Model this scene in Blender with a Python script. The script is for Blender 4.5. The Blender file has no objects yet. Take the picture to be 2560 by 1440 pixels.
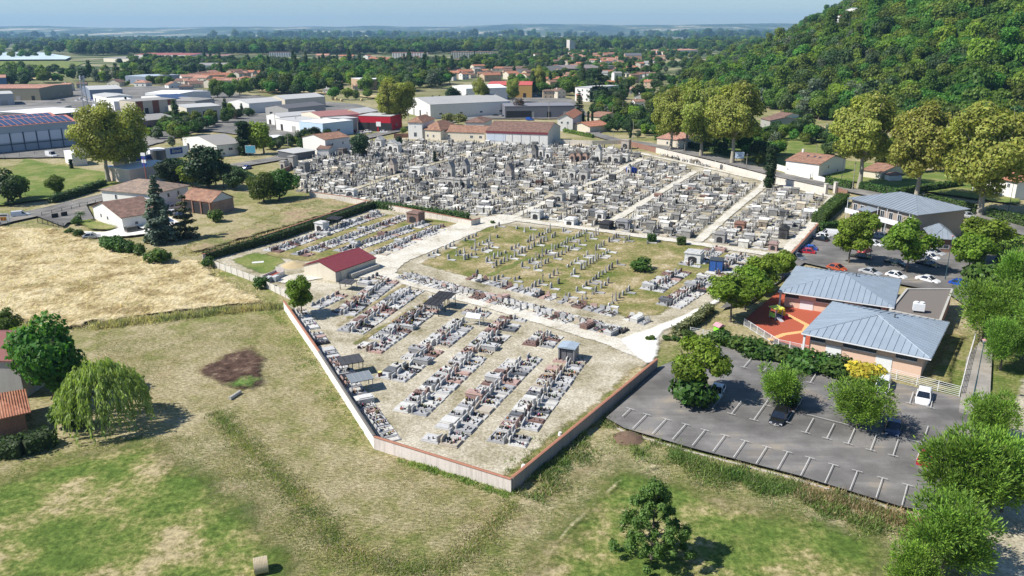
import bpy, bmesh, math, random
import numpy as np
from mathutils import Vector, Matrix
R_ = math.radians
SC = bpy.context.scene
COL = SC.collection
# ---------------------------------------------------------------- camera
F_PX, CAM_H, HOR_Y, ROLL = 1980.0, 47.0, 79.0, -0.003
PITCH = math.atan((720-HOR_Y)/F_PX)
cp, sp = math.cos(PITCH), math.sin(PITCH)
FW = Vector((0, cp, -sp)); U0 = Vector((0, sp, cp)); X0 = Vector((1, 0, 0))
CR = X0*math.cos(ROLL)+U0*math.sin(ROLL); CU = U0*math.cos(ROLL)-X0*math.sin(ROLL)
cam_d = bpy.data.cameras.new('camera'); cam = bpy.data.objects.new('camera', cam_d); COL.objects.link(cam)
M = Matrix.Identity(4)
for i in range(3):
    M[i][0] = CR[i]; M[i][1] = CU[i]; M[i][2] = -FW[i]
M[0][3], M[1][3], M[2][3] = 0, 0, CAM_H
cam.matrix_world = M
cam_d.sensor_width = 36; cam_d.lens = 36*F_PX/2560; cam_d.clip_start = 0.5; cam_d.clip_end = 60000
SC.camera = cam
# ---------------------------------------------------------------- sun, sky, exposure
SUN_EL, SUN_SHADOW_AZ = R_(48), R_(13)      # shadows fall towards +x, a little away from the camera
sd = bpy.data.lights.new('sun', 'SUN'); sd.energy = 5.0; sd.angle = R_(0.53); sd.color = (1.0, 0.955, 0.88)
so = bpy.data.objects.new('sun', sd); COL.objects.link(so)
ldir = Vector((math.cos(SUN_SHADOW_AZ)*math.cos(SUN_EL), math.sin(SUN_SHADOW_AZ)*math.cos(SUN_EL), -math.sin(SUN_EL)))
so.rotation_euler = ldir.to_track_quat('-Z', 'Y').to_euler(); so.location = (-80, 60, 120)
W = bpy.data.worlds.new('World'); SC.world = W; W.use_nodes = True
nt = W.node_tree; nt.nodes.clear()
sky = nt.nodes.new('ShaderNodeTexSky'); sky.sky_type = 'NISHITA'; sky.sun_disc = False
sky.sun_elevation = SUN_EL; sky.sun_rotation = math.atan2(-ldir.x, -ldir.y); sky.air_density = 1.0; sky.dust_density = 0.2; sky.ozone_density = 3.5
bg = nt.nodes.new('ShaderNodeBackground'); bg.inputs[1].default_value = 0.078
wo = nt.nodes.new('ShaderNodeOutputWorld'); tn = nt.nodes.new('ShaderNodeMix'); tn.data_type = 'RGBA'; tn.blend_type = 'MULTIPLY'; tn.inputs[0].default_value = 1; tn.inputs[7].default_value = (.9, 1.0, 1.1, 1); nt.links.new(sky.outputs[0], tn.inputs[6]); nt.links.new(tn.outputs[2], bg.inputs[0]); nt.links.new(bg.outputs[0], wo.inputs[0])
SC.view_settings.view_transform = 'Standard'; SC.view_settings.look = 'None'
SC.view_settings.exposure = 0.55; SC.view_settings.gamma = 1.0; SC.view_settings.use_curve_mapping = False
SC.cycles.max_bounces = 5; SC.cycles.diffuse_bounces = 2; SC.cycles.glossy_bounces = 2; SC.cycles.transmission_bounces = 3
SC.cycles.transparent_max_bounces = 24; SC.cycles.volume_bounces = 0; SC.cycles.caustics_reflective = False; SC.cycles.caustics_refractive = False
SC.cycles.use_fast_gi = False

# ---------------------------------------------------------------- helpers
RND = random.Random(7)
def ray(px, py): return FW + CR*((px-1280)/F_PX) - CU*((py-720)/F_PX)
def G(px, py, z=0.0):
    """point of the place at height z seen at photo pixel px, py"""
    d = ray(px, py); t = (z-CAM_H)/d.z
    return Vector((d.x*t, d.y*t, z))
def PX(p):
    v = Vector(p)-Vector((0, 0, CAM_H)); w = v.dot(FW)
    return (1280+F_PX*v.dot(CR)/w, 720-F_PX*v.dot(CU)/w)
def HT(px, py, pt, z0=0.0):
    b = G(px, py, z0); lo, hi = 0, 90
    for _ in range(30):
        m = (lo+hi)/2
        if PX((b.x, b.y, z0+m))[1] > pt: lo = m
        else: hi = m
    return lo
def tag(o, label=None, cat=None, group=None, kind=None):
    if label: o['label'] = label
    if cat: o['category'] = cat
    if group: o['group'] = group
    if kind: o['kind'] = kind
    return o
def empty(name, loc=(0, 0, 0), rz=0.0, label=None, cat=None, group=None, sc=1.0):
    o = bpy.data.objects.new(name, None); COL.objects.link(o); o.location = loc; o.rotation_euler = (0, 0, rz)
    o.empty_display_size = 0.2; o.scale = (sc, sc, sc)
    return tag(o, label, cat, group)
def put(mesh, name, parent=None, loc=(0, 0, 0), rot=(0, 0, 0), sc=(1, 1, 1)):
    o = bpy.data.objects.new(name, mesh); COL.objects.link(o); o.location = loc; o.rotation_euler = rot
    o.scale = sc if hasattr(sc, '__len__') else (sc, sc, sc)
    if parent: o.parent = parent
    return o
def np_mesh(name, V, Fc, mats, mi=None, tint=None, smooth=False):
    """mesh from numpy arrays: V (n,3), Fc (m,k) faces of one size"""
    me = bpy.data.meshes.new(name); V = np.asarray(V, np.float32); Fc = np.asarray(Fc, np.int32)
    n, k = Fc.shape
    me.vertices.add(len(V)); me.vertices.foreach_set('co', V.ravel())
    me.loops.add(n*k); me.loops.foreach_set('vertex_index', Fc.ravel())
    me.polygons.add(n); me.polygons.foreach_set('loop_start', np.arange(0, n*k, k, dtype=np.int32))
    me.polygons.foreach_set('loop_total', np.full(n, k, np.int32))
    if mi is not None: me.polygons.foreach_set('material_index', np.asarray(mi, np.int32))
    me.update(calc_edges=True)
    if tint is not None:
        a = me.attributes.new('tint', 'FLOAT_COLOR', 'FACE')
        t = np.ones((n, 4), np.float32); t[:, :3] = tint; a.data.foreach_set('color', t.ravel())
    if smooth: me.polygons.foreach_set('use_smooth', np.ones(n, bool))
    for m in (mats if isinstance(mats, (list, tuple)) else [mats]): me.materials.append(m)
    return me
class MB:
    """collects shapes, builds ONE mesh"""
    def __init__(s): s.v = []; s.f = []; s.m = []; s.c = []; s.T = Matrix.Identity(4); s.col = (1, 1, 1); s.mi = 0
    def at(s, x=0, y=0, z=0, rz=0): s.T = Matrix.Translation((x, y, z)) @ Matrix.Rotation(rz, 4, 'Z'); return s
    def add(s, vs, fs):
        b = len(s.v)
        for p in vs: s.v.append(tuple(s.T @ Vector(p)))
        for f in fs: s.f.append(tuple(b+i for i in f)); s.m.append(s.mi); s.c.append(s.col)
        return s
    def box(s, x0, y0, z0, x1, y1, z1, taper=0.0):
        t = taper
        return s.add([(x0, y0, z0), (x1, y0, z0), (x1, y1, z0), (x0, y1, z0), (x0+t, y0+t, z1), (x1-t, y0+t, z1), (x1-t, y1-t, z1), (x0+t, y1-t, z1)],
                     [(3, 2, 1, 0), (4, 5, 6, 7), (0, 1, 5, 4), (1, 2, 6, 5), (2, 3, 7, 6), (3, 0, 4, 7)])
    def cbox(s, cx, cy, z0, sx, sy, sz, taper=0.0): return s.box(cx-sx/2, cy-sy/2, z0, cx+sx/2, cy+sy/2, z0+sz, taper)
    def prism(s, pts, y0, y1):
        """outline in xz, extruded along y"""
        n = len(pts)
        return s.add([(x, y0, z) for x, z in pts]+[(x, y1, z) for x, z in pts],
                     [tuple(range(n)), tuple(range(2*n-1, n-1, -1))]+[((i+1) % n, i, n+i, n+(i+1) % n) for i in range(n)])
    def poly(s, pts, z0, z1):
        """outline in xy (ccw), extruded in z"""
        n = len(pts)
        return s.add([(p[0], p[1], z0) for p in pts]+[(p[0], p[1], z1) for p in pts],
                     [tuple(range(n-1, -1, -1)), tuple(range(n, 2*n))]+[(i, (i+1) % n, n+(i+1) % n, n+i) for i in range(n)])
    def tube(s, a, b, r0, r1=None, n=6, cap=True):
        r1 = r0 if r1 is None else r1
        a = Vector(a); b = Vector(b); d = (b-a).normalized(); u = d.orthogonal().normalized(); w = d.cross(u)
        vs = [a+(u*math.cos(2*math.pi*i/n)+w*math.sin(2*math.pi*i/n))*r0 for i in range(n)]+[b+(u*math.cos(2*math.pi*i/n)+w*math.sin(2*math.pi*i/n))*r1 for i in range(n)]
        fs = [(i, (i+1) % n, n+(i+1) % n, n+i) for i in range(n)]
        if cap: fs += [tuple(range(n-1, -1, -1)), tuple(range(n, 2*n))]
        return s.add(vs, fs)
    def bar(s, a, b, w, h):
        a = Vector(a); b = Vector(b); d = (b-a); d2 = Vector((-d.y, d.x, 0))
        d2 = d2.normalized()*w/2 if d2.length > 1e-6 else Vector((w/2, 0, 0))
        up = Vector((0, 0, h))
        return s.add([a-d2, b-d2, b+d2, a+d2, a-d2+up, b-d2+up, b+d2+up, a+d2+up], [(3, 2, 1, 0), (4, 5, 6, 7), (0, 1, 5, 4), (1, 2, 6, 5), (2, 3, 7, 6), (3, 0, 4, 7)])
    def mesh(s, name, mats, smooth=False, tint=True):
        me = bpy.data.meshes.new(name); me.from_pydata(s.v, [], s.f)
        me.polygons.foreach_set('material_index', s.m)
        if tint:
            a = me.attributes.new('tint', 'FLOAT_COLOR', 'FACE'); t = np.ones((len(s.f), 4), np.float32); t[:, :3] = s.c
            a.data.foreach_set('color', t.ravel())
        if smooth: me.polygons.foreach_set('use_smooth', [True]*len(s.f))
        for m in (mats if isinstance(mats, (list, tuple)) else [mats]): me.materials.append(m)
        me.update(); return me
    def build(s, name, mats, parent=None, smooth=False, loc=(0, 0, 0), rot=(0, 0, 0)):
        return put(s.mesh(name, mats, smooth), name, parent, loc, rot)
def bevel(o, w=0.03, seg=1):
    m = o.modifiers.new('bevel', 'BEVEL'); m.width = w; m.segments = seg; m.limit_method = 'ANGLE'; return o
# value noise used for terrain and patches
_rs = np.random.RandomState(11); _tab = _rs.rand(256, 256)
def vnoise(x, y):
    x = np.asarray(x, float); y = np.asarray(y, float)
    xi = np.floor(x).astype(int); yi = np.floor(y).astype(int); fx = x-xi; fy = y-yi
    fx = fx*fx*(3-2*fx); fy = fy*fy*(3-2*fy)
    a = _tab[xi & 255, yi & 255]; b = _tab[(xi+1) & 255, yi & 255]; c = _tab[xi & 255, (yi+1) & 255]; d = _tab[(xi+1) & 255, (yi+1) & 255]
    return (a*(1-fx)+b*fx)*(1-fy)+(c*(1-fx)+d*fx)*fy
def fbm(x, y, o=3):
    r = 0; a = 1; t = 0
    for i in range(o): r = r+a*vnoise(x*2**i+i*17.3, y*2**i+i*9.1); t += a; a *= .5
    return r/t
def inpoly(x, y, P):
    x = np.asarray(x, float); y = np.asarray(y, float); r = np.zeros(x.shape, bool); n = len(P)
    for i in range(n):
        x0, y0 = P[i][0], P[i][1]; x1, y1 = P[(i+1) % n][0], P[(i+1) % n][1]
        if y0 == y1: continue
        c = ((y0 > y) != (y1 > y)) & (x < (x1-x0)*(y-y0)/(y1-y0)+x0); r ^= c
    return r
def segdist(x, y, a, b):
    dx, dy = b[0]-a[0], b[1]-a[1]; L = dx*dx+dy*dy+1e-9
    t = np.clip(((x-a[0])*dx+(y-a[1])*dy)/L, 0, 1)
    return np.hypot(x-a[0]-t*dx, y-a[1]-t*dy)
def polydist(x, y, P):
    d = 1e9
    for i in range(len(P)): d = np.minimum(d, segdist(x, y, P[i], P[(i+1) % len(P)]))
    return np.where(inpoly(x, y, P), d, -d)
def GP(pts, z=0.0): return [G(p[0], p[1], z) for p in pts]
# ---------------------------------------------------------------- materials
def new_mat(name):
    m = bpy.data.materials.new(name); m.use_nodes = True; nt = m.node_tree
    b = nt.nodes['Principled BSDF']; return m, nt, b
def N(nt, t, **k):
    n = nt.nodes.new(t)
    for a, v in k.items():
        if a.startswith('i_'): n.inputs[int(a[2:]) if a[2:].isdigit() else a[2:].replace('_', ' ')].default_value = v
        else: setattr(n, a, v)
    return n
def L(nt, a, b): nt.links.new(a, b)
def noise(nt, vec, scale, detail=3, rough=.55):
    n = N(nt, 'ShaderNodeTexNoise'); n.inputs['Scale'].default_value = scale; n.inputs['Detail'].default_value = detail; n.inputs['Roughness'].default_value = rough
    L(nt, vec, n.inputs['Vector']); return n.outputs['Fac']
def ramp(nt, f, stops):
    r = N(nt, 'ShaderNodeValToRGB'); e = r.color_ramp.elements
    while len(e) < len(stops): e.new(.5)
    for i, (p, c) in enumerate(stops):
        e[i].position = p; e[i].color = (c[0], c[1], c[2], 1) if hasattr(c, '__len__') else (c, c, c, 1)
    L(nt, f, r.inputs[0]); return r.outputs[0]
def mix(nt, f, a, b, mode='MIX'):
    m = N(nt, 'ShaderNodeMix', data_type='RGBA', blend_type=mode)
    for v, i in ((f, 0), (a, 6), (b, 7)):
        if hasattr(v, 'is_output') or hasattr(v, 'links'): L(nt, v, m.inputs[i])
        elif i == 0: m.inputs[0].default_value = v
        else: m.inputs[i].default_value = (*v[:3], 1)
    return m.outputs[2]
def mathn(nt, op, a, b=0.0, clamp=False):
    m = N(nt, 'ShaderNodeMath', operation=op); m.use_clamp = clamp
    for i, v in enumerate((a, b)):
        if hasattr(v, 'links'): L(nt, v, m.inputs[i])
        else: m.inputs[i].default_value = v
    return m.outputs[0]
def bumpn(nt, b, h, dist, strength=1.0):
    n = N(nt, 'ShaderNodeBump'); n.inputs['Strength'].default_value = strength; n.inputs['Distance'].default_value = dist
    L(nt, h, n.inputs['Height']); L(nt, n.outputs[0], b.inputs['Normal'])
def wpos(nt): return N(nt, 'ShaderNodeNewGeometry').outputs['Position']
def opos(nt): return N(nt, 'ShaderNodeTexCoord').outputs['Object']
_mc = {}
def plain(name, c, rough=.7, var=.12, scale=1.5, metal=0.0, spec=.3, bump=0.0, orand=0.0, streak=0.0):
    """painted or rendered surface with wear; c is the real base colour"""
    if name in _mc: return _mc[name]
    m, nt, b = new_mat(name); p = opos(nt)
    col = mix(nt, noise(nt, p, scale, 4, .6), tuple(x*(1-var) for x in c), tuple(min(1, x*(1+var)) for x in c))
    f2 = noise(nt, p, scale*9, 2)
    col = mix(nt, .35, col, ramp(nt, f2, [(.3, tuple(x*(1-var*1.3) for x in c)), (.7, tuple(min(1, x*(1+var)) for x in c))]))
    if streak:
        mp = N(nt, 'ShaderNodeMapping'); mp.inputs['Scale'].default_value = (2.2, 2.2, .18); L(nt, p, mp.inputs[0])
        s = ramp(nt, noise(nt, mp.outputs[0], 1.0, 4, .65), [(.45, 0.0), (.72, 1.0)])
        col = mix(nt, mathn(nt, 'MULTIPLY', s, streak), col, tuple(x*.45 for x in c))
    if orand:
        oi = N(nt, 'ShaderNodeObjectInfo'); hs = N(nt, 'ShaderNodeHueSaturation'); L(nt, col, hs.inputs['Color'])
        v = N(nt, 'ShaderNodeMapRange'); L(nt, oi.outputs['Random'], v.inputs[0]); v.inputs[3].default_value = 1-orand; v.inputs[4].default_value = 1+orand
        L(nt, v.outputs[0], hs.inputs['Value']); col = hs.outputs[0]
    L(nt, col, b.inputs['Base Color']); b.inputs['Roughness'].default_value = rough; b.inputs['Metallic'].default_value = metal
    b.inputs['Specular IOR Level'].default_value = spec
    if bump: bumpn(nt, b, f2, bump)
    _mc[name] = m; return m
def tinted(name, rough=.7, spec=.3, var=.15, scale=2.0, bump=0.0, world=True, grime=0.0):
    """base colour comes from the face attribute 'tint' (the colour of each piece)"""
    if name in _mc: return _mc[name]
    m, nt, b = new_mat(name); a = N(nt, 'ShaderNodeAttribute', attribute_name='tint'); p = wpos(nt) if world else opos(nt)
    f = ramp(nt, noise(nt, p, scale, 4, .65), [(.3, 1-var), (.7, 1+var)])
    col = mix(nt, 1.0, a.outputs['Color'], f, 'MULTIPLY')
    if grime:
        g = ramp(nt, noise(nt, p, scale*.6, 5, .7), [(.5, 0.0), (.72, 1.0)])
        col = mix(nt, mathn(nt, 'MULTIPLY', g, grime), col, (.075, .07, .062))
    L(nt, col, b.inputs['Base Color']); b.inputs['Roughness'].default_value = rough; b.inputs['Specular IOR Level'].default_value = spec
    if bump: bumpn(nt, b, noise(nt, p, scale*8, 2), bump)
    _mc[name] = m; return m
def leafmat(name, c, trans=.3, var=.25, hue=.02):
    if name in _mc: return _mc[name]
    m, nt, b = new_mat(name); a = N(nt, 'ShaderNodeAttribute', attribute_name='tint')
    oi = N(nt, 'ShaderNodeObjectInfo')
    col = mix(nt, 1.0, a.outputs['Color'], c, 'MULTIPLY')
    hs = N(nt, 'ShaderNodeHueSaturation'); L(nt, col, hs.inputs['Color'])
    mr = N(nt, 'ShaderNodeMapRange'); L(nt, oi.outputs['Random'], mr.inputs[0]); mr.inputs[3].default_value = 1-var; mr.inputs[4].default_value = 1+var
    L(nt, mr.outputs[0], hs.inputs['Value'])
    r2 = mathn(nt, 'FRACT', mathn(nt, 'MULTIPLY', oi.outputs['Random'], 7.31))
    mr2 = N(nt, 'ShaderNodeMapRange'); L(nt, r2, mr2.inputs[0]); mr2.inputs[3].default_value = .5-hue; mr2.inputs[4].default_value = .5+hue
    L(nt, mr2.outputs[0], hs.inputs['Hue'])
    L(nt, hs.outputs[0], b.inputs['Base Color']); b.inputs['Roughness'].default_value = .55; b.inputs['Specular IOR Level'].default_value = .25
    t = N(nt, 'ShaderNodeBsdfTranslucent'); tc = mix(nt, 1.0, hs.outputs[0], (1.5, 1.7, .7), 'MULTIPLY'); L(nt, tc, t.inputs[0])
    ms = N(nt, 'ShaderNodeMixShader'); ms.inputs[0].default_value = trans; L(nt, b.outputs[0], ms.inputs[1]); L(nt, t.outputs[0], ms.inputs[2])
    L(nt, ms.outputs[0], nt.nodes['Material Output'].inputs[0])
    _mc[name] = m; return m
# --- ground colours
def meadow_group():
    g = bpy.data.node_groups.new('meadow_colour', 'ShaderNodeTree')
    g.interface.new_socket('Color', in_out='OUTPUT', socket_type='NodeSocketColor'); g.interface.new_socket('Height', in_out='OUTPUT', socket_type='NodeSocketFloat')
    p = wpos(g); big = noise(g, p, .035, 4, .6); med = noise(g, p, .3, 5, .7)
    mp = N(g, 'ShaderNodeMapping'); mp.inputs['Rotation'].default_value = (0, 0, .45); mp.inputs['Scale'].default_value = (1.0, 2.6, 1); L(g, p, mp.inputs[0])
    fine = noise(g, mp.outputs[0], 1.5, 6, .85)
    f = mathn(g, 'ADD', mathn(g, 'MULTIPLY', big, .85), mathn(g, 'ADD', mathn(g, 'MULTIPLY', med, .65), mathn(g, 'MULTIPLY', fine, .5)))
    c = ramp(g, mathn(g, 'MULTIPLY', f, .5), [(.37, (.095, .145, .028)), (.43, (.16, .185, .05)), (.48, (.26, .235, .105)), (.54, (.36, .31, .18)), (.61, (.42, .36, .23))])
    c = mix(g, .7, c, ramp(g, fine, [(.36, .22), (.5, .95), (.62, 1.75)]), 'MULTIPLY')
    sx = N(g, 'ShaderNodeSeparateXYZ'); L(g, p, sx.inputs[0])
    far = ramp(g, mathn(g, 'MULTIPLY', mathn(g, 'SUBTRACT', sx.outputs[1], 300.0), .0012), [(0, 0.0), (1, 1.0)])
    vor = N(g, 'ShaderNodeTexVoronoi'); vor.inputs['Scale'].default_value = .0035; L(g, p, vor.inputs['Vector'])
    fc = mix(g, .75, ramp(g, noise(g, p, .004, 5, .7), [(.4, (.035, .06, .022)), (.55, (.09, .12, .045)), (.6, (.3, .26, .16)), (.68, (.09, .13, .05))]), ramp(g, mathn(g, 'FRACT', mathn(g, 'MULTIPLY', vor.outputs['Distance'], 3.0)), [(.2, (.04, .065, .025)), (.6, (.1, .13, .05)), (.85, (.33, .29, .18))]))
    c = mix(g, far, c, fc)
    o = g.nodes.new('NodeGroupOutput'); L(g, c, o.inputs[0]); L(g, mathn(g, 'ADD', mathn(g, 'MULTIPLY', fine, .6), mathn(g, 'MULTIPLY', med, .6)), o.inputs[1])
    return g
MG = meadow_group()
def ground_mat(name='meadow_ground'):
    m, nt, b = new_mat(name); g = N(nt, 'ShaderNodeGroup'); g.node_tree = MG
    L(nt, g.outputs[0], b.inputs['Base Color']); b.inputs['Roughness'].default_value = .9; b.inputs['Specular IOR Level'].default_value = .1
    bumpn(nt, b, g.outputs[1], .35, .8); return m
def patch_mat(name, stops, s_big=.08, s_fine=2.5, wob=1.2, wobs=.5, fade=1.0, bump=.12, fine_amt=.4, stretch=None, tracks=None):
    """ground patch with a ragged worn rim that lets the ground below show (vertex attribute 'edge' = metres from the rim)"""
    m, nt, b = new_mat(name); p = wpos(nt)
    q = p
    if stretch:
        mp = N(nt, 'ShaderNodeMapping'); mp.inputs['Rotation'].default_value = (0, 0, stretch[0]); mp.inputs['Scale'].default_value = (1, stretch[1], 1); L(nt, p, mp.inputs[0]); q = mp.outputs[0]
    fine = noise(nt, q, s_fine, 6, .82)
    f = mathn(nt, 'ADD', mathn(nt, 'MULTIPLY', noise(nt, p, s_big, 5, .68), .7), mathn(nt, 'MULTIPLY', fine, .3))
    c = ramp(nt, f, stops)
    c = mix(nt, fine_amt, c, ramp(nt, fine, [(.36, .28), (.5, 1.0), (.63, 1.6)]), 'MULTIPLY')
    e = N(nt, 'ShaderNodeAttribute', attribute_name='edge').outputs['Fac']
    w = mathn(nt, 'MULTIPLY', mathn(nt, 'SUBTRACT', noise(nt, p, wobs, 5, .7), .5), wob*4)
    k = mathn(nt, 'DIVIDE', mathn(nt, 'ADD', mathn(nt, 'SUBTRACT', e, wob), w), fade, True)
    L(nt, c, b.inputs['Base Color']); b.inputs['Roughness'].default_value = .92; b.inputs['Specular IOR Level'].default_value = .1
    bumpn(nt, b, fine, bump, .8)
    t = N(nt, 'ShaderNodeBsdfTransparent'); ms = N(nt, 'ShaderNodeMixShader'); L(nt, k, ms.inputs[0]); L(nt, t.outputs[0], ms.inputs[1]); L(nt, b.outputs[0], ms.inputs[2])
    L(nt, ms.outputs[0], nt.nodes['Material Output'].inputs[0]); return m
def terracotta(name, a=(.32, .15, .095), b_=(.2, .105, .075), c_=(.4, .25, .17), lichen=.35, rib=2.2):
    """clay roof tiles in rows: relief and colour; object x runs along the eave"""
    if name in _mc: return _mc[name]
    m, nt, b = new_mat(name); p = opos(nt); oi = N(nt, 'ShaderNodeObjectInfo')
    va = N(nt, 'ShaderNodeVectorMath', operation='ADD'); L(nt, p, va.inputs[0]); L(nt, oi.outputs['Location'], va.inputs[1]); pp = va.outputs[0]
    vo = N(nt, 'ShaderNodeTexVoronoi'); vo.inputs['Scale'].default_value = 3.0; L(nt, p, vo.inputs['Vector'])
    c = mix(nt, vo.outputs['Color'], a, c_)
    c = mix(nt, ramp(nt, noise(nt, pp, .8, 5, .7), [(.4, 0.0), (.62, 1.0)]), c, b_)
    c = mix(nt, mathn(nt, 'MULTIPLY', ramp(nt, noise(nt, pp, 2.3, 4, .7), [(.5, 0.0), (.62, 1.0)]), lichen), c, (.3, .26, .2))
    w = N(nt, 'ShaderNodeTexWave', wave_type='BANDS', bands_direction='X'); w.inputs['Scale'].default_value = rib/2; w.inputs['Distortion'].default_value = .3; L(nt, p, w.inputs[0])
    c = mix(nt, .4, c, ramp(nt, w.outputs['Fac'], [(.1, .55), (.6, 1.15)]), 'MULTIPLY')
    L(nt, c, b.inputs['Base Color']); b.inputs['Roughness'].default_value = .85; b.inputs['Specular IOR Level'].default_value = .15
    bumpn(nt, b, w.outputs['Fac'], .06, .8); _mc[name] = m; return m
def brickmat(name):
    if name in _mc: return _mc[name]
    m, nt, b = new_mat(name); p = opos(nt); mp = N(nt, 'ShaderNodeMapping'); mp.inputs['Rotation'].default_value = (R_(90), 0, 0); L(nt, p, mp.inputs[0])
    br = N(nt, 'ShaderNodeTexBrick'); L(nt, mp.outputs[0], br.inputs[0]); br.inputs['Color1'].default_value = (.3, .12, .07, 1); br.inputs['Color2'].default_value = (.2, .085, .055, 1); br.inputs['Mortar'].default_value = (.35, .3, .25, 1)
    br.inputs['Scale'].default_value = 3; c = mix(nt, ramp(nt, noise(nt, p, .9, 4, .7), [(.4, 0.0), (.65, .5)]), br.outputs[0], (.14, .09, .07))
    L(nt, c, b.inputs['Base Color']); b.inputs['Roughness'].default_value = .9; _mc[name] = m; return m
def glassmat(name='window_glass', c=(.03, .04, .05)):
    if name in _mc: return _mc[name]
    m, nt, b = new_mat(name); b.inputs['Base Color'].default_value = (*c, 1); b.inputs['Roughness'].default_value = .08; b.inputs['Specular IOR Level'].default_value = .8
    _mc[name] = m; return m
def paint(name, c, rough=.25):
    if name in _mc: return _mc[name]
    m, nt, b = new_mat(name); p = opos(nt); f = noise(nt, p, 3, 3)
    L(nt, mix(nt, f, tuple(x*.93 for x in c), c), b.inputs['Base Color']); b.inputs['Roughness'].default_value = rough; b.inputs['Coat Weight'].default_value = .6; b.inputs['Coat Roughness'].default_value = .08
    _mc[name] = m; return m
def zinc(name, c=(.27, .33, .38)):
    if name in _mc: return _mc[name]
    m, nt, b = new_mat(name); p = wpos(nt); oi = N(nt, 'ShaderNodeObjectInfo')
    f = noise(nt, p, .5, 5, .65); c0 = mix(nt, f, tuple(x*.82 for x in c), tuple(x*1.15 for x in c))
    c0 = mix(nt, mathn(nt, 'MULTIPLY', oi.outputs['Random'], .22), c0, tuple(x*.62 for x in c))
    L(nt, c0, b.inputs['Base Color']); b.inputs['Metallic'].default_value = .25; b.inputs['Roughness'].default_value = .5; bumpn(nt, b, noise(nt, p, 2, 2), .02, .4)
    _mc[name] = m; return m
def asphalt(name, c=(.115, .108, .1), crack=True):
    if name in _mc: return _mc[name]
    m, nt, b = new_mat(name); p = wpos(nt)
    f = noise(nt, p, .13, 5, .6); g = noise(nt, p, 9, 2, .7)
    c0 = ramp(nt, f, [(.36, tuple(x*.62 for x in c)), (.47, tuple(x*.92 for x in c)), (.56, tuple(x*1.2 for x in c)), (.66, (.27, .235, .19))])
    c0 = mix(nt, .4, c0, ramp(nt, g, [(.35, .7), (.65, 1.3)]), 'MULTIPLY')
    if crack:
        mp = N(nt, 'ShaderNodeMapping'); mp.inputs['Rotation'].default_value = (0, 0, R_(33)); mp.inputs['Scale'].default_value = (.05, .6, 1); L(nt, p, mp.inputs[0])
        c0 = mix(nt, ramp(nt, noise(nt, mp.outputs[0], 1.2, 3), [(.42, .45), (.6, 0.0)]), c0, tuple(x*.62 for x in c))
    L(nt, c0, b.inputs['Base Color']); b.inputs['Roughness'].default_value = .88; b.inputs['Specular IOR Level'].default_value = .2; bumpn(nt, b, g, .01)
    _mc[name] = m; return m
M_white = plain('white_render', (.72, .7, .66), .85, .06, .5, streak=.18)
M_cream = plain('cream_render', (.62, .56, .45), .85, .08, .5, streak=.2)
M_pink = plain('pink_render', (.66, .47, .36), .85, .05, .5)
M_grey = plain('grey_render', (.36, .35, .33), .85, .1, .5, streak=.3)
M_dark = plain('dark_opening', (.03, .03, .032), .8, .2)
M_darkgrey = plain('dark_grey_cladding', (.11, .115, .125), .6, .1)
M_metalw = plain('white_steel', (.7, .71, .72), .45, .05)
M_fibro = plain('fibre_cement_roof', (.26, .25, .235), .9, .18, .35)
M_fibro2 = plain('pale_sheet_roof', (.42, .42, .41), .8, .14, .35)
M_wroof = plain('white_sheet_roof', (.72, .72, .72), .6, .06, .3)
M_redsheet = plain('red_sheet_roof', (.2, .045, .055), .5, .08, .3)
M_wood = plain('brown_timber', (.13, .08, .05), .85, .2)
M_conc = plain('concrete', (.42, .4, .36), .9, .12, 1.2, streak=.25)
M_glass = glassmat()
M_terra = terracotta('clay_tiles'); M_terra2 = terracotta('bright_clay_tiles', (.42, .17, .09), (.33, .13, .08), (.5, .26, .17), .12)
M_terra3 = terracotta('brown_clay_tiles', (.2, .105, .08), (.13, .08, .065), (.28, .18, .14), .3)
M_terra4 = terracotta('pink_clay_tiles', (.45, .24, .17), (.33, .16, .12), (.55, .34, .25), .1)
M_brick = brickmat('brick')
M_bark = plain('bark', (.16, .13, .1), .95, .3, 3, bump=.05); M_barkp = plain('pale_plane_bark', (.33, .3, .24), .9, .35, 2.0, bump=.03)
M_tint = tinted('painted_pieces')
M_stone = tinted('grave_stone', .6, .35, .12, 2.5, grime=.12); M_oldstone = tinted('weathered_stone', .85, .2, .22, 1.6, grime=.42)
# ---------------------------------------------------------------- ground, hill, roads
gm = ground_mat()
g = MB(); S = 30000; g.add([(-S, -400, 0), (S, -400, 0), (S, S, 0), (-S, S, 0)], [(0, 1, 2, 3)])
ground = g.build('ground', gm); tag(ground, 'mown summer meadow and farmland reaching the horizon', kind='structure')
XB = [(150, 330), (300, 262), (362, 236), (445, 176), (600, 150), (728, 158), (1000, 250), (1600, 430), (2200, 800), (2600, 1300), (4000, 2600)]
def hill_h(x, y):
    x = np.asarray(x, float); y = np.asarray(y, float)
    xb = np.interp(y, [a for a, b in XB], [b for a, b in XB])
    s = np.clip((x-xb)/265, 0, 1.6); t = np.clip(s, 0, 1)
    h = 97*(t*t*(3-2*t))+np.maximum(s-1, 0)*25
    h = h*(.82+.36*fbm(x/170+3, y/170, 3))+np.minimum(s*4, 1)*6*(fbm(x/40, y/40, 2)-.5)
    return np.maximum(h*np.clip((y-262)/60, 0, 1), 0)
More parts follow.
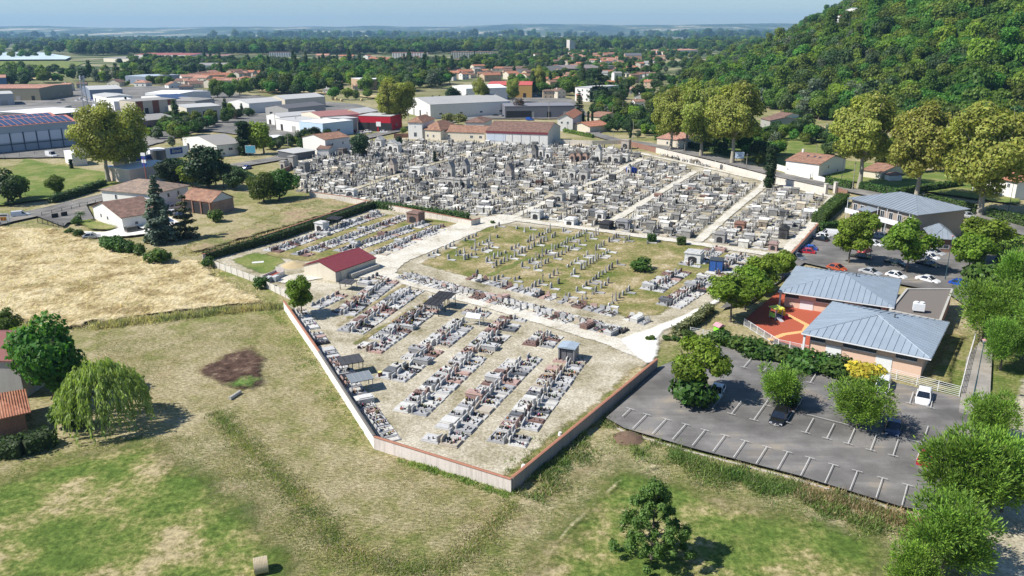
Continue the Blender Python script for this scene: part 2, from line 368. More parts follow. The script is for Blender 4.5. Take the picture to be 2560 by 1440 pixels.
def grid_mesh(name, xs, ys, zf, mat, smooth=True):
    X, Y = np.meshgrid(xs, ys); Z = zf(X, Y); n, m = X.shape
    V = np.stack([X.ravel(), Y.ravel(), Z.ravel()], 1); I = np.arange(n*m).reshape(n, m)
    Fc = np.stack([I[:-1, :-1].ravel(), I[:-1, 1:].ravel(), I[1:, 1:].ravel(), I[1:, :-1].ravel()], 1)
    return np_mesh(name, V, Fc, mat, smooth=smooth)
m_hill, nt, b = new_mat('wood_floor'); p = wpos(nt)
L(nt, ramp(nt, noise(nt, p, .05, 5, .7), [(.35, (.04, .06, .02)), (.55, (.07, .1, .03)), (.68, (.12, .15, .05))]), b.inputs['Base Color']); b.inputs['Roughness'].default_value = .95
xs = np.concatenate([np.arange(120, 900, 10.), np.arange(900, 1900, 50.)]); ys = np.concatenate([np.arange(262, 1300, 10.), np.arange(1300, 4200, 50.)])
hill = put(grid_mesh('hill', xs, ys, lambda x, y: hill_h(x, y)-.35, m_hill), 'hill'); tag(hill, 'steep wooded hillside rising to the right of the town', kind='structure')
# far ridge
def ridge(x, y):
    t = np.clip((y-6500)/5000, 0, 1)
    return t*t*(3-2*t)*(95+95*(fbm(x/2600+5, y/3000, 4)-.42))+np.clip((y-5000)/2000, 0, 1)*70*(fbm(x/1100, y/1500+7, 3)-.42)*t-2
m_far, nt, b = new_mat('far_farmland'); p = wpos(nt)
mp = N(nt, 'ShaderNodeMapping'); mp.inputs['Scale'].default_value = (1.0, .5, 1); L(nt, p, mp.inputs[0])
c1 = ramp(nt, noise(nt, mp.outputs[0], .0016, 6, .7), [(.42, (.03, .05, .022)), (.52, (.07, .1, .04)), (.575, (.16, .17, .09)), (.6, (.42, .36, .24)), (.66, (.45, .4, .28)), (.68, (.06, .09, .035))])
c1 = mix(nt, .5, c1, ramp(nt, noise(nt, mp.outputs[0], .007, 4, .7), [(.4, .35), (.6, 1.5)]), 'MULTIPLY')
L(nt, c1, b.inputs['Base Color']); b.inputs['Roughness'].default_value = .95
fr = put(grid_mesh('far_hills', np.arange(-9000, 9001, 150.), np.arange(5000, 15001, 150.), ridge, m_far), 'far_hills'); tag(fr, 'low blue farmed ridge along the horizon', kind='structure')

_pz = [0.0]
def patch(name, fn, bbox, mat, res=1.0, relief=0.0, label=None, rs=.8, kind='structure', pad=0.0, lift=0.0):
    """sheet over the cells where fn(x, y) (metres inside the rim) > -pad"""
    _pz[0] += .012
    x0, y0, x1, y1 = bbox; xs = np.arange(x0-pad, x1+pad+res, res); ys = np.arange(y0-pad, y1+pad+res, res)
    X, Y = np.meshgrid(xs, ys); E = fn(X, Y); n, m = X.shape
    Z = np.full(X.shape, _pz[0]+lift)
    if relief: Z = Z+relief*np.clip(E/1.5, 0, 1)*(.35+fbm(X*rs, Y*rs, 3))
    I = np.arange(n*m).reshape(n, m); q = [I[:-1, :-1], I[:-1, 1:], I[1:, 1:], I[1:, :-1]]
    keep = np.maximum.reduce([E[:-1, :-1], E[:-1, 1:], E[1:, 1:], E[1:, :-1]]) > -pad
    Fc = np.stack([a[keep] for a in q], 1)
    used = np.unique(Fc); mp = np.zeros(n*m, int); mp[used] = np.arange(len(used))
    V = np.stack([X.ravel(), Y.ravel(), Z.ravel()], 1)[used]
    me = np_mesh(name, V, mp[Fc], mat, smooth=bool(relief))
    a = me.attributes.new('edge', 'FLOAT', 'POINT'); a.data.foreach_set('value', E.ravel()[used].astype(np.float32))
    o = put(me, name); tag(o, label, kind=kind); return o
def polypatch(name, px, mat, **k):
    P = [(v.x, v.y) for v in GP(px)]; xs = [p[0] for p in P]; ys = [p[1] for p in P]
    return patch(name, lambda x, y: polydist(x, y, P), (min(xs), min(ys), max(xs), max(ys)), mat, **k)
def linefn(P, w):
    def f(x, y):
        d = 1e9
        for i in range(len(P)-1): d = np.minimum(d, segdist(x, y, P[i], P[i+1]))
        return w/2-d
    return f
def linepatch(name, px, w, mat, **k):
    P = [(v.x, v.y) for v in GP(px)]; xs = [p[0] for p in P]; ys = [p[1] for p in P]
    return patch(name, linefn(P, w), (min(xs)-w, min(ys)-w, max(xs)+w, max(ys)+w), mat, **k)
def crisp(name, pts, mat, z=None, label=None, px=True, kind='structure', parent=None):
    if z is None: _pz[0] += .012; z = _pz[0]
    P = GP(pts) if px else [Vector((p[0], p[1], 0)) for p in pts]
    bm = bmesh.new(); f = bm.faces.new([bm.verts.new((p.x, p.y, z)) for p in P]); bm.normal_update()
    if f.normal.z < 0: f.normal_flip()
    bmesh.ops.triangulate(bm, faces=bm.faces[:]); me = bpy.data.meshes.new(name); bm.to_mesh(me); bm.free(); me.materials.append(mat)
    o = put(me, name, parent); return tag(o, label, kind=kind)
STRAW = [(.4, (.25, .185, .085)), (.46, (.38, .3, .155)), (.52, (.49, .4, .225)), (.58, (.57, .48, .3)), (.64, (.33, .25, .12))]
m_straw = patch_mat('dry_hay', STRAW, .14, 1.6, 1.6, .35, 1.0, .3, .55, stretch=(.5, .45))
m_green = patch_mat('green_grass', [(.41, (.082, .132, .026)), (.47, (.118, .165, .036)), (.515, (.17, .19, .055)), (.555, (.26, .235, .1)), (.6, (.36, .3, .17))], .13, 1.5, 2.6, .12, 4.0, .2, .6)
m_lawn = patch_mat('lawn', [(.36, (.085, .135, .03)), (.48, (.135, .18, .042)), (.56, (.2, .21, .07)), (.66, (.32, .28, .14))], .12, 2.5, .8, .4, .8, .1, .35)
m_soil = patch_mat('bare_soil', [(.35, (.06, .036, .026)), (.48, (.085, .052, .038)), (.58, (.125, .08, .058)), (.66, (.24, .19, .13))], .3, 1.2, 1.6, .35, 1.6, .25, .5)
m_weed = patch_mat('fresh_weeds', [(.38, (.07, .13, .03)), (.5, (.13, .2, .05)), (.6, (.2, .2, .09))], .5, 1.6, 1.2, .6, 1.5, .15, .6)
m_gravel = patch_mat('tan_gravel', [(.36, (.15, .14, .075)), (.43, (.29, .255, .17)), (.52, (.4, .36, .27)), (.62, (.5, .46, .37))], .12, 3.2, .5, .6, .5, .06, .5)
m_pale = patch_mat('pale_gravel', [(.36, (.32, .29, .21)), (.45, (.5, .465, .385)), (.6, (.61, .58, .51))], .2, 3.0, .45, .55, .35, .04, .35)
m_whiteg = patch_mat('white_gravel', [(.35, (.5, .46, .38)), (.46, (.66, .63, .56)), (.6, (.76, .74, .69))], .2, 2.5, .35, .5, .6, .03, .2)
m_dryg = patch_mat('dry_cemetery_grass', [(.37, (.085, .125, .025)), (.44, (.15, .16, .045)), (.5, (.22, .195, .08)), (.56, (.32, .26, .14)), (.63, (.42, .36, .24))], .14, 2.6, .8, .5, .8, .1, .5)
m_yard = patch_mat('yard_surface', [(.35, (.1, .098, .09)), (.5, (.17, .165, .155)), (.65, (.27, .25, .225))], .04, 1.2, 1.5, .1, 1.0, .02, .3)
m_rough = patch_mat('rough_weeds', [(.33, (.11, .14, .04)), (.45, (.2, .2, .08)), (.55, (.33, .27, .15)), (.65, (.3, .2, .14)), (.72, (.42, .35, .2))], .13, 1.2, 1.5, .3, 1.0, .4, .6)
m_asph = asphalt('asphalt', (.165, .157, .148)); m_road = asphalt('road_asphalt', (.2, .19, .175), True)
m_paint = plain('road_paint', (.5, .49, .47), .8, .42, 2.2)

polypatch('meadow', [(-500, 1210), (0, 1165), (200, 1105), (330, 1068), (500, 1090), (600, 1150), (700, 1230), (800, 1330), (870, 1440), (1000, 2000), (-1000, 2000)], m_green, res=1.0, relief=.12, label='green meadow in the lower left corner')
polypatch('meadow', [(1330, 1300), (1500, 1095), (1580, 1120), (1750, 1180), (2000, 1240), (2290, 1310), (2330, 1440), (2300, 1900), (1150, 1900), (1180, 1440)], m_green, res=1.0, relief=.12, label='green meadow below the lower car park')
polypatch('hay_field', [(-420, 600), (0, 566), (160, 572), (250, 603), (390, 640), (520, 652), (560, 690), (650, 735), (705, 765), (600, 773), (420, 795), (235, 818), (215, 832), (100, 832), (-100, 790), (-420, 800)], m_straw, res=.6, relief=.55, rs=.55, label='pale field of tall dry grass on the left')
linepatch('worn_track', [(420, 1085), (520, 1130), (600, 1210), (680, 1300), (720, 1420)], 6.5, patch_mat('worn_grass', [(.35, (.2, .18, .07)), (.5, (.33, .27, .15)), (.6, (.42, .35, .22))], .3, 1.6, 3.0, .25, 3.0, .1, .6), res=.8, label='worn tan strip across the left meadow')
linepatch('worn_track', [(1300, 1330), (1380, 1240), (1480, 1160), (1560, 1150), (1700, 1210)], 7, bpy.data.materials['worn_grass'], res=.8, label='tan dry strip curving through the right meadow')
linepatch('worn_track', [(1990, 1290), (2110, 1330), (2250, 1380)], 1.4, bpy.data.materials['worn_grass'], res=.5, label='narrow worn trail in the right meadow')
polypatch('soil_patch', [(455, 935), (540, 880), (650, 853), (690, 900), (700, 960), (650, 992), (580, 990), (500, 968)], m_soil, res=.4, relief=.3, label='bare brown patch of soil in the mown field')
polypatch('weed_patch', [(545, 968), (600, 926), (650, 932), (683, 952), (640, 984), (570, 986)], m_weed, res=.5, relief=.15, lift=.22, label='fresh green weeds inside the brown soil patch')
polypatch('rough_ground', [(505, 640), (560, 620), (900, 520), (850, 500), (760, 492), (640, 560), (480, 600), (440, 640)], m_rough, res=.7, relief=.5, label='rough weedy ground outside the cemetery wall')
CEM = [(714, 765), (940, 1112), (1280, 1218), (1638, 908), (1650, 870), (1700, 822), (1800, 745), (1975, 628), (2040, 562), (2112, 492), (1900, 440), (1600, 378), (1390, 352), (1000, 345), (720, 398), (742, 468), (860, 500), (935, 512), (515, 642), (530, 655), (640, 702), (724, 745)]
polypatch('cemetery_ground', CEM, m_gravel, res=1.0, label='tan gravel ground inside the cemetery walls')
polypatch('cemetery_lawn', [(560, 652), (640, 628), (716, 642), (722, 655), (690, 686), (640, 690)], m_lawn, res=.8, label='small lawn beside the red roofed shed')
polypatch('cemetery_lawn', [(1035, 662), (1215, 562), (1480, 575), (1760, 612), (1865, 642), (1790, 700), (1660, 795), (1565, 800), (1150, 695)], m_dryg, res=.8, label='dry grass lawn with scattered old graves')
polypatch('cemetery_lawn', [(640, 640), (930, 530), (1160, 556), (1110, 598), (930, 690), (880, 640), (760, 660)], m_dryg, res=.8, label='dry grass between the walled off grave rows')
linepatch('cemetery_lawn', [(1290, 1195), (1400, 1105), (1520, 1010), (1600, 930)], 5.0, m_dryg, res=.6, label='grass strip along the inside of the car park wall')
for a, b_, w_ in (((1459, 584), (1225, 690), 3.4), ((1262, 568), (1115, 636), 2.6), ((1370, 575), (1180, 662), 1.6)):
    linepatch('cemetery_lawn', [a, b_], w_, m_lawn, res=.6, label='greener mown strip between the old lawn graves')
for a, b_ in (((845, 815), (1010, 715)), ((890, 860), (1080, 748))):
    linepatch('cemetery_lawn', [a, b_], 3.2, m_dryg, res=.6, label='worn grass aisle between two grave rows')
linepatch('path', [(1262, 548), (1190, 562), (1040, 622), (960, 655), (935, 680)], 10.5, m_pale, res=.8, label='wide pale gravel path across the cemetery')
linepatch('path', [(950, 685), (1130, 738), (1300, 785), (1530, 855), (1600, 885)], 5.0, m_pale, res=.7, label='pale gravel path between new and old sections')
linepatch('path', [(730, 700), (790, 690), (900, 680), (960, 680)], 7, m_pale, res=.8, label='gravel yard in front of the shed')
linepatch('path', [(1262, 548), (1500, 578), (1760, 614), (1950, 642)], 4.2, m_pale, res=.8, label='gravel path behind the old grave lawn')
polypatch('path', [(1535, 852), (1560, 842), (1620, 822), (1690, 795), (1760, 762), (1830, 715), (1850, 728), (1780, 775), (1720, 808), (1668, 832), (1652, 850), (1654, 880), (1642, 910), (1612, 918), (1580, 895)], m_whiteg, res=.5, label='bright white gravel apron and path inside the cemetery gate')
STREETS = [[(1275, 548), (1400, 490), (1530, 438), (1600, 400)], [(1500, 575), (1620, 500), (1735, 432)], [(1745, 605), (1830, 530), (1905, 470), (1915, 455), (1740, 415), (1600, 385)],
           [(1915, 455), (2080, 495), (2060, 530), (1965, 630)], [(870, 480), (990, 440), (1130, 398), (1290, 350)], [(740, 428), (1000, 448), (1290, 470), (1400, 488)], [(1290, 395), (1560, 405)]]
for i, s in enumerate(STREETS):
    linepatch('path', s, 3.6 if i != 5 else 2.4, m_pale if i < 4 else m_gravel, res=.9, label='dusty lane between blocks of old tombs')
m_track = patch_mat('wheel_track', [(.35, (.26, .22, .1)), (.5, (.37, .32, .19)), (.62, (.45, .39, .26))], .4, 1.6, .25, .4, .35, .05, .6)
for tk in ([(575, 1050), (655, 1120), (760, 1215), (860, 1318), (905, 1370)], [(590, 1045), (672, 1112), (778, 1205), (880, 1305), (925, 1358)], [(240, 905), (330, 868), (460, 845), (600, 815), (700, 790)], [(240, 920), (340, 880), (470, 857), (610, 826), (705, 800)], [(430, 1075), (480, 1160), (560, 1290), (600, 1440)], [(445, 1068), (500, 1155), (580, 1285), (622, 1440)], [(1340, 1440), (1420, 1330), (1560, 1200), (1640, 1170)]):
    linepatch('wheel_track', tk, .55 if tk[0][0] != 1340 else .8, m_track, res=.3, label='faint wheel track in the mown grass')
# car parks and roads
crisp('car_park', [(1642, 926), (1780, 868), (1860, 884), (2200, 956), (2400, 1000), (2440, 985), (2470, 1010), (2440, 1260), (2330, 1290), (2252, 1276), (1990, 1196), (1728, 1128), (1560, 1078), (1515, 1052)], m_asph, label='lower asphalt car park')
crisp('car_park', [(1800, 778), (1905, 668), (1985, 636), (2062, 578), (2120, 556), (2200, 600), (2330, 604), (2480, 636), (2560, 660), (2620, 760), (2440, 790), (2370, 740), (2230, 712), (2010, 662), (1880, 760)], m_asph, label='upper asphalt car park')
m_walk = asphalt('footpath_asphalt', (.26, .24, .21), False)
crisp('footpath', [(2395, 1040), (2415, 900), (2450, 860), (2480, 880), (2470, 1060)], m_walk, label='asphalt footpath right of the nursery fence')
polypatch('track', [(2440, 1250), (2500, 1080), (2560, 900), (2800, 900), (2900, 1500), (2350, 1600)], m_gravel, res=1.0, label='dusty track in the right corner')
def roadstrip(name, px, w, mat, label, offs=0.0):
    P = GP(px); n = len(P); Lp = []; Rp = []
    for i in range(n):
        d = (P[min(i+1, n-1)]-P[max(i-1, 0)]).normalized(); q = Vector((-d.y, d.x, 0)); Lp.append(P[i]+q*(w/2+offs)); Rp.append(P[i]-q*(w/2-offs))
    _pz[0] += .012; z = _pz[0]
    V = [(p.x, p.y, z) for p in Lp]+[(p.x, p.y, z) for p in Rp]
    me = bpy.data.meshes.new(name); me.from_pydata(V, [], [(n+i, n+i+1, i+1, i) for i in range(n-1)]); me.materials.append(mat)
    return tag(put(me, name), label, kind='structure'), P
RR = [(2800, 650), (2560, 583), (2410, 538), (2250, 502), (2100, 474), (1950, 441), (1800, 402), (1640, 366), (1530, 350), (1480, 335)]
RL = [(-300, 640), (0, 556), (130, 528), (245, 500), (400, 464), (570, 420), (700, 398), (830, 364), (940, 339), (1000, 326), (1190, 296), (1330, 292)]
roadstrip('verge', RR, 13, m_dryg if False else m_gravel, 'dusty verge of the road under the plane trees')
roadR, PR = roadstrip('road', RR, 7.0, m_road, 'grey road past the plane trees and hedges')
roadL, PL = roadstrip('road', RL, 8.5, m_road, 'main road passing left of the cemetery')
roadstrip('road', [(1480, 335), (1500, 318), (1528, 290), (1520, 262), (1505, 245)], 7, m_road, 'side road climbing towards the town houses')
polypatch('industrial_yard', [(-400, 420), (0, 400), (130, 398), (300, 395), (500, 330), (720, 352), (985, 322), (1010, 290), (900, 262), (640, 240), (430, 215), (120, 225), (-400, 240)], m_yard, res=4, label='grey paved yards of the industrial estate')
polypatch('industrial_yard', [(1190, 300), (1440, 300), (1480, 290), (1440, 250), (1340, 235), (1190, 240)], m_yard, res=4, label='paved yard before the grey supermarket')
polypatch('lawn', [(0, 445), (60, 395), (130, 412), (320, 440), (400, 450), (240, 482), (110, 505), (0, 520), (-100, 520), (-100, 420)], m_lawn, res=2, label='bright grass plot left of the road')
polypatch('lawn', [(1880, 300), (2060, 330), (2100, 400), (2400, 440), (2560, 470), (2560, 520), (2100, 455), (1850, 400), (1700, 360)], m_lawn, res=2.5, label='green gardens below the wooded hill')
polypatch('lawn', [(175, 558), (222, 548), (305, 570), (300, 576), (270, 582), (215, 580)], m_lawn, res=.7, label='small lawn beside the white gabled house')
polypatch('drive', [(165, 573), (215, 583), (262, 584), (320, 568), (430, 545), (455, 560), (380, 590), (310, 598), (230, 600)], m_whiteg, res=.6, label='white gravel drive beside the gabled house')
crisp('parking_bay', [(92, 545), (215, 515), (235, 552), (170, 562), (160, 572)], m_asph, label='small asphalt bay behind the black gate')
crisp('playground_floor', [(1862, 806), (1950, 732), (2060, 755), (2055, 880), (2010, 882), (1945, 862)], plain('red_rubber', (.36, .085, .045), .9, .08, 1), label='red rubber playground floor of the nursery')
linepatch('playground_band', [(1925, 858), (1960, 845), (2010, 838), (2018, 822), (1968, 796)], .7, plain('orange_rubber', (.7, .38, .16), .9, .05), res=.15, pad=0, label='orange band drawn on the red playground floor')
polypatch('lawn', [(2215, 938), (2300, 960), (2390, 985), (2400, 900), (2430, 850), (2380, 790), (2340, 880), (2300, 950)], m_dryg, res=.7, label='dry lawn in the shade of the nursery')
polypatch('orchard_field', [(340, 200), (590, 196), (590, 178), (420, 168), (340, 172)], m_lawn, res=8, label='rows of a green orchard beyond the houses')
polypatch('meadow', [(640, 210), (960, 252), (960, 240), (800, 236), (640, 232)], m_straw, res=5, label='dry meadow with hay bales behind the halls')
polypatch('crop_field', [(-300, 178), (0, 176), (180, 172), (215, 158), (150, 152), (-300, 158)], m_lawn, res=10, label='green crop field in front of the pale netting')
m_net, nt, b = new_mat('pale_netting'); L(nt, ramp(nt, noise(nt, wpos(nt), .03, 4), [(.35, (.42, .52, .53)), (.65, (.6, .68, .68))]), b.inputs['Base Color']); b.inputs['Roughness'].default_value = .5
crisp('netted_crop', [(-300, 155), (165, 153), (178, 146), (100, 133), (-300, 136)], m_net, z=3.2, label='pale blue netting spread over an orchard')
polypatch('straw_field', [(-300, 200), (0, 196), (140, 204), (148, 188), (40, 183), (-300, 183)], m_straw, res=10, label='pale stubble strip on the far left')
# painted bays of the lower car park
def line(name, a, b_, w, parent, z): 
    d = (b_-a).normalized(); q = Vector((-d.y, d.x, 0))*w/2
    me = bpy.data.meshes.new(name); me.from_pydata([(p.x, p.y, z) for p in (a-q, b_-q, b_+q, a+q)], [], [(0, 1, 2, 3)]); me.materials.append(m_paint)
    return put(me, name, parent)
CP = bpy.data.objects['car_park']; _pz[0] += .012; ZP = _pz[0]
tops = [(1575, 1034), (1616, 1048), (1664, 1060), (1713, 1073), (1761, 1087.5), (1811, 1101), (1861, 1115), (1915, 1130), (1967, 1142.5), (2022.5, 1157.5), (2081, 1175), (2141, 1191), (2203.8, 1208.8), (2266, 1226)]
DT = (G(1761, 1087.5)-G(1728.75, 1127.5)).normalized(); DR = (G(2266, 1226)-G(1761, 1087.5)).normalized()
for i, t in enumerate(tops):
    p = G(*t); line('bay_line', p, p-DT*(4.5 if i > 0 else 2.5), .085, CP, ZP); line('bay_line', p-DR*.55, p+DR*.55, .085, CP, ZP+.004)
# middle double row
mid = [(1912, 1092), None, None]
a0 = G(1779, 1034)
rowm = [(1779, 1034), (1827, 1047), (1883, 1062), (2012, 1094), (2065, 1109), (2118, 1122), (2174, 1138), (2230, 1152)]
for t in rowm:
    p = G(*t); long = t in ((1883, 1062),)
    line('bay_line', p, p+DT*(9.6 if long else 4.4), .085, CP, ZP); line('bay_line', p-DR*.55, p+DR*.55, .085, CP, ZP+.004)
for t in ((1935, 1075), (1965, 1068)): p = G(*t); line('bay_line', p, p+DT*8.8, .085, CP, ZP); line('bay_line', p-DR*.55, p+DR*.55, .085, CP, ZP+.004)
line('bay_line', G(1862, 1010), G(1925, 1028), .085, CP, ZP); line('bay_line', G(2016, 1048), G(2120, 1075), .085, CP, ZP); line('bay_line', G(2155, 1083), G(2192, 1094), .085, CP, ZP); line('bay_line', G(2262, 1110), G(2302, 1120), .085, CP, ZP)
line('bay_line', G(2289, 1163), G(2318, 1078), .085, CP, ZP)
# top row bays by the hedge
for t in ((1858, 929), (1908, 938), (2024, 968), (2272, 1020), (2324, 1031)):
    p = G(*t); line('bay_line', p, p+DT*4.0, .085, CP, ZP); line('bay_line', p-DR*.5, p+DR*.5, .085, CP, ZP+.004)
# lower kerb
mk = plain('kerb_stone', (.4, .37, .32), .9, .15, 2)
kb = MB(); K = GP([(1518, 1055), (1560, 1080), (1728, 1130), (1990, 1198), (2252, 1279), (2330, 1297)])
for i in range(len(K)-1): kb.bar(K[i], K[i+1], .34, .05)
tag(kb.build('kerb', mk), 'pale kerb along the lower edge of the car park', kind='structure')
kb = MB(); K = GP([(1790, 870), (1860, 883), (2200, 955), (2398, 1001)])
for i in range(len(K)-1): kb.bar(K[i], K[i+1], .34, .05)
tag(kb.build('kerb', mk), 'kerb between the car park and the hedge', kind='structure')
# road markings
def dashes(P, lab, L1, L2, off, road):
    _pz[0] += .012; z = _pz[0]; s = 0; Pn = P
    for i in range(len(P)-1):
        a, b_ = P[i], P[i+1]; d = (b_-a); l = d.length; d.normalize(); q = Vector((-d.y, d.x, 0))*off; t = 0
        while t+L1 < l: line('road_marking', a+d*t+q, a+d*(t+L1)+q, .15, road, z); t += L1+L2
dashes(PL[1:9], '', 3, 3.5, 0, roadL); dashes(PL[1:8], '', 14, .1, 3.9, roadL)
dashes(PR[1:6], '', 6, .5, 3.2, roadR)
# ---------------------------------------------------------------- vegetation
def leaves(C, D, size, aspect, rs, up=0.0, bend=False):
    """quads at centres C facing roughly D"""
    n = len(C); d = D/np.maximum(np.linalg.norm(D, axis=1, keepdims=True), 1e-6)
    nrm = d+rs.normal(0, .55, (n, 3)); nrm[:, 2] += up; nrm /= np.linalg.norm(nrm, axis=1, keepdims=True)
    a = np.cross(nrm, rs.normal(0, 1, (n, 3))); a /= np.linalg.norm(a, axis=1, keepdims=True); b = np.cross(nrm, a)
    s = size*(.65+.7*rs.rand(n, 1)); a = a*s*.5; b = b*s*.5*aspect
    V = np.stack([C-a-b*.6, C+a-b, C+a*.8+b, C-a*.9+b*.8], 1).reshape(-1, 3)
    return V, np.arange(4*n).reshape(n, 4)
def sprays(C, A, ln, wd, rs):
    """long narrow leaf sprays growing along direction A"""
    n = len(C); A = A/np.linalg.norm(A, axis=1, keepdims=True); s = np.cross(A, rs.normal(0, 1, (n, 3))); s /= np.linalg.norm(s, axis=1, keepdims=True)
    l = ln*(.6+.8*rs.rand(n, 1)); w = wd*(.7+.6*rs.rand(n, 1))
    V = np.stack([C-s*w*.3, C+A*l*.5-s*w*.5, C+A*l, C+A*l*.5+s*w*.5], 1).reshape(-1, 3)
    return V, np.arange(4*n).reshape(n, 4)
def sph(n, rs):
    v = rs.normal(0, 1, (n, 3)); return v/np.linalg.norm(v, axis=1, keepdims=True)
def blobs(nb, rx, rz, zc, rb, rs, flat=0.0, squash=1.0):
    d = sph(nb, rs); r = rs.rand(nb, 1)**.45
    c = d*r*np.array([rx-rb*.7, rx-rb*.7, rz-rb*.7]); c[:, 2] += zc
    return c, rb*(.65+.7*rs.rand(nb))
def crown(name, mat, seed, rx, rz, zc, nb, rb, n, leaf, aspect=1.0, up=.35, tintv=.16, shell=.62, spray=None, shape=None, spiky=0.0):
    rs = np.random.RandomState(seed); c, r = blobs(nb, rx, rz, zc, rb, rs)
    if shape: c = shape(c, rs)
    w = r**2; k = rs.choice(nb, n, p=w/w.sum()); d = sph(n, rs); rr = r[k][:, None]*(shell+(1-shell)*rs.rand(n, 1)**.6)
    sq = np.array([1, 1, .8]); P = c[k]+d*rr*sq
    if spiky: P += d*(rs.rand(n, 1)**4)*spiky
    tb = 1+rs.normal(0, tintv*.6, nb); t = tb[k]*(1+rs.normal(0, tintv, n)); tint = np.stack([t*(1+rs.normal(0, .06, n)), t, t*(1+rs.normal(0, .1, n))], 1).clip(.35, 1.9)
    out = d*.8+(P-np.array([0, 0, zc]))*.15
    if spray:
        A = d*.8; A[:, 2] += spray[2]; V, Fc = sprays(P, A, spray[0], spray[1], rs)
    else: V, Fc = leaves(P, out, leaf, aspect, rs, up)
    return np_mesh(name, V, Fc, mat, tint=tint)
def trunk_mesh(name, mat, h, r, rx, zc, rz, nl=5, seed=0, lean=.02):
    rd = random.Random(seed); mb = MB(); p = Vector((0, 0, -.2)); n = 4; top = max(h, .5)
    pts = [p]
    for i in range(n): pts.append(Vector((rd.uniform(-1, 1)*lean*h, rd.uniform(-1, 1)*lean*h, top*(i+1)/n)))
    for i in range(n): mb.tube(pts[i], pts[i+1], r*(1.25 if i == 0 else 1-.12*i), r*(1-.12*(i+1)), 7, False)
    for i in range(nl):
        a = 2*math.pi*(i+rd.random()*.6)/nl; b0 = pts[-1] if i % 2 else pts[-2].lerp(pts[-1], .6)
        e = Vector((math.cos(a)*rx*.55, math.sin(a)*rx*.55, zc+rd.uniform(-.2, .5)*rz)); m = b0.lerp(e, .5)+Vector((0, 0, -rz*.08))
        mb.tube(b0, m, r*.55, r*.35, 5, False); mb.tube(m, e, r*.35, r*.1, 5, False)
        for j in range(2):
            e2 = e+Vector((rd.uniform(-1, 1)*rx*.3, rd.uniform(-1, 1)*rx*.3, rz*.3*rd.random())); mb.tube(m.lerp(e, .5), e2, r*.22, r*.06, 4, False)
    return mb.mesh(name, mat, smooth=True)
L_plane = leafmat('plane_leaves', (.27, .29, .06), .32, .1); L_green = leafmat('green_leaves', (.1, .17, .026), .36, .42, .045); L_dark = leafmat('dark_leaves', (.05, .09, .025), .26, .25)
L_bright = leafmat('bright_leaves', (.165, .245, .028), .38, .14, .012); L_conif = leafmat('conifer_needles', (.035, .06, .025), .12, .2); L_yew = leafmat('yew_needles', (.028, .055, .018), .12, .15)
L_willow = leafmat('willow_leaves', (.27, .32, .1), .35, .08); L_hedge = leafmat('hedge_leaves', (.06, .115, .02), .25, .15); L_silver = leafmat('grey_green_leaves', (.12, .15, .09), .25, .15)
L_yellow = leafmat('yellow_leaves', (.5, .4, .05), .35, .05); L_young = leafmat('fresh_leaves', (.15, .25, .035), .22, .12, .012); L_cedar = leafmat('blue_needles', (.1, .14, .1), .15, .1)
L_dry = leafmat('dry_blades', (.52, .46, .29), .4, .15); L_weed = leafmat('weed_blades', (.2, .27, .08), .4, .15); L_purple = leafmat('purple_leaves', (.09, .06, .045), .2, .15)
KIND = {}
def kind(name, cm, tm): KIND[name] = (cm, tm)
def mk(name, mat, bark, seed, rx, rz, base, nb, rb, n, leaf, tr, nl=5, **k):
    zc = base+rz
    kind(name, crown('crown', mat, seed, rx, rz, zc, nb, rb, n, leaf, **k), trunk_mesh('trunk', bark, base+rz*.5, tr, rx, zc, rz, nl, seed))
for i in range(3):
    mk('plane%d' % i, L_plane, M_barkp, 10+i, 9.8, 11.0, 4.6, 80, 2.6, 24000, .5, .75, 8, tintv=.2, shell=.45)
    mk('green%d' % i, L_green, M_bark, 20+i, 4.6, 4.2, 1.2, 17, 2.1, 2600, .62, .28, 4, tintv=.2, shell=.5)
    mk('dense%d' % i, L_green, M_bark, 30+i, 5.5, 5.2, .8, 26, 2.2, 9000, .42, .3, 5, tintv=.2, shell=.5)
    mk('young%d' % i, L_young, M_bark, 40+i, 3.4, 3.2, 1.3, 40, .85, 15000, .3, .17, 7, tintv=.3, shell=.5, spray=(.36, .11, .5), spiky=.8)
    mk('park%d' % i, L_bright, M_bark, 50+i, 3.8, 3.2, 2.1, 34, 1.1, 9000, .27, .16, 7, tintv=.2, shell=.3)
    mk('bush%d' % i, L_hedge, M_bark, 60+i, 1.5, 1.25, -.15, 9, .8, 1100, .24, .06, 3, tintv=.22, shell=.4)
    mk('yew%d' % i, L_yew, M_bark, 70+i, 3.6, 4.2, .2, 22, 1.6, 4200, .38, .3, 3, tintv=.2, shell=.5)
mk('dark0', L_dark, M_bark, 81, 4.8, 5.0, .6, 20, 2.1, 2800, .6, .3, 4, tintv=.22, shell=.5); mk('dark1', L_dark, M_bark, 82, 5.2, 4.2, 1.0, 20, 2.0, 2800, .6, .3, 4, tintv=.22, shell=.5)
mk('silver0', L_silver, M_bark, 83, 4.2, 4.6, .6, 18, 1.9, 2400, .5, .25, 4, tintv=.2, shell=.5)
mk('lime0', L_bright, M_bark, 84, 4.6, 4.4, 1.0, 18, 2.0, 2800, .6, .28, 4, tintv=.18, shell=.5)
mk('poplar0', L_dark, M_bark, 85, 2.3, 9.5, .8, 26, 1.6, 3000, .5, .3, 3, tintv=.2, shell=.4)
mk('poplar1', L_green, M_bark, 86, 3.2, 8.5, 1.0, 28, 1.9, 3200, .55, .3, 3, tintv=.2, shell=.4)
mk('umbrella0', L_dark, M_bark, 87, 6.0, 2.2, 5.2, 24, 1.5, 3200, .5, .35, 6, tintv=.15, shell=.5)
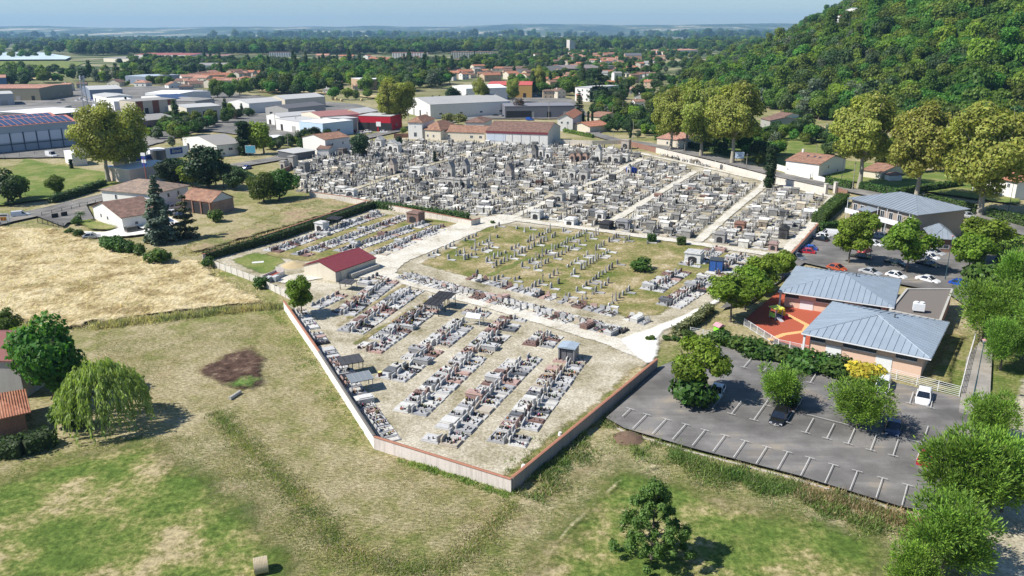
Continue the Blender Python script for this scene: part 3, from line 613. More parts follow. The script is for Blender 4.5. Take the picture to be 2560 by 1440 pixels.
mk('cypress0', L_yew, M_bark, 88, 1.15, 5.6, -.1, 46, .8, 6500, .22, .15, 0, tintv=.18, shell=.4, shape=lambda c, rs: np.stack([c[:, 0]*.45, c[:, 1]*.45, np.linspace(.5, 10.9, len(c))], 1)*np.array([1, 1, 1])*np.stack([1.05-np.linspace(0, 1, len(c))**3*.9]*2+[np.ones(len(c))], 1))
mk('yellow0', L_yellow, M_bark, 89, 2.0, 1.4, 0, 14, .9, 2600, .26, .08, 4, tintv=.15, shell=.45)
mk('magnolia0', leafmat('plane_leaves2', (.2, .2, .07), .25, .1), M_bark, 90, 4.0, 3.4, .6, 16, 1.7, 3000, .45, .25, 4, tintv=.25, shell=.5)
mk('purple0', L_purple, M_bark, 91, 3.4, 3.8, 1.2, 15, 1.6, 1300, .45, .2, 5, tintv=.2, shell=.3)
def conifer(name, mat, seed, h, r, n, leaf, droop=-.5, tiers=13, open_=.25):
    rs = np.random.RandomState(seed); Cs = []; Ds = []; ts = []
    for t in range(tiers):
        f = t/tiers; z = h*(.06+.92*f); R = r*(1-f)**.85+.25; nb = max(4, int(9*(1-f))+3)
        for b in range(nb):
            a = rs.rand()*6.283; l = R*(1-open_*rs.rand()); m = max(8, int(n/(tiers*nb)*(.5+1.2*(1-f))))
            s = rs.rand(m)**.7; x = s*l; off = rs.normal(0, .12*R*.6+.12, (m, 2))
            P = np.stack([np.cos(a)*x-np.sin(a)*off[:, 0], np.sin(a)*x+np.cos(a)*off[:, 0], z+droop*x*.35*x/max(R, .1)*.5+off[:, 1]*.5], 1)
            Cs.append(P); Ds.append(np.stack([np.cos(a)*np.ones(m)*.4, np.sin(a)*np.ones(m)*.4, np.full(m, .9)], 1)); ts.append(np.full(m, 1+rs.normal(0, .15)))
    C = np.concatenate(Cs); Dd = np.concatenate(Ds); t = np.concatenate(ts)*(1+rs.normal(0, .15, len(C)))
    V, Fc = leaves(C, Dd, leaf, 1.3, rs, .2)
    mb = MB(); mb.tube((0, 0, -.2), (0, 0, h*.95), r*.07+.08, .04, 7, False)
    kind(name, np_mesh('crown', V, Fc, mat, tint=np.stack([t, t, t], 1).clip(.4, 1.8)), mb.mesh('trunk', M_bark, smooth=True))
conifer('cedar0', L_cedar, 3, 15.5, 5.2, 9500, .42, -.9, 15, .45)
conifer('fir0', L_conif, 4, 15, 3.2, 5000, .4, -.5, 15, .25)
conifer('cedar1', L_conif, 5, 13, 5.0, 4500, .5, -.1, 8, .5)
conifer('pine0', leafmat('pine_needles', (.11, .12, .06), .15, .1), 6, 9, 2.8, 1900, .34, .1, 7, .6)
def willow():
    rs = np.random.RandomState(9); C = []; A = []
    ns = 330
    for s in range(ns):
        a = rs.rand()*6.283; rr = (rs.rand()**.55)*4.6; z0 = 6.6*(1-(rr/5.4)**2*.55)+rs.normal(0, .35); ln = rs.uniform(1.2, 4.2)*(.4+.6*rr/4.6); m = int(ln*9)+8
        t = np.linspace(0, 1, m); x = math.cos(a)*(rr+t*.6)+rs.normal(0, .08, m); y = math.sin(a)*(rr+t*.6)+rs.normal(0, .08, m); z = z0-t*ln
        C.append(np.stack([x, y, z.clip(.25)], 1)); A.append(np.stack([np.full(m, math.cos(a)*.35), np.full(m, math.sin(a)*.35), np.full(m, -1.)], 1)+rs.normal(0, .3, (m, 3)))
    C = np.concatenate(C); A = np.concatenate(A); V, Fc = sprays(C, A, .5, .16, rs); t = 1+rs.normal(0, .2, len(C))
    kind('willow0', np_mesh('crown', V, Fc, L_willow, tint=np.stack([t, t, t], 1).clip(.4, 1.7)), trunk_mesh('trunk', M_bark, 3.2, .35, 4, 5, 1.5, 6, 4))
willow()
def smalltree():
    rs = np.random.RandomState(77); nb = 95; c = []; r = []
    for i in range(nb):
        f = rs.rand(); z = .7+f*6.2; R = 3.3*(1.02-f)**.62*(.35+.75*rs.rand()); a = rs.rand()*6.283; c.append((math.cos(a)*R, math.sin(a)*R, z)); r.append(.28+.34*rs.rand())
    c = np.array(c); c[:, 0] += (c[:, 2]-3)*-.05; r = np.array(r); n = 20000; k = rs.randint(0, nb, n); d = sph(n, rs); P = c[k]+d*(r[k][:, None]*(.3+.75*rs.rand(n, 1)))
    V, Fc = leaves(P, d, .13, 1.0, rs, .4); t = 1+rs.normal(0, .22, n)
    mb = MB(); mb.tube((0, 0, -.1), (0, 0, 7), .12, .03, 6, False)
    for i in range(0, nb, 2): mb.tube((0, 0, max(.4, c[i][2]-.9)), tuple(c[i]), .045, .015, 4, False)
    kind('small0', np_mesh('crown', V, Fc, leafmat('field_tree_leaves', (.085, .16, .036), .3, .1), tint=np.stack([t, t, t], 1).clip(.4, 1.7)), mb.mesh('trunk', M_bark))
smalltree()
def palm():
    rs = np.random.RandomState(5); mb = MB(); C = []; A = []
    for i in range(26):
        a = i*2.4; e = rs.uniform(-.35, 1.0)
        for j in range(16):
            t = j/15; r = 1.9*t; z = 4.2+e*r-.55*r*r*.6; C.append((math.cos(a)*r, math.sin(a)*r, z)); A.append((math.cos(a)*.5+rs.normal(0, .5), math.sin(a)*.5+rs.normal(0, .5), -.5))
    V, Fc = sprays(np.array(C), np.array(A), .65, .14, rs); mb.tube((0, 0, 0), (0, 0, 4.2), .22, .18, 7)
    kind('palm0', np_mesh('crown', V, Fc, L_hedge, tint=np.ones((len(Fc), 3))), mb.mesh('trunk', M_bark))
palm()
TREE_NAME = {'plane': 'plane_tree', 'green': 'broadleaf_tree', 'dense': 'broadleaf_tree', 'young': 'young_tree', 'park': 'car_park_tree', 'bush': 'bush', 'yew': 'yew_tree', 'dark': 'dark_tree', 'silver': 'silver_tree', 'lime': 'lime_tree', 'poplar': 'poplar_tree',
             'umbrella': 'umbrella_pine', 'cypress': 'cypress_tree', 'yellow': 'yellow_bush', 'magnolia': 'magnolia_tree', 'purple': 'bare_tree', 'cedar': 'cedar_tree', 'fir': 'fir_tree', 'pine': 'pine_tree', 'willow': 'willow_tree', 'small': 'small_tree', 'palm': 'palm_tree'}
KEEP = []
def tree(kd, p, label, group=None, sc=1.0, rz=None, sxy=1.0, cat=None, trunk=True):
    cm, tm = KIND[kd]; base = kd.rstrip('0123456789'); nm = TREE_NAME[base]
    rz = RND.random()*6.283 if rz is None else rz
    e = empty(nm, p, rz, label, cat or ('bush' if base in ('bush', 'yellow') else 'tree'), group)
    e.scale = (sc*sxy, sc*sxy, sc)
    c = put(cm, 'crown', e)
    if trunk: put(tm, 'trunk', e)
    KEEP.append((kd, c)); return e
def gt(px, py, pt, kd, label, group=None, h=None, sxy=1.0, **k):
    """tree whose foot is seen at px, py and whose top at row pt"""
    p = G(px, py); me = KIND[kd][0]; top = H0[kd]; s = HT(px, py, pt)/top
    return tree(kd, p, label, group, s, sxy=sxy, **k)
H0 = {}
for k_, (cm, tm) in KIND.items():
    co = np.empty(len(cm.vertices)*3, np.float32); cm.vertices.foreach_get('co', co); H0[k_] = float(np.percentile(co[2::3], 99.7))
def tufts(name, C, h, w, mat, label, seed=1, blades=5, tint=1.0, spread=.25, lean=.35):
    """clumps of upright blades rooted at points C (n, 3)"""
    rs = np.random.RandomState(seed); n = len(C)*blades; P = np.repeat(C, blades, 0)+np.concatenate([rs.normal(0, spread, (n, 2)), np.zeros((n, 1))], 1)
    A = np.concatenate([rs.normal(0, lean, (n, 2)), np.ones((n, 1))], 1); h = h*np.repeat(.4+1.0*rs.rand(len(C), 1)**1.5, blades, 0); V, Fc = sprays(P, A, h, w, rs)
    t = np.repeat(1+rs.normal(0, .22, len(C)), blades)*(1+rs.normal(0, .15, n)); hu = np.repeat((fbm(C[:, 0]/2.2, C[:, 1]/2.2, 3)-.45)*2.4, blades); o = put(np_mesh(name, V, Fc, mat, tint=(np.stack([t*(1+hu*.45), t*(1+hu*.25), t*(1+hu*.4)], 1)*tint).clip(.25, 2.2)), name)
    return tag(o, label, None, None, 'stuff')
def scatter_line(px, w, n, seed, z=0):
    rs = np.random.RandomState(seed); P = GP(px); Ls = [(P[i+1]-P[i]).length for i in range(len(P)-1)]; k = rs.choice(len(Ls), n, p=np.array(Ls)/sum(Ls)); out = []
    for i in k:
        t = rs.rand(); a = P[i].lerp(P[i+1], t); d = (P[i+1]-P[i]).normalized(); off = rs.normal(0, w/3); out.append((a.x-d.y*off, a.y+d.x*off, z))
    return np.array(out)
def scatter_poly(px, n, seed, z=0, dens=None):
    rs = np.random.RandomState(seed); P = [(v.x, v.y) for v in GP(px)]; xs = [p[0] for p in P]; ys = [p[1] for p in P]
    m = n*5; x = rs.uniform(min(xs), max(xs), m); y = rs.uniform(min(ys), max(ys), m); k = inpoly(x, y, P)
    if dens is not None: k &= dens(x, y) > rs.rand(m)
    x, y = x[k][:n], y[k][:n]; return np.stack([x, y, np.full(len(x), float(z))], 1)
def hedge(px, w, h, label, mat=None, dens=150, leaf=.17, name='hedge', seed=1, wave=.06, world=None, z=0, cat='hedge'):
    """clipped hedge along a line: leafy block with its own thickness"""
    P = world or GP(px); rs = np.random.RandomState(seed); Cc = []; Dn = []; mb = MB()
    for i in range(len(P)-1):
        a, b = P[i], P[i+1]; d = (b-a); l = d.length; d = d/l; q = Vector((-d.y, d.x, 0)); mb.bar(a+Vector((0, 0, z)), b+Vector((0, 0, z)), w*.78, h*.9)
        for face, area in (('t', l*w), ('l', l*h), ('r', l*h)):
            m = int(area*dens/10*(.17/leaf)**2)+4; u = rs.rand(m)*l; v = rs.rand(m)
            base = np.array([a.x, a.y])[None]+np.outer(u, [d.x, d.y]); o = wave*rs.normal(0, 1, m)+.15*(fbm(u/2+i*9, u*0+seed, 2)-.5)
            if face == 't': s = (v-.5)*w; zz = np.full(m, h)+o; nn = np.tile([0, 0, 1.], (m, 1))
            else:
                sg = 1 if face == 'l' else -1; s = sg*(w/2+o); zz = v*h; nn = np.tile([q.x*sg, q.y*sg, .2], (m, 1))
            Cc.append(np.stack([base[:, 0]+q.x*s, base[:, 1]+q.y*s, zz+z], 1)); Dn.append(nn)
    for e, sg in ((P[0], -1), (P[-1], 1)):
        m = int(w*h*dens/10*(.17/leaf)**2)+4; d = (P[1]-P[0] if sg < 0 else P[-1]-P[-2]).normalized(); q = Vector((-d.y, d.x, 0)); s = (rs.rand(m)-.5)*w
        Cc.append(np.stack([e.x+q.x*s+d.x*sg*wave, e.y+q.y*s+d.y*sg*wave, rs.rand(m)*h+z], 1)); Dn.append(np.tile([d.x*sg, d.y*sg, .2], (m, 1)))
    C = np.concatenate(Cc); D = np.concatenate(Dn); V, Fc = leaves(C, D, leaf*1.5, 1, rs, .2); t = 1+rs.normal(0, .2, len(C))
    e = empty(name, P[0], 0, label, cat); mt = Matrix.Translation(-P[0])
    V = V-np.array(P[0])[None]
    put(np_mesh('foliage', V, Fc, mat or L_hedge, tint=np.stack([t]*3, 1).clip(.4, 1.7)), 'foliage', e)
    mb.v = [(x-P[0].x, y-P[0].y, zz-P[0].z) for x, y, zz in mb.v]
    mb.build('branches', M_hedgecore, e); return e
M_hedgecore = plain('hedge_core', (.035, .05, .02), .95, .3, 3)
# ---- named trees and hedges
gt(2148, 470, 235, 'plane0', 'tall yellow-green plane tree behind the white house, leftmost of the three tallest', 'plane trees along the road', sxy=.92)
gt(2290, 500, 262, 'plane1', 'tall plane tree with a bare pale trunk, standing behind the two-storey zinc roofed building', 'plane trees along the road', sxy=.92)
gt(2447, 541, 264, 'plane2', 'tall plane tree before the orange roofed house, trunk among the clipped hedges', 'plane trees along the road', sxy=.98)
gt(1677, 376, 222, 'plane1', 'leftmost plane tree of the dense clump beyond the cemetery wall', 'plane trees along the road', sxy=.9)
gt(1752, 392, 206, 'plane2', 'middle plane tree of the dense clump beyond the cemetery wall', 'plane trees along the road', sxy=.85)
gt(1830, 410, 208, 'plane0', 'plane tree beside the white road sign, right end of the dense clump', 'plane trees along the road', sxy=.95)
gt(1715, 372, 216, 'plane0', 'plane tree half hidden at the back of the dense clump', 'plane trees along the road', sxy=.8)
gt(995, 321, 198, 'plane2', 'plane tree standing right of the red garage building', 'plane trees along the main road', sxy=1.0); gt(975, 323, 206, 'plane0', 'plane tree leaning over the red garage building', 'plane trees along the main road', sxy=.75)
gt(1200, 280, 195, 'plane1', 'slim plane tree before the white hall with the long grey roof', 'plane trees along the main road', sxy=.7); gt(1214, 279, 214, 'plane0', 'slim plane tree twin close to the ochre building', 'plane trees along the main road', sxy=.5)
gt(1282, 258, 198, 'plane2', 'plane tree before the ochre building with the red roof', 'plane trees along the main road', sxy=.8); gt(1346, 232, 165, 'plane1', 'plane tree beyond the red sheet roof', 'plane trees along the main road', sxy=.8)
gt(272, 458, 262, 'plane0', 'broad plane tree left of the road with a leaning bare trunk', 'plane trees by the furniture shop', sxy=1.0); gt(318, 443, 268, 'plane2', 'dark trunked plane tree in front of the furniture shop', 'plane trees by the furniture shop', sxy=1.0)
tree('small0', G(1628, 1402), 'small bushy tree alone on the green meadow, dark blue-green leaves', None, HT(1628, 1402, 1203)/H0['small0'], 1.1)
gt(268, 1062, 905, 'willow0', 'pale green weeping willow beside the mown field', None, sxy=.86)
gt(138, 1000, 800, 'dense0', 'large dark green tree behind the willow', None, sxy=.78); gt(8, 850, 776, 'dense1', 'dark tree at the left edge behind the big house roof', None, sxy=1.0); gt(40, 868, 822, 'lime0', 'lighter green shrubby tree between the two dark trees at the left edge', None)
gt(175, 1070, 1005, 'bush0', 'green bush at the foot of the willow', None); gt(405, 606, 440, 'cedar0', 'tall blue-green cedar between the white gabled house and the brick barn', None, sxy=.85)
gt(467, 596, 490, 'pine0', 'thin open pine right of the tall cedar', None); gt(700, 500, 425, 'dense2', 'round green tree at the corner of the old cemetery wall', 'trees outside the west wall', sxy=1.2); gt(660, 505, 432, 'dense0', 'green tree left of the round tree by the old cemetery wall', 'trees outside the west wall', sxy=1.0)
gt(755, 790, 695, 'park0', 'small olive leaved tree by the angle of the white wall', None, sxy=.9)
gt(905, 392, 335, 'yew0', 'conical dark yew rising from the old tombs near the white house', 'yews in the cemetery', sxy=.95); gt(997, 366, 341, 'yew1', 'small round yew before the lodge in the cemetery', 'yews in the cemetery'); gt(1087, 405, 378, 'cypress0', 'short dark cypress among the old tombs', 'yews in the cemetery', sxy=1.8)
gt(1922, 470, 362, 'cypress0', 'tall dark cypress column at the cemetery wall', None, sxy=1.5)
gt(1600, 676, 645, 'bush1', 'large dark bush on the old grave lawn', None, sxy=1.4)
gt(1232, 560, 551, 'bush2', 'small bush by the cross path', None)
gt(785, 352, 317, 'yew2', 'round dark clipped tree by the roadside yard', None, sxy=1.1)
gt(612, 388, 303, 'cypress0', 'broad dark cypress beside the blue billboard', None, sxy=2.3); gt(660, 385, 305, 'lime0', 'light green tree right of the broad cypress', None, sxy=.95)
gt(520, 470, 365, 'yew1', 'tall dark yew in the dense garden behind the barn', 'dark garden trees behind the barn', sxy=1.1); gt(450, 460, 395, 'yew2', 'dark spreading yew left in the dense garden', 'dark garden trees behind the barn', sxy=1.2); gt(482, 470, 408, 'green0', 'lighter green tree inside the dark garden group', 'dark garden trees behind the barn'); gt(560, 470, 410, 'dark0', 'dark tree at the right end of the garden group', 'dark garden trees behind the barn'); gt(590, 475, 425, 'dark1', 'low dark tree beside the garden group and the barn lawn', 'dark garden trees behind the barn')
gt(420, 465, 400, 'yew0', 'dark yew nearest to the big tiled house', 'dark garden trees behind the barn')
gt(540, 462, 418, 'palm0', 'palm with a ragged head behind the brick barn', None)
gt(538, 554, 522, 'bush0', 'round bush with whitish flowers in front of the brick barn', None, sxy=1.1); gt(205, 560, 528, 'palm0', 'low palm clump beside the gabled house', None, sxy=.9); gt(192, 562, 541, 'bush1', 'dark bush beside the low palm clump', None)
for i, (x, y, t, s) in enumerate(((265, 618, 588, 1.0), (283, 624, 590, 1.1), (300, 632, 594, 1.1), (318, 636, 600, 1.0))): gt(x, y, t, 'bush%d' % (i % 3), ['dark green bush next to the silver car, first of the four in the field edge', 'dark bush second in the clump at the field edge', 'dark bush third in the clump at the field edge', 'dark bush at the right end of the clump'][i], 'bushes along the hay field', sxy=s)
gt(352, 640, 610, 'bush0', 'lone small bush between the clump and the wider bush', 'bushes along the hay field'); gt(402, 660, 620, 'bush1', 'wide dark bush nearest the cemetery wall corner', 'bushes along the hay field', sxy=1.2); gt(175, 585, 570, 'bush2', 'tiny bush by the black fence', 'bushes along the hay field'); gt(198, 592, 572, 'bush0', 'tiny bush left of the silver car', 'bushes along the hay field')
gt(145, 486, 437, 'dense2', 'round dark bush on the bright grass plot', None, sxy=.95); gt(22, 510, 425, 'dark1', 'dark tree at the left edge beside the road', None); gt(50, 500, 440, 'green0', 'brighter green tree next to the dark roadside tree', None, sxy=.9)
gt(180, 425, 398, 'cypress0', 'small conical shrub beside the parked white van', None, sxy=2.2)
gt(655, 720, 690, 'bush0', 'leafy green bush growing out of the white panel wall', None)
gt(520, 668, 642, 'bush1', 'dark green ivy bush on the corner of the old wall', None)
# young trees along the footpath on the right
Y = [(2552, 790, 630, 'fresh green tree at the right edge, farthest along the footpath'), (2452, 858, 700, 'bright tree right of the flat nursery roof'), (2500, 925, 800, 'fresh green tree overhanging the white fence'), (2555, 900, 740, 'tree cut by the right edge beside the nursery'), (2462, 1115, 985, 'bushy fresh tree at the end of the footpath'), (2390, 1300, 1090, 'large fresh tree hiding the red car'), (2500, 1290, 1100, 'large fresh tree in the corner beyond the car park'), (2355, 1440, 1245, 'fresh tree overlapping the lower kerb of the car park'), (2275, 1500, 1365, 'small tree cut by the lower edge of the picture'), (2555, 705, 620, 'tree at the right edge behind the upper car park')]
for i, (x, y, t, lb) in enumerate(Y): gt(x, y, t, 'young%d' % (i % 3), lb, 'young trees along the footpath', sxy=.92+.1*(i % 2))
# car park trees
ORD13 = ['first', 'second', 'third', 'fourth', 'fifth', 'sixth', 'seventh', 'eighth', 'fifth', 'third', 'second', 'fourth', 'first']
gt(1737, 1000, 850, 'park1', 'bright green tree in the lower car park over the white car', 'trees in the lower car park', sxy=1.1)
gt(1722, 1012, 930, 'bush1', 'dense green bush at the foot of the bright car park tree', None, sxy=1.0)
gt(1942, 1020, 915, 'young0', 'small tree above the two black cars', 'trees in the lower car park', sxy=1.15); gt(2140, 1077, 950, 'young1', 'small tree leaning over the bay with the dark blue car', 'trees in the lower car park', sxy=1.2)
gt(2121, 662, 545, 'park0', 'forked bright tree in the upper car park by the red car', 'trees in the upper car park', sxy=1.0); gt(2160, 600, 530, 'park2', 'bright tree close to the balcony of the two-storey building', 'trees in the upper car park', sxy=1.05)
gt(2266, 685, 550, 'park1', 'brightest tree of the upper car park, over the white hatchbacks', 'trees in the upper car park', sxy=1.05)
gt(2417, 702, 585, 'park2', 'tree beside the blue car in the upper car park', 'trees in the upper car park', sxy=1.0); gt(2440, 660, 545, 'park0', 'large darker tree behind the low zinc annex', 'trees in the upper car park', sxy=1.2); gt(2470, 725, 655, 'bush2', 'round bush behind the blue car', None, sxy=1.1)
for i, (x, y, t) in enumerate(((1905, 735, 640), (1862, 775, 668), (1825, 805, 690), (1955, 700, 630))): gt(x, y, t, 'park%d' % (i % 3), ['dense green tree by the red playground', 'dense green tree over the white gravel path', 'dense green tree nearest the cemetery gate', 'dense green tree touching the first zinc roof'][i], 'dense trees between cemetery and nursery', sxy=1.25)
gt(2152, 955, 903, 'yellow0', 'bright yellow bush against the nursery wall', None, sxy=1.15)
for i, (x, y, t) in enumerate(((1820, 868, 830), (1850, 880, 842), (1885, 893, 850), (1925, 905, 862), (1965, 912, 868), (2000, 925, 876), (2045, 932, 884), (2085, 940, 890), (1790, 858, 828), (1690, 852, 838), (1665, 850, 838), (1720, 852, 828), (1625, 852, 838))):
    gt(x, y, t, 'bush%d' % (i % 3), 'leafy bush of the belt beside the lower car park, %s' % (ORD13[i]+(' from the gate end' if i > 7 else ' counting towards the yellow bush')), 'bushes between the car park and the nursery', sxy=1.25)
hedge([(1690, 838), (1740, 810), (1775, 778)], 1.6, 1.5, 'variegated pale hedge beside the white gravel path', leafmat('pale_hedge', (.2, .22, .1), .3, .1), seed=3, wave=.12)
hedge([(2106, 505), (2044, 560)], 3.2, 2.6, 'flat topped clipped hedge between the tombs and the two-storey building', L_hedge, seed=4)
hedge([(2050, 582), (2095, 577)], 1.5, 2.4, 'dark clipped hedge behind the parked white cars', L_hedge, seed=5)
hedge([(515, 652), (700, 600), (935, 520)], 1.6, 1.9, 'dark ivy covered hedge inside the north wall of the graves', L_dark, seed=6, wave=.15, leaf=.2)
hedge([(938, 520), (1050, 535), (1170, 552)], 1.8, 2.0, 'green hedge between the old tombs and the grave rows', L_hedge, seed=7, wave=.15, leaf=.2)
hedge([(2066, 462), (2128, 476)], 1.6, 2.6, 'bright clipped hedge beside the white house wall', L_hedge, seed=8, leaf=.25); hedge([(2150, 474), (2245, 492)], 1.6, 2.4, 'shaded clipped hedge behind the leftmost tall plane tree', L_hedge, seed=9, leaf=.25)
hedge([(2250, 490), (2400, 468)], 2, 2.4, 'long clipped hedge crossing the lawn to the middle plane tree', L_hedge, seed=10, leaf=.25); hedge([(2310, 505), (2420, 530)], 1.6, 2.4, 'clipped hedge along the road behind the zinc roof', L_hedge, seed=11, leaf=.25)
hedge([(2410, 530), (2445, 540)], 2, 2.6, 'square bright hedge end at the road beside the plane trunk', L_hedge, seed=12, leaf=.25); hedge([(2470, 545), (2580, 570)], 2, 2.6, 'dark clipped hedge under the orange roofed house', L_hedge, seed=13, leaf=.25)
hedge([(2470, 640), (2540, 612)], 3, 2.2, 'bright hedge at the right edge along the road', L_young, seed=14, leaf=.25, wave=.15); hedge([(2505, 660), (2560, 690)], 3, 1.8, 'hedge behind the trees at the right edge', L_hedge, seed=15, leaf=.25)
hedge([(130, 508), (200, 488), (262, 466)], 2.0, 2.2, 'ragged hedge along the left road', L_dark, seed=16, leaf=.3, wave=.2)
hedge([(1848, 352), (1945, 330)], 3, 3.5, 'long clipped hedge across the gardens under the wood', L_hedge, seed=17, leaf=.35); hedge([(1940, 328), (2025, 300)], 3, 3, 'clipped hedge climbing beside the hillside house', L_young, seed=18, leaf=.35)
hedge([(1410, 330), (1482, 345)], 1.6, 1.6, 'bright clipped hedge along the road behind the big red roofed hall', L_young, seed=19, leaf=.3); hedge([(1380, 356), (1480, 360)], 1.3, 1.2, 'low green hedge on top of the far cemetery wall', L_young, seed=20, leaf=.3)
hedge([(1640, 350), (1740, 372), (1850, 395)], 2, 2.2, 'dark hedge in the shade of the plane clump', L_hedge, seed=21, leaf=.3)
hedge([(0, 1140), (60, 1135), (130, 1108)], 2.6, 1.9, 'dark shrub hedge in the lower left corner house garden', L_dark, seed=22, wave=.25)
hedge([(640, 460), (600, 438), (560, 425)], 2.0, 2.4, 'dark hedge along the garden behind the barn', L_dark, seed=23, wave=.2, leaf=.3)


for px, py, lb in ((1629, 606, 'left of the two cube clipped hedges by the gravel path'), (1703, 613, 'right cube clipped hedge by the gravel path')):
    p = G(px, py); hedge(None, 1.7, 1.9, lb, L_hedge, world=[p-Vector((.9, 0, 0)), p+Vector((.9, 0, 0))], seed=px, leaf=.16)
# ---- tufts and rough growth (uncountable)
CEM_FRONT = [(740, 770), (950, 1100), (1280, 1205), (1620, 910), (1540, 870), (1150, 760), (960, 700)]
def hayn(x, y): return fbm(x/5, y/5, 3)*1.4-.2
HAY = [(-100, 600), (0, 570), (160, 575), (250, 606), (390, 643), (520, 655), (560, 693), (645, 737), (700, 765), (600, 772), (420, 793), (235, 816), (215, 830), (60, 820), (-100, 790)]
tufts('dry_grass', scatter_poly(HAY, 9000, 1, .25, hayn), .6, .1, L_dry, 'tall dry hay stalks of the left field', 2, 3, 1.0, .3, 1.3)
tufts('dry_grass', scatter_line([(705, 768), (600, 776), (420, 798), (235, 820)], 2.2, 1400, 3), .8, .12, L_dry, 'taller brown grass along the hay field edge', 4, 5, .7)
cl = lambda x, y: fbm(x/2.5+7, y/2.5, 3)*2.2-.75
def thin(C, f=cl, seed=2): return C[f(C[:, 0], C[:, 1]) > np.random.RandomState(seed).rand(len(C))]
DITCH = [(540, 1030), (590, 1090), (700, 1195), (800, 1300), (870, 1388), (1000, 1425), (1120, 1425), (1200, 1350), (1290, 1255)]
tufts('rough_grass', scatter_line(DITCH, 3.0, 1800, 5), .28, .07, L_dry, 'unmown dry grass along the ditch', 6, 5, .62, .3, .9); tufts('rough_grass', scatter_line(DITCH, 1.3, 1500, 8), .18, .06, L_weed, 'dark green growth in the ditch bottom', 9, 6, 1.2, .25, .8); tufts('rough_grass', scatter_line(DITCH, 2.6, 2400, 7), .24, .07, L_weed, 'green weeds along the ditch', 8, 5, .8, .3, .9)
EDGE = [(1290, 1235), (1400, 1150), (1500, 1070), (1540, 1075)]
tufts('weeds', thin(scatter_line(EDGE, 4.5, 3600, 9)), .5, .1, L_weed, 'green weeds at the shaded foot of the cemetery wall', 10, 6, .8, .3, .8); tufts('weeds', thin(scatter_line(EDGE, 5.5, 2200, 10)), .5, .07, L_dry, 'dry stalks at the shaded foot of the cemetery wall', 11, 5, .6, .3, .9)
BANK = [(1540, 1105), (1640, 1128), (1728, 1163), (1850, 1200), (2000, 1245), (2130, 1285), (2250, 1325), (2330, 1355)]
tufts('weeds', thin(scatter_line(BANK, 3.6, 8500, 11)), .6, .09, L_weed, 'tall green weeds on the bank below the car park', 12, 7, 1.0, .28, .7); tufts('weeds', thin(scatter_line(BANK, 5.0, 3000, 12)), .5, .07, L_dry, 'dry stalks on the bank below the car park', 13, 5, .7, .3, .8)
tufts('weeds', thin(scatter_line([(1990, 1235), (2130, 1272), (2330, 1335)], 3.0, 3000, 13)), .65, .09, leafmat('brown_weeds', (.3, .22, .13), .3, .1), 'brown withered weeds on the bank', 14, 6, .9, .3, .7)
tufts('weeds', thin(scatter_line([(950, 1140), (1100, 1180), (1275, 1240)], .9, 900, 15)), .35, .1, L_weed, 'green weeds along the foot of the pink wall', 16, 6, 1.1, .2, .7)
tufts('weeds', thin(scatter_line([(690, 775), (760, 880), (880, 1050), (930, 1110)], 3.5, 900, 17)), .3, .1, L_weed, 'sparse green weeds outside the white wall', 18, 5, 1.0, .3, .9)
tufts('meadow_grass', scatter_poly([(-50, 1200), (300, 1090), (560, 1090), (700, 1250), (900, 1440), (-50, 1440)], 16000, 19, 0, lambda x, y: fbm(x/4, y/4, 2)), .13, .06, L_weed, 'short grass tufts of the left meadow', 20, 4, .85, .3, 1.3)
tufts('meadow_grass', scatter_poly([(1300, 1300), (1520, 1080), (2330, 1330), (2330, 1440), (1200, 1440)], 16000, 21, 0, lambda x, y: fbm(x/4, y/4, 2)), .13, .06, L_weed, 'short grass tufts of the right meadow', 22, 4, .85, .3, 1.3)
tufts('stubble', scatter_poly([(300, 1440), (400, 1100), (560, 1040), (230, 1000), (240, 830), (460, 820), (700, 780), (930, 1110), (1270, 1250), (1280, 1440)], 26000, 23, 0, lambda x, y: fbm(x/4, y/4, 2)), .12, .06, L_dry, 'dry mown stubble outside the cemetery wall', 24, 4, .72, .3, 1.6)
tufts('rough_grass', scatter_poly([(505, 640), (560, 620), (900, 520), (850, 500), (760, 492), (640, 560), (480, 600), (440, 640)], 5000, 25), .45, .1, L_dry, 'wild grass outside the northern cemetery wall', 26, 4, .7, .3, .8)
tufts('dry_tufts', thin(scatter_poly(CEM_FRONT, 5000, 27)), .1, .05, L_dry, 'dry tufts growing in the gravel between the graves', 28, 4, .6, .3, 1.6)
# ---------------------------------------------------------------- cemetery walls
def wall_line(px, h, w, label, mat, coping=None, ch=.1, cw=.07, world=None, name='cemetery_wall', top=None, toppx=None):
    P = world or GP(px); e = empty(name, P[0], 0, label, 'wall'); o = P[0]; mb = MB(); cb = MB()
    for i in range(len(P)-1):
        d = (P[i+1]-P[i]).normalized(); a = P[i]-d*(0 if i == 0 else w/2); b = P[i+1]+d*(0 if i == len(P)-2 else w/2-.003)
        mb.bar(a-o+Vector((0, 0, -.2-.004*i)), b-o+Vector((0, 0, -.2-.004*i)), w, h+.2)
        if coping:
            cb.v += []; s = Vector((0, 0, h-.002*i)); q = Vector((-d.y, d.x, 0))*(w/2+cw)
            A, B = a-o+s, b-o+s
            cb.add([A-q, B-q, B+q, A+q, A+Vector((0, 0, ch)), B+Vector((0, 0, ch)), A-q+Vector((0, 0, .05)), B-q+Vector((0, 0, .05)), A+q+Vector((0, 0, .05)), B+q+Vector((0, 0, .05))],
                   [(3, 2, 1, 0), (0, 1, 7, 6), (6, 7, 5, 4), (4, 5, 9, 8), (8, 9, 2, 3), (0, 6, 4, 8, 3), (1, 2, 9, 5, 7)])
    mb.build('wall_body', mat, e)
    if coping: cb.build('coping', coping, e)
    return e
m_pinkwall = plain('stained_pink_render', (.66, .58, .53), .9, .1, .35, streak=.55)
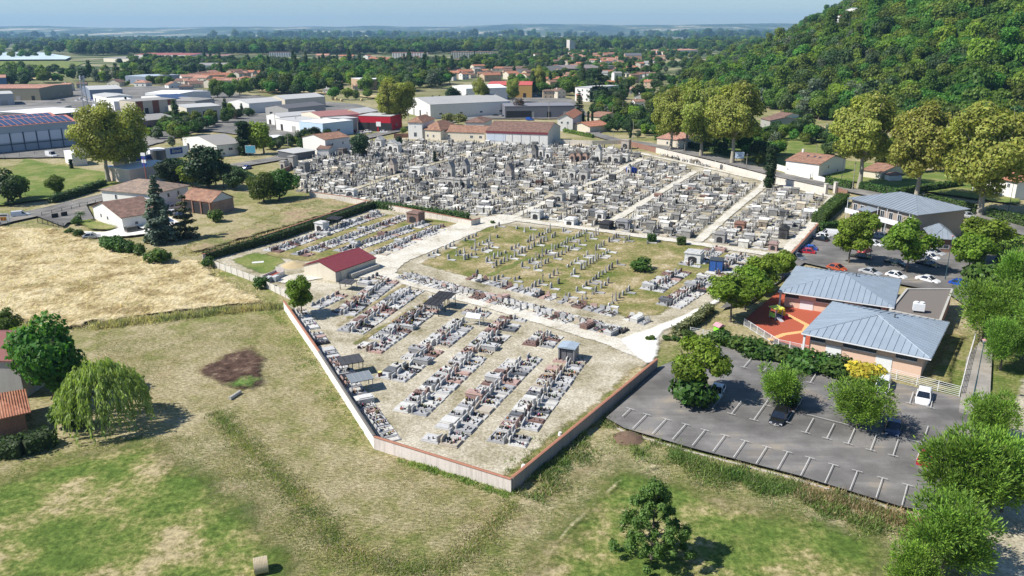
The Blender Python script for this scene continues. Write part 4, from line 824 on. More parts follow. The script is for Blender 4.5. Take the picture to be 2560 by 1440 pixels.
m_whitewall = plain('stained_white_render', (.72, .69, .64), .9, .08, .4, streak=.25); m_shadewall = plain('shaded_stained_wall', (.36, .31, .28), .9, .2, .5, streak=.5)  # car park wall: shade is put into the darker base colour, streaks are stains
m_coping = plain('clay_coping', (.34, .155, .1), .85, .4, 2.5); m_graycop = plain('grey_coping', (.14, .13, .12), .9, .35, 2); m_oldwall = plain('old_limewash', (.6, .55, .48), .9, .2, .4, streak=.45)
wall_line([(712, 775), (800, 905)], 1.7, .25, 'white wall with red clay coping beside the first graves', m_whitewall, m_coping)
wall_line([(800, 905), (938, 1122)], 1.7, .25, 'white wall with dark grey coping along the west side of the front graves', m_whitewall, m_graycop)
wall_line([(938, 1122), (1279, 1231)], 1.62, .25, 'stained pink wall with clay tile coping at the lower end of the cemetery', m_pinkwall, m_coping)
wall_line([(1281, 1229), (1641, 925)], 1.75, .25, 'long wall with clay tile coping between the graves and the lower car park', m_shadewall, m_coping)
wall_line([(880, 508), (1178, 566), (1200, 560)], 1.6, .3, 'old wall between the old tombs and the walled off rows', m_oldwall, m_coping)
wall_line([(775, 494), (880, 508)], 1.8, .3, 'old pink limewashed wall left of the oldest tombs', m_oldwall, m_coping)
wall_line([(508, 655), (700, 593), (880, 530), (915, 518)], 1.7, .3, 'grey wall with clay coping outside the ivy hedge', M_conc, m_coping)
wall_line([(1365, 349), (1240, 346), (1050, 343), (985, 345)], 2.0, .3, 'old brick wall at the far end beside the lodge', M_brick, None)
wall_line([(1365, 358), (1480, 362), (1560, 360)], 1.8, .3, 'far end wall below the low green hedge', m_oldwall, None)
wall_line([(1552, 360), (1640, 382)], 2.0, .3, 'brick stretch of the far wall along the road', M_brick, m_coping)
wall_line([(1640, 382), (1790, 420), (1920, 455), (2062, 487)], 2.1, .3, 'long whitewashed wall along the road past the plane trees', m_oldwall, None)
wall_line([(2090, 482), (2118, 490)], 1.7, .3, 'short brick wall right of the gate pillars', M_brick, None)
wall_line([(2043, 578), (1982, 648), (1958, 672)], 1.9, .3, 'stained wall with clay coping between the tombs and the parked cars', M_conc, m_coping)
wall_line([(640, 462), (725, 425), (740, 405)], 1.5, .3, 'low old wall between the road and the oldest tombs', M_brick, None)
for px, py, lb in ((2063, 487, 'left square gate pillar of the side entrance'), (2087, 483, 'right square gate pillar of the side entrance')):
    p = G(px, py); mb = MB(); mb.cbox(0, 0, 0, .9, .9, 3.3); e = empty('gate_pillar', p, R_(20), lb, 'pillar', 'side gate pillars'); mb.build('shaft', m_oldwall, e); mb = MB(); mb.cbox(0, 0, 3.3, 1.15, 1.15, .2, .15); mb.build('cap', M_conc, e)
# precast panel fence
def panel_fence():
    P = GP([(536, 668), (640, 707), (728, 751)]); e = empty('panel_fence', P[0], 0, 'white concrete panel fence with slim posts below the shed', 'fence'); pm = None
    for i in range(2):
        a, b = P[i]-P[0], P[i+1]-P[0]; d = (b-a); n = int(d.length/2.05); d = d/n; ang = math.atan2(d.y, d.x); l = d.length
        mb = MB()
        for k in range(3): mb.box(.09, -.03, .02+k*.46, l-.06, .03, .46*k+.465)
        me = mb.mesh('panel', M_conc2); mb = MB(); mb.box(-.07, -.08, -.2, .07, .08, 1.55); mp_ = mb.mesh('post', M_conc)
        for j in range(n): put(me, 'panel', e, a+d*j, (0, 0, ang)); put(mp_, 'post', e, a+d*j, (0, 0, ang))
M_conc2 = plain('pale_concrete_panel', (.62, .58, .52), .9, .12, .8, streak=.35, orand=.08)
panel_fence()
# ---------------------------------------------------------------- graves
GC = {'light grey granite': (.47, .465, .455), 'grey granite': (.33, .33, .33), 'brown granite': (.2, .125, .105), 'pink granite': (.4, .275, .235), 'black granite': (.035, .037, .042), 'white stone': (.55, .54, .51), 'beige stone': (.42, .37, .3), 'dark grey granite': (.12, .125, .135)}
CN = list(GC); CW = [.46, .17, .08, .08, .03, .12, .03, .03]
HS = {'curved': [(-.5, 0), (.5, 0), (.5, .72), (.3, .92), (-.1, .98), (-.42, .86), (-.5, .7)], 'square': [(-.5, 0), (.5, 0), (.5, .85), (-.5, .85)], 'arched': [(-.45, 0), (.45, 0), (.45, .7), (.3, .95), (0, 1.05), (-.3, .95), (-.45, .7)], 'slanted': [(-.5, 0), (.5, 0), (.5, .95), (-.5, .6)], 'shouldered': [(-.5, 0), (.5, 0), (.5, .55), (.3, .6), (.3, 1.0), (-.3, 1.0), (-.3, .6), (-.5, .55)]}
def shade(c, k): return tuple(x*k for x in c)
def grave_parts(style, hs, cn, cn2=None):
    """parts of one tomb as a dict name -> MB; head end at y=+1.1, foot at y=-1.1"""
    c = GC[cn]; c2 = GC[cn2] if cn2 else c; d = {}
    def new(n, col): m = MB(); m.col = col; d[n] = m; return m
    if style == 'slab':
        m = new('plinth', shade(c, .95)); m.cbox(0, 0, 0, 1.25, 2.3, .22); m = new('slab', c); m.cbox(0, -.12, .22, .98, 1.85, .13); m.cbox(0, -.12, .35, .9, 1.7, .03)
    elif style == 'kerbed':
        m = new('plinth', shade(c, 1.0))
        m.box(-.62, -1.15, 0, -.47, 1.15, .26); m.box(.47, -1.15, 0, .62, 1.15, .26); m.box(-.47, -1.15, 0, .47, -1.0, .26); m.box(-.47, .85, 0, .47, 1.15, .26)
        m = new('gravel_bed', (.5, .48, .44)); m.box(-.47, -1.0, 0, .47, .85, .16)
    elif style == 'raised':
        m = new('plinth', shade(c, .85)); m.cbox(0, 0, 0, 1.4, 2.4, .8); m = new('slab', c); m.cbox(0, 0, .8, 1.5, 2.5, .12); m.cbox(0, -.1, .92, 1.1, 1.9, .12)
    elif style == 'double':
        m = new('plinth', shade(c, .9)); m.cbox(0, 0, 0, 1.9, 2.4, .25); m = new('slab', c); m.cbox(0, -.12, .25, 1.6, 1.95, .16)
    zt = {'slab': .22, 'kerbed': .26, 'raised': .92, 'double': .25}[style]; wf = 1.5 if style == 'double' else 1.05; hf = .62 if style == 'raised' else 1.0
    if hs:
        m = new('headstone', shade(c2, .92)); m.T = Matrix.Translation((0, .98, zt)); m.prism([(x*wf, z*.85*hf) for x, z in HS[hs]], -.075, .075); m.T = Matrix.Identity(4)
        m = new('headstone_base', c); m.cbox(0, .98, zt-.001, wf*1.08, .3, .07)
    return d
_gm = {}
def grave_meshes(key):
    if key not in _gm: _gm[key] = {n: m.mesh(n, M_stone) for n, m in grave_parts(*key).items()}
    return _gm[key]
def add_grave(p, rz, key, label, group):
    e = empty('grave', p, rz, label, 'grave', group)
    for n, me in grave_meshes(key).items(): put(me, n, e)
    return e
ORN = MB()
FLC = [(.55, .03, .03), (.6, .12, .25), (.6, .4, .05), (.75, .72, .7), (.1, .25, .04), (.08, .2, .04), (.45, .2, .4), (.6, .2, .03)]
def ornaments(p, rz, style, rd, n):
    z = {'slab': .38, 'kerbed': .16, 'raised': 1.04, 'double': .41}[style]; w = .75 if style == 'double' else .38
    for i in range(n):
        ORN.at(p.x, p.y, 0, rz); x = rd.uniform(-w, w); y = rd.uniform(-.85, .7); t = rd.random(); ORN.mi = 0
        ORN.T = ORN.T @ Matrix.Translation((x, y, z+.02)) @ Matrix.Rotation(rd.uniform(-.6, .6), 4, 'Z')
        if t < .88:
            ORN.col = rd.choice([(.03, .03, .033), (.05, .05, .055), (.035, .035, .04), (.03, .03, .03), (.1, .07, .06), (.5, .48, .45)]); h = rd.uniform(.15, .34); ORN.add([(-.12, 0, 0), (.12, 0, 0), (.12, .05, h), (-.1, .05, h*.9), (-.12, .09, 0), (.12, .09, 0)], [(0, 1, 2, 3), (5, 4, 3, 2), (1, 5, 2), (4, 0, 3), (4, 5, 1, 0)])
        else:
            ORN.col = (.2, .1, .06); ORN.cbox(0, 0, 0, .13, .13, .12, -.02)
            ORN.col = shade(rd.choice(FLC), rd.uniform(.6, 1.1))
            for j in range(5):
                a = rd.random()*6.28; r = rd.uniform(.05, .13); cx, cy, cz = math.cos(a)*r, math.sin(a)*r, .16+rd.random()*.16; q = .07
                ORN.add([(cx-q, cy, cz), (cx, cy-q, cz), (cx+q, cy, cz), (cx, cy+q, cz), (cx, cy, cz+q), (cx, cy, cz-q)], [(0, 1, 4), (1, 2, 4), (2, 3, 4), (3, 0, 4), (1, 0, 5), (2, 1, 5), (3, 2, 5), (0, 3, 5)])
                if j > 1: ORN.col = shade((.07, .14, .03), rd.uniform(.7, 1.2)) if rd.random() < .5 else ORN.col
    ORN.T = Matrix.Identity(4)
ORD = ['first', 'second', 'third', 'fourth', 'fifth', 'sixth', 'seventh', 'eighth', 'ninth', 'tenth', 'eleventh', 'twelfth', 'thirteenth', 'fourteenth', 'fifteenth', 'sixteenth', 'seventeenth', 'eighteenth', 'nineteenth', 'twentieth', 'twenty-first', 'twenty-second', 'twenty-third', 'twenty-fourth', 'twenty-fifth', 'twenty-sixth', 'twenty-seventh', 'twenty-eighth', 'twenty-ninth', 'thirtieth'] 
ORD += ['thirty-'+o for o in ORD[:9]]+['fortieth']
OLD = MB()    # the hundreds beyond the nearest ones: one mass
n_ind = [0]; MAXI = 292
def stele(mb, x, y, rz, rd, kind_, c, k=1.0):
    mb.T = Matrix.Translation((x, y, 0)) @ Matrix.Rotation(rz, 4, 'Z'); mb.col = shade(c, rd.uniform(.8, 1.1))
    if kind_ == 'obelisk': h = rd.uniform(1.0, 2.0)*k; mb.cbox(0, .9, 0, .6, .5, .35); mb.cbox(0, .9, .35, .36, .3, h, .09)
    elif kind_ == 'cross':
        h = rd.uniform(.9, 1.7)*k; mb.cbox(0, .9, 0, .6, .5, .45, .05); mb.cbox(0, .9, .45, .14, .12, h); mb.cbox(0, .9, .45+h*.62, .62, .11, .14)
    elif kind_ == 'stone': h = rd.uniform(.8, 1.6)*k; w = rd.uniform(.28, .44); mb.T = mb.T @ Matrix.Translation((0, .9, 0)); mb.prism([(-w, 0), (w, 0), (w, h*.75), (w*.5, h*.95), (0, h), (-w*.5, h*.95), (-w, h*.75)], -.1, .1)
    mb.T = Matrix.Identity(4)
def old_grave(mb, x, y, rz, rd, tall=1.0, low=False):
    r = rd.random(); c = GC[rd.choices(['light grey granite', 'white stone', 'grey granite', 'beige stone', 'dark grey granite', 'brown granite'], [.36, .2, .22, .07, .13, .02])[0]]; c = shade(c, rd.choice([.4, .6, .8, 1.0, 1.15])*rd.uniform(.85, 1.1)); c = (c[0]*1.02, c[1], c[2]*.95)
    T = Matrix.Translation((x, y, 0)) @ Matrix.Rotation(rz, 4, 'Z'); mb.T = T; mb.col = c
    if r < .42:
        h = rd.uniform(.18, .5); mb.cbox(0, 0, 0, 1.15, 2.1, h, .03); mb.col = shade(c, 1.1); mb.cbox(0, -.1, h, .9, 1.7, .1, .03); stele(mb, x, y, rz, rd, rd.choice(['stone', 'cross', 'obelisk', 'stone']), c)
    elif r < .56 and not low:
        h = rd.uniform(.5, 1.05)*tall; w = rd.uniform(1.1, 1.45); mb.cbox(0, 0, 0, w, 2.3, h*.2, 0); mb.cbox(0, 0, h*.2, w-.15, 2.1, h*.65); mb.col = shade(c, 1.12); mb.cbox(0, 0, h*.85, w+.02, 2.35, h*.15, .05)
        if rd.random() < .7: mb.T = T @ Matrix.Translation((0, 0, h)); mb.prism([(-.4, 0), (.4, 0), (.3, .5), (0, .75), (-.3, .5)], .85, 1.05)
        mb.T = T @ Matrix.Translation((0, 0, h-.03)); mb.col = shade(c, .25) if rd.random() < .3 else c; mb.cbox(0, -.3, 0, .3, .12, .35)
    elif r < .61 and not low:
        h = rd.uniform(1.1, 1.8)*tall; mb.cbox(0, 0, 0, 1.5, 2.2, h, .0); mb.col = shade(c, 1.1); mb.T = T @ Matrix.Translation((0, 0, h)); mb.prism([(-.85, 0), (.85, 0), (.85, .08), (0, .45), (-.85, .08)], -1.2, 1.2)
        mb.col = (.05, .05, .055); mb.T = T; mb.box(-.35, -1.13, .1, .35, -1.1, h*.8)
    elif r < .82: mb.cbox(0, 0, 0, 1.1, 2.1, .16, .02); mb.col = shade(c, .5) if rd.random() < .3 else shade(c, 1.1); mb.cbox(0, -.05, .16, .85, 1.8, .09); stele(mb, x, y, rz, rd, 'cross' if rd.random() < .6 else 'stone', c)
    elif r < .93: stele(mb, x, y, rz, rd, rd.choice(['obelisk', 'cross', 'stone']), c); mb.T = T; mb.cbox(0, 0, 0, 1.0, 1.9, .1)
    else: mb.cbox(0, 0, 0, 1.1, 2.1, .12, .03)
    mb.T = Matrix.Identity(4)
CAND = []     # every grave of the tidy rows, later sorted by distance
def fill_row(a, b, side, rowname, pitch=1.42, skip=.05, seed=1, head=.0, wig=.0, gaps=()):
    """graves along the line a-b (world); side=+1: foot to the right of a->b"""
    rd = random.Random(seed); d = (b-a); Ln = d.length; d = d/Ln; n = max(1, int(Ln/pitch)); q = Vector((d.y, -d.x, 0))*side
    ang = math.atan2(d.y, d.x)+(0 if side > 0 else math.pi)      # local -y = foot direction
    k = 0; s = .3
    while s < Ln-.9:
        st = rd.choices(['slab', 'kerbed', 'raised', 'double'], [.64, .2, .035, .125])[0]; w = {'slab': 1.3, 'kerbed': 1.3, 'raised': 1.55, 'double': 2.0}[st]
        cn = rd.choices(CN, CW)[0]; hs = rd.choice(['curved', 'square', 'arched', 'slanted', 'curved', 'shouldered']) if rd.random() < .9 else None
        c2 = None if rd.random() < .75 else rd.choices(CN, CW)[0]
        if (k == 0 or rd.random() > skip) and not any(g0 < s/Ln < g1 for g0, g1 in gaps):
            p = a+d*(s+w/2)+q*(1.2+head+rd.uniform(-.06, .06)); CAND.append((p.xy.length, p, ang, (st, hs, cn, c2), rowname, k, rd.random())); k += 1
        s += w+rd.uniform(.02, .2)
def double_row(c0, c1, rowname, seed, half=.12, **k):
    a, b = G(*c0), G(*c1); d = (b-a).normalized(); q = Vector((d.y, -d.x, 0))
    fill_row(a+q*half, b+q*half, 1, rowname+', car park side', seed=seed, **k); fill_row(a-q*half, b-q*half, -1, rowname+', shed side', seed=seed+50, **k)
# centre lines of the double rows in the front section
double_row((1262, 1118), (1450, 872), 'row nearest the car park wall', 1)
double_row((1092, 1118), (1378, 835), 'second row from the car park wall', 2, gaps=((.72, .80),))
double_row((1020, 1040), (1285, 797), 'third row from the car park wall', 3)
double_row((972, 955), (1204, 775), 'row with the small glass house', 4)
double_row((915, 884), (1108, 745), 'row ending under the black canopies', 5)
double_row((872, 836), (1032, 726), 'second row from the shed', 6)
double_row((853, 792), (972, 703), 'first row before the shed', 7)
w0, w1 = G(722, 778), G(955, 1112); fill_row(w0+Vector((.5, .2, 0)), w1, -1, 'row along the white west wall', seed=8, skip=.02, gaps=((.33, .37),))
fill_row(G(772, 772), G(948, 690), 1, 'short row against the shed wall', seed=9, gaps=((.4, .62),))
a, b = G(1004, 690), G(1560, 838); fill_row(a, b, -1, 'long row below the old grass lawn, lawn side', seed=10); fill_row(a, b, 1, 'long row below the old grass lawn, path side', seed=11)
a, b = G(1180, 692), G(1625, 805); fill_row(a, b, 1, 'upper long row at the lawn edge', seed=12, gaps=((.83, .87),)); 
for i, (c0, c1) in enumerate((((675, 632), (950, 536)), ((745, 642), (1010, 545)), ((850, 633), (1062, 560)), ((940, 640), (1112, 566)))): 
    double_row(c0, c1, ['row beside the ivy hedge', 'second row from the ivy hedge', 'third row from the ivy hedge', 'row beside the wide gravel path'][i], 20+i)
double_row((1668, 770), (1775, 700), 'row near the dense trees', 30); double_row((1625, 730), (1700, 680), 'row of pale tombs', 31); double_row((1720, 668), (1790, 625), 'upper row of pale tombs', 32); double_row((1790, 690), (1860, 640), 'row behind the blue shelter', 33)
OCC = [G(1100, 760), G(1186, 803), G(1425, 885), G(1040, 550)]
CAND = [c for c in CAND if min((c[1]-o).length for o in OCC) > (2.6 if True else 0)]
CAND.sort(key=lambda c: c[0])
ROWK = {}
for i, (dist, p, ang, key, rown, k, r) in enumerate(CAND):
    rd = random.Random(int(r*1e6)); st, hs, cn, c2 = key
    if i < MAXI:
        what = {'slab': 'tomb', 'kerbed': 'gravel bed grave', 'raised': 'raised tomb', 'double': 'double width tomb'}[st]
        if rown not in ROWK: ROWK[rown] = 0
        word = cn if not c2 or c2 == cn else '%s' % cn
        hs_ = {'curved': 'curved', 'square': 'square', 'arched': 'arched', 'slanted': 'slanted', 'shouldered': 'stepped', None: 'no'}[hs]
        rw = rown.replace(', car park side', ' R').replace(', shed side', ' L').replace('from the car park wall', 'off the car park').replace('nearest the car park wall', 'nearest the car park').replace('ending under the black canopies', 'under the canopies').replace('with the small glass house', 'with the glass house').replace('long row below the old grass lawn, ', 'long row, ')
        if rw[-2:] in (' R', ' L'): rw = ('right' if rw[-1] == 'R' else 'left')+' side of '+rw[:-2]
        lb = '%s %s, %s headstone, %s in %s' % (word.replace(' granite', ''), what.replace('gravel bed grave', 'bed').replace('double width', 'wide'), hs_, ORD[k], rw)
        if len(lb.split()) > 16: lb = lb.replace(' headstone', '')
        add_grave(p, ang, key, lb, 'graves of the front section')
    else:
        for n_, m in grave_parts(*key).items():
            OLD.T = Matrix.Translation(p) @ Matrix.Rotation(ang, 4, 'Z'); OLD.col = m.col; OLD.add(m.v, m.f)
        OLD.T = Matrix.Identity(4)
    ornaments(p, ang, st, rd, (rd.choice([3, 7, 11, 16, 20]) if dist < 135 else rd.choice([2, 4, 6])) if rd.random() < .85 else 0)
tag(OLD.build('graves', M_stone), 'many smaller granite graves in the rows farther back', kind='stuff')
tag(ORN.build('plaques_and_flowers', M_tint), 'plaques, pots and flowers crowded on the graves', kind='stuff')
# ---- old section, dense
OM = MB(); rd = random.Random(5)
def dens_block(px, dirpx, seed, pitch=1.5, rowp=2.75, avoid=(), p_tall=1.0, skip=.08, low=False):
    P = [(v.x, v.y) for v in GP(px)]; d = (G(*dirpx[1])-G(*dirpx[0])).normalized(); q = Vector((-d.y, d.x, 0)); rd = random.Random(seed)
    us = [p[0]*d.x+p[1]*d.y for p in P]; vs = [p[0]*q.x+p[1]*q.y for p in P]; v = min(vs); ang = math.atan2(d.y, d.x); row = 0
    while v < max(vs):
        u = min(us)+rd.random()
        while u < max(us):
            x = d.x*u+q.x*v+rd.gauss(0, .12); y = d.y*u+q.y*v+rd.gauss(0, .12)
            if inpoly(np.array([x]), np.array([y]), P)[0] and rd.random() > skip and all(f(x, y) < 0 for f in STF):
                old_grave(OM, x, y, ang+(math.pi if row % 2 else 0)+rd.gauss(0, .05), rd, p_tall, low)
            u += pitch*rd.uniform(.85, 1.25)
        v += rowp*rd.uniform(.9, 1.05) if row % 2 else rowp*.86; row += 1
STF = []
for i, s in enumerate(STREETS):
    Pq = [(v.x, v.y) for v in GP(s)]; STF.append(lambda x, y, Pq=Pq, w=(4.2 if i != 5 else 2.6): float(linefn(Pq, w)(np.array(x), np.array(y))))
DIR = ((1745, 605), (1905, 470))
dens_block([(748, 480), (738, 425), (800, 388), (900, 352), (1360, 362), (1560, 372), (1600, 392), (1540, 432), (1400, 485), (1262, 542), (1195, 545), (900, 500)], DIR, 1)
dens_block([(1296, 546), (1420, 490), (1560, 432), (1612, 395), (1728, 426), (1610, 500), (1492, 570)], DIR, 2)
dens_block([(1512, 574), (1625, 503), (1742, 430), (1895, 466), (1820, 530), (1735, 602)], DIR, 3)
dens_block([(1762, 606), (1850, 530), (1925, 470), (2066, 500), (2040, 540), (1958, 624), (1930, 628)], DIR, 4)
dens_block([(1632, 385), (1780, 422), (1910, 458), (1905, 448), (1780, 412)], ((1640, 386), (1900, 452)), 5, rowp=2.4); dens_block([(1930, 462), (2050, 488), (2095, 492), (2080, 502), (1930, 472)], ((1640, 386), (1900, 452)), 6, rowp=2.6)
# scattered old graves on the lawn
rd = random.Random(21); LP = [(v.x, v.y) for v in GP([(1050, 660), (1215, 566), (1480, 580), (1640, 604), (1610, 640), (1600, 700), (1560, 790), (1300, 735), (1150, 692)])]
d = (G(1260, 565)-G(1085, 640)).normalized(); q = Vector((-d.y, d.x, 0)); ang = math.atan2(d.y, d.x)
us = [p[0]*d.x+p[1]*d.y for p in LP]; vs = [p[0]*q.x+p[1]*q.y for p in LP]; v = min(vs); r_ = 0
while v < max(vs):
    u = min(us)
    while u < max(us):
        x = d.x*u+q.x*v; y = d.y*u+q.y*v
        if inpoly(np.array([x]), np.array([y]), LP)[0] and fbm(x/9+2, y/9, 2) > .4 and rd.random() < .85:
            c = shade(GC['light grey granite'], rd.uniform(.4, 1.0)); t = rd.random(); OM.T = Matrix.Translation((x, y, 0)) @ Matrix.Rotation(ang, 4, 'Z'); OM.col = c
            if t < .5: OM.box(-.5, -1, 0, -.4, 1, .14); OM.box(.4, -1, 0, .5, 1, .14); OM.box(-.4, -1, 0, .4, -.9, .14); stele(OM, x, y, ang, rd, rd.choice(['obelisk', 'stone', 'stone', 'cross']), c, .95)
            elif t < .65: stele(OM, x, y, ang, rd, 'stone', c, 1.0)
            else: OM.cbox(0, 0, 0, 1.0, 2.0, .18, .02); OM.col = shade(c, 1.25); OM.cbox(0, -.1, .18, .8, 1.6, .1); stele(OM, x, y, ang, rd, 'stone', c, .9)
            OM.T = Matrix.Identity(4)
        u += rd.uniform(1.3, 1.9)
    v += 5.2 if r_ % 2 else 3.2; r_ += 1
tag(OM.build('old_graves', M_oldstone), 'crowded weathered tombs, crosses and stelae of the old cemetery', kind='stuff')
# ---- tomb chapels and other tombs one can single out
def chapel(px, py, w, l, h, label, wall=(.5, .47, .42), roof='gable', rcol=(.22, .21, .2), rz=None, group='tomb chapels in the old cemetery', arch=False, sc=1.0, door=(.03, .03, .032)):
    p = G(px, py); e = empty('tomb_chapel', p, CH_ANG if rz is None else rz, label, 'tomb', group)
    m = MB(); m.col = shade(wall, .85); m.cbox(0, 0, 0, w+.3, l+.3, .25); m.build('plinth', M_oldstone, e)
    m = MB(); m.col = wall
    if arch: m.prism([(-w/2, .25), (w/2, .25), (w/2, h*.7), (w*.32, h*.9), (0, h), (-w*.32, h*.9), (-w/2, h*.7)], -l/2, l/2)
    else: m.cbox(0, 0, .25, w, l, h-.25)
    m.build('wall', M_oldstone, e)
    m = MB(); m.col = rcol
    if arch:
        a = [(-w*.58, h*.7), (-w*.35, h*.95), (0, h*1.08), (w*.35, h*.95), (w*.58, h*.7), (w*.5, h*.68), (w*.32, h*.9), (0, h+.01), (-w*.32, h*.9), (-w*.5, h*.68)]; m.prism(a, -l/2-.1, l/2+.1)
    elif roof == 'gable': m.prism([(-w/2-.15, h), (w/2+.15, h), (w/2+.15, h+.1), (0, h+.1+w*.42), (-w/2-.15, h+.1)], -l/2-.15, l/2+.15)
    elif roof == 'steep': m.prism([(-w/2-.12, h), (w/2+.12, h), (0, h+w*.95)], -l/2-.12, l/2+.12)
    else: m.cbox(0, 0, h, w+.35, l+.35, .18, .04); m.cbox(0, 0, h+.18, w-.2, l-.2, .15, .1)
    m.build('roof', M_oldstone, e)
    m = MB(); m.col = door; dw = w*.27; m.T = Matrix.Translation((0, -l/2-.03, .25)); dh = min(h*.62, 2.0); m.prism([(-dw, 0), (dw, 0), (dw, dh*.8), (dw*.5, dh*.97), (0, dh), (-dw*.5, dh*.97), (-dw, dh*.8)], -.02, .02); m.build('door', M_tint, e)
    if roof in ('gable', 'steep') and not arch: m = MB(); m.col = wall; m.cbox(0, -l/2, h+w*(.42 if roof == 'gable' else .95), .1, .1, .6); m.cbox(0, -l/2, h+w*(.42 if roof == 'gable' else .95)+.33, .4, .08, .1); m.build('cross', M_oldstone, e)
    return e
CH_ANG = math.atan2((G(1905, 470)-G(1745, 605)).y, (G(1905, 470)-G(1745, 605)).x)-math.pi/2
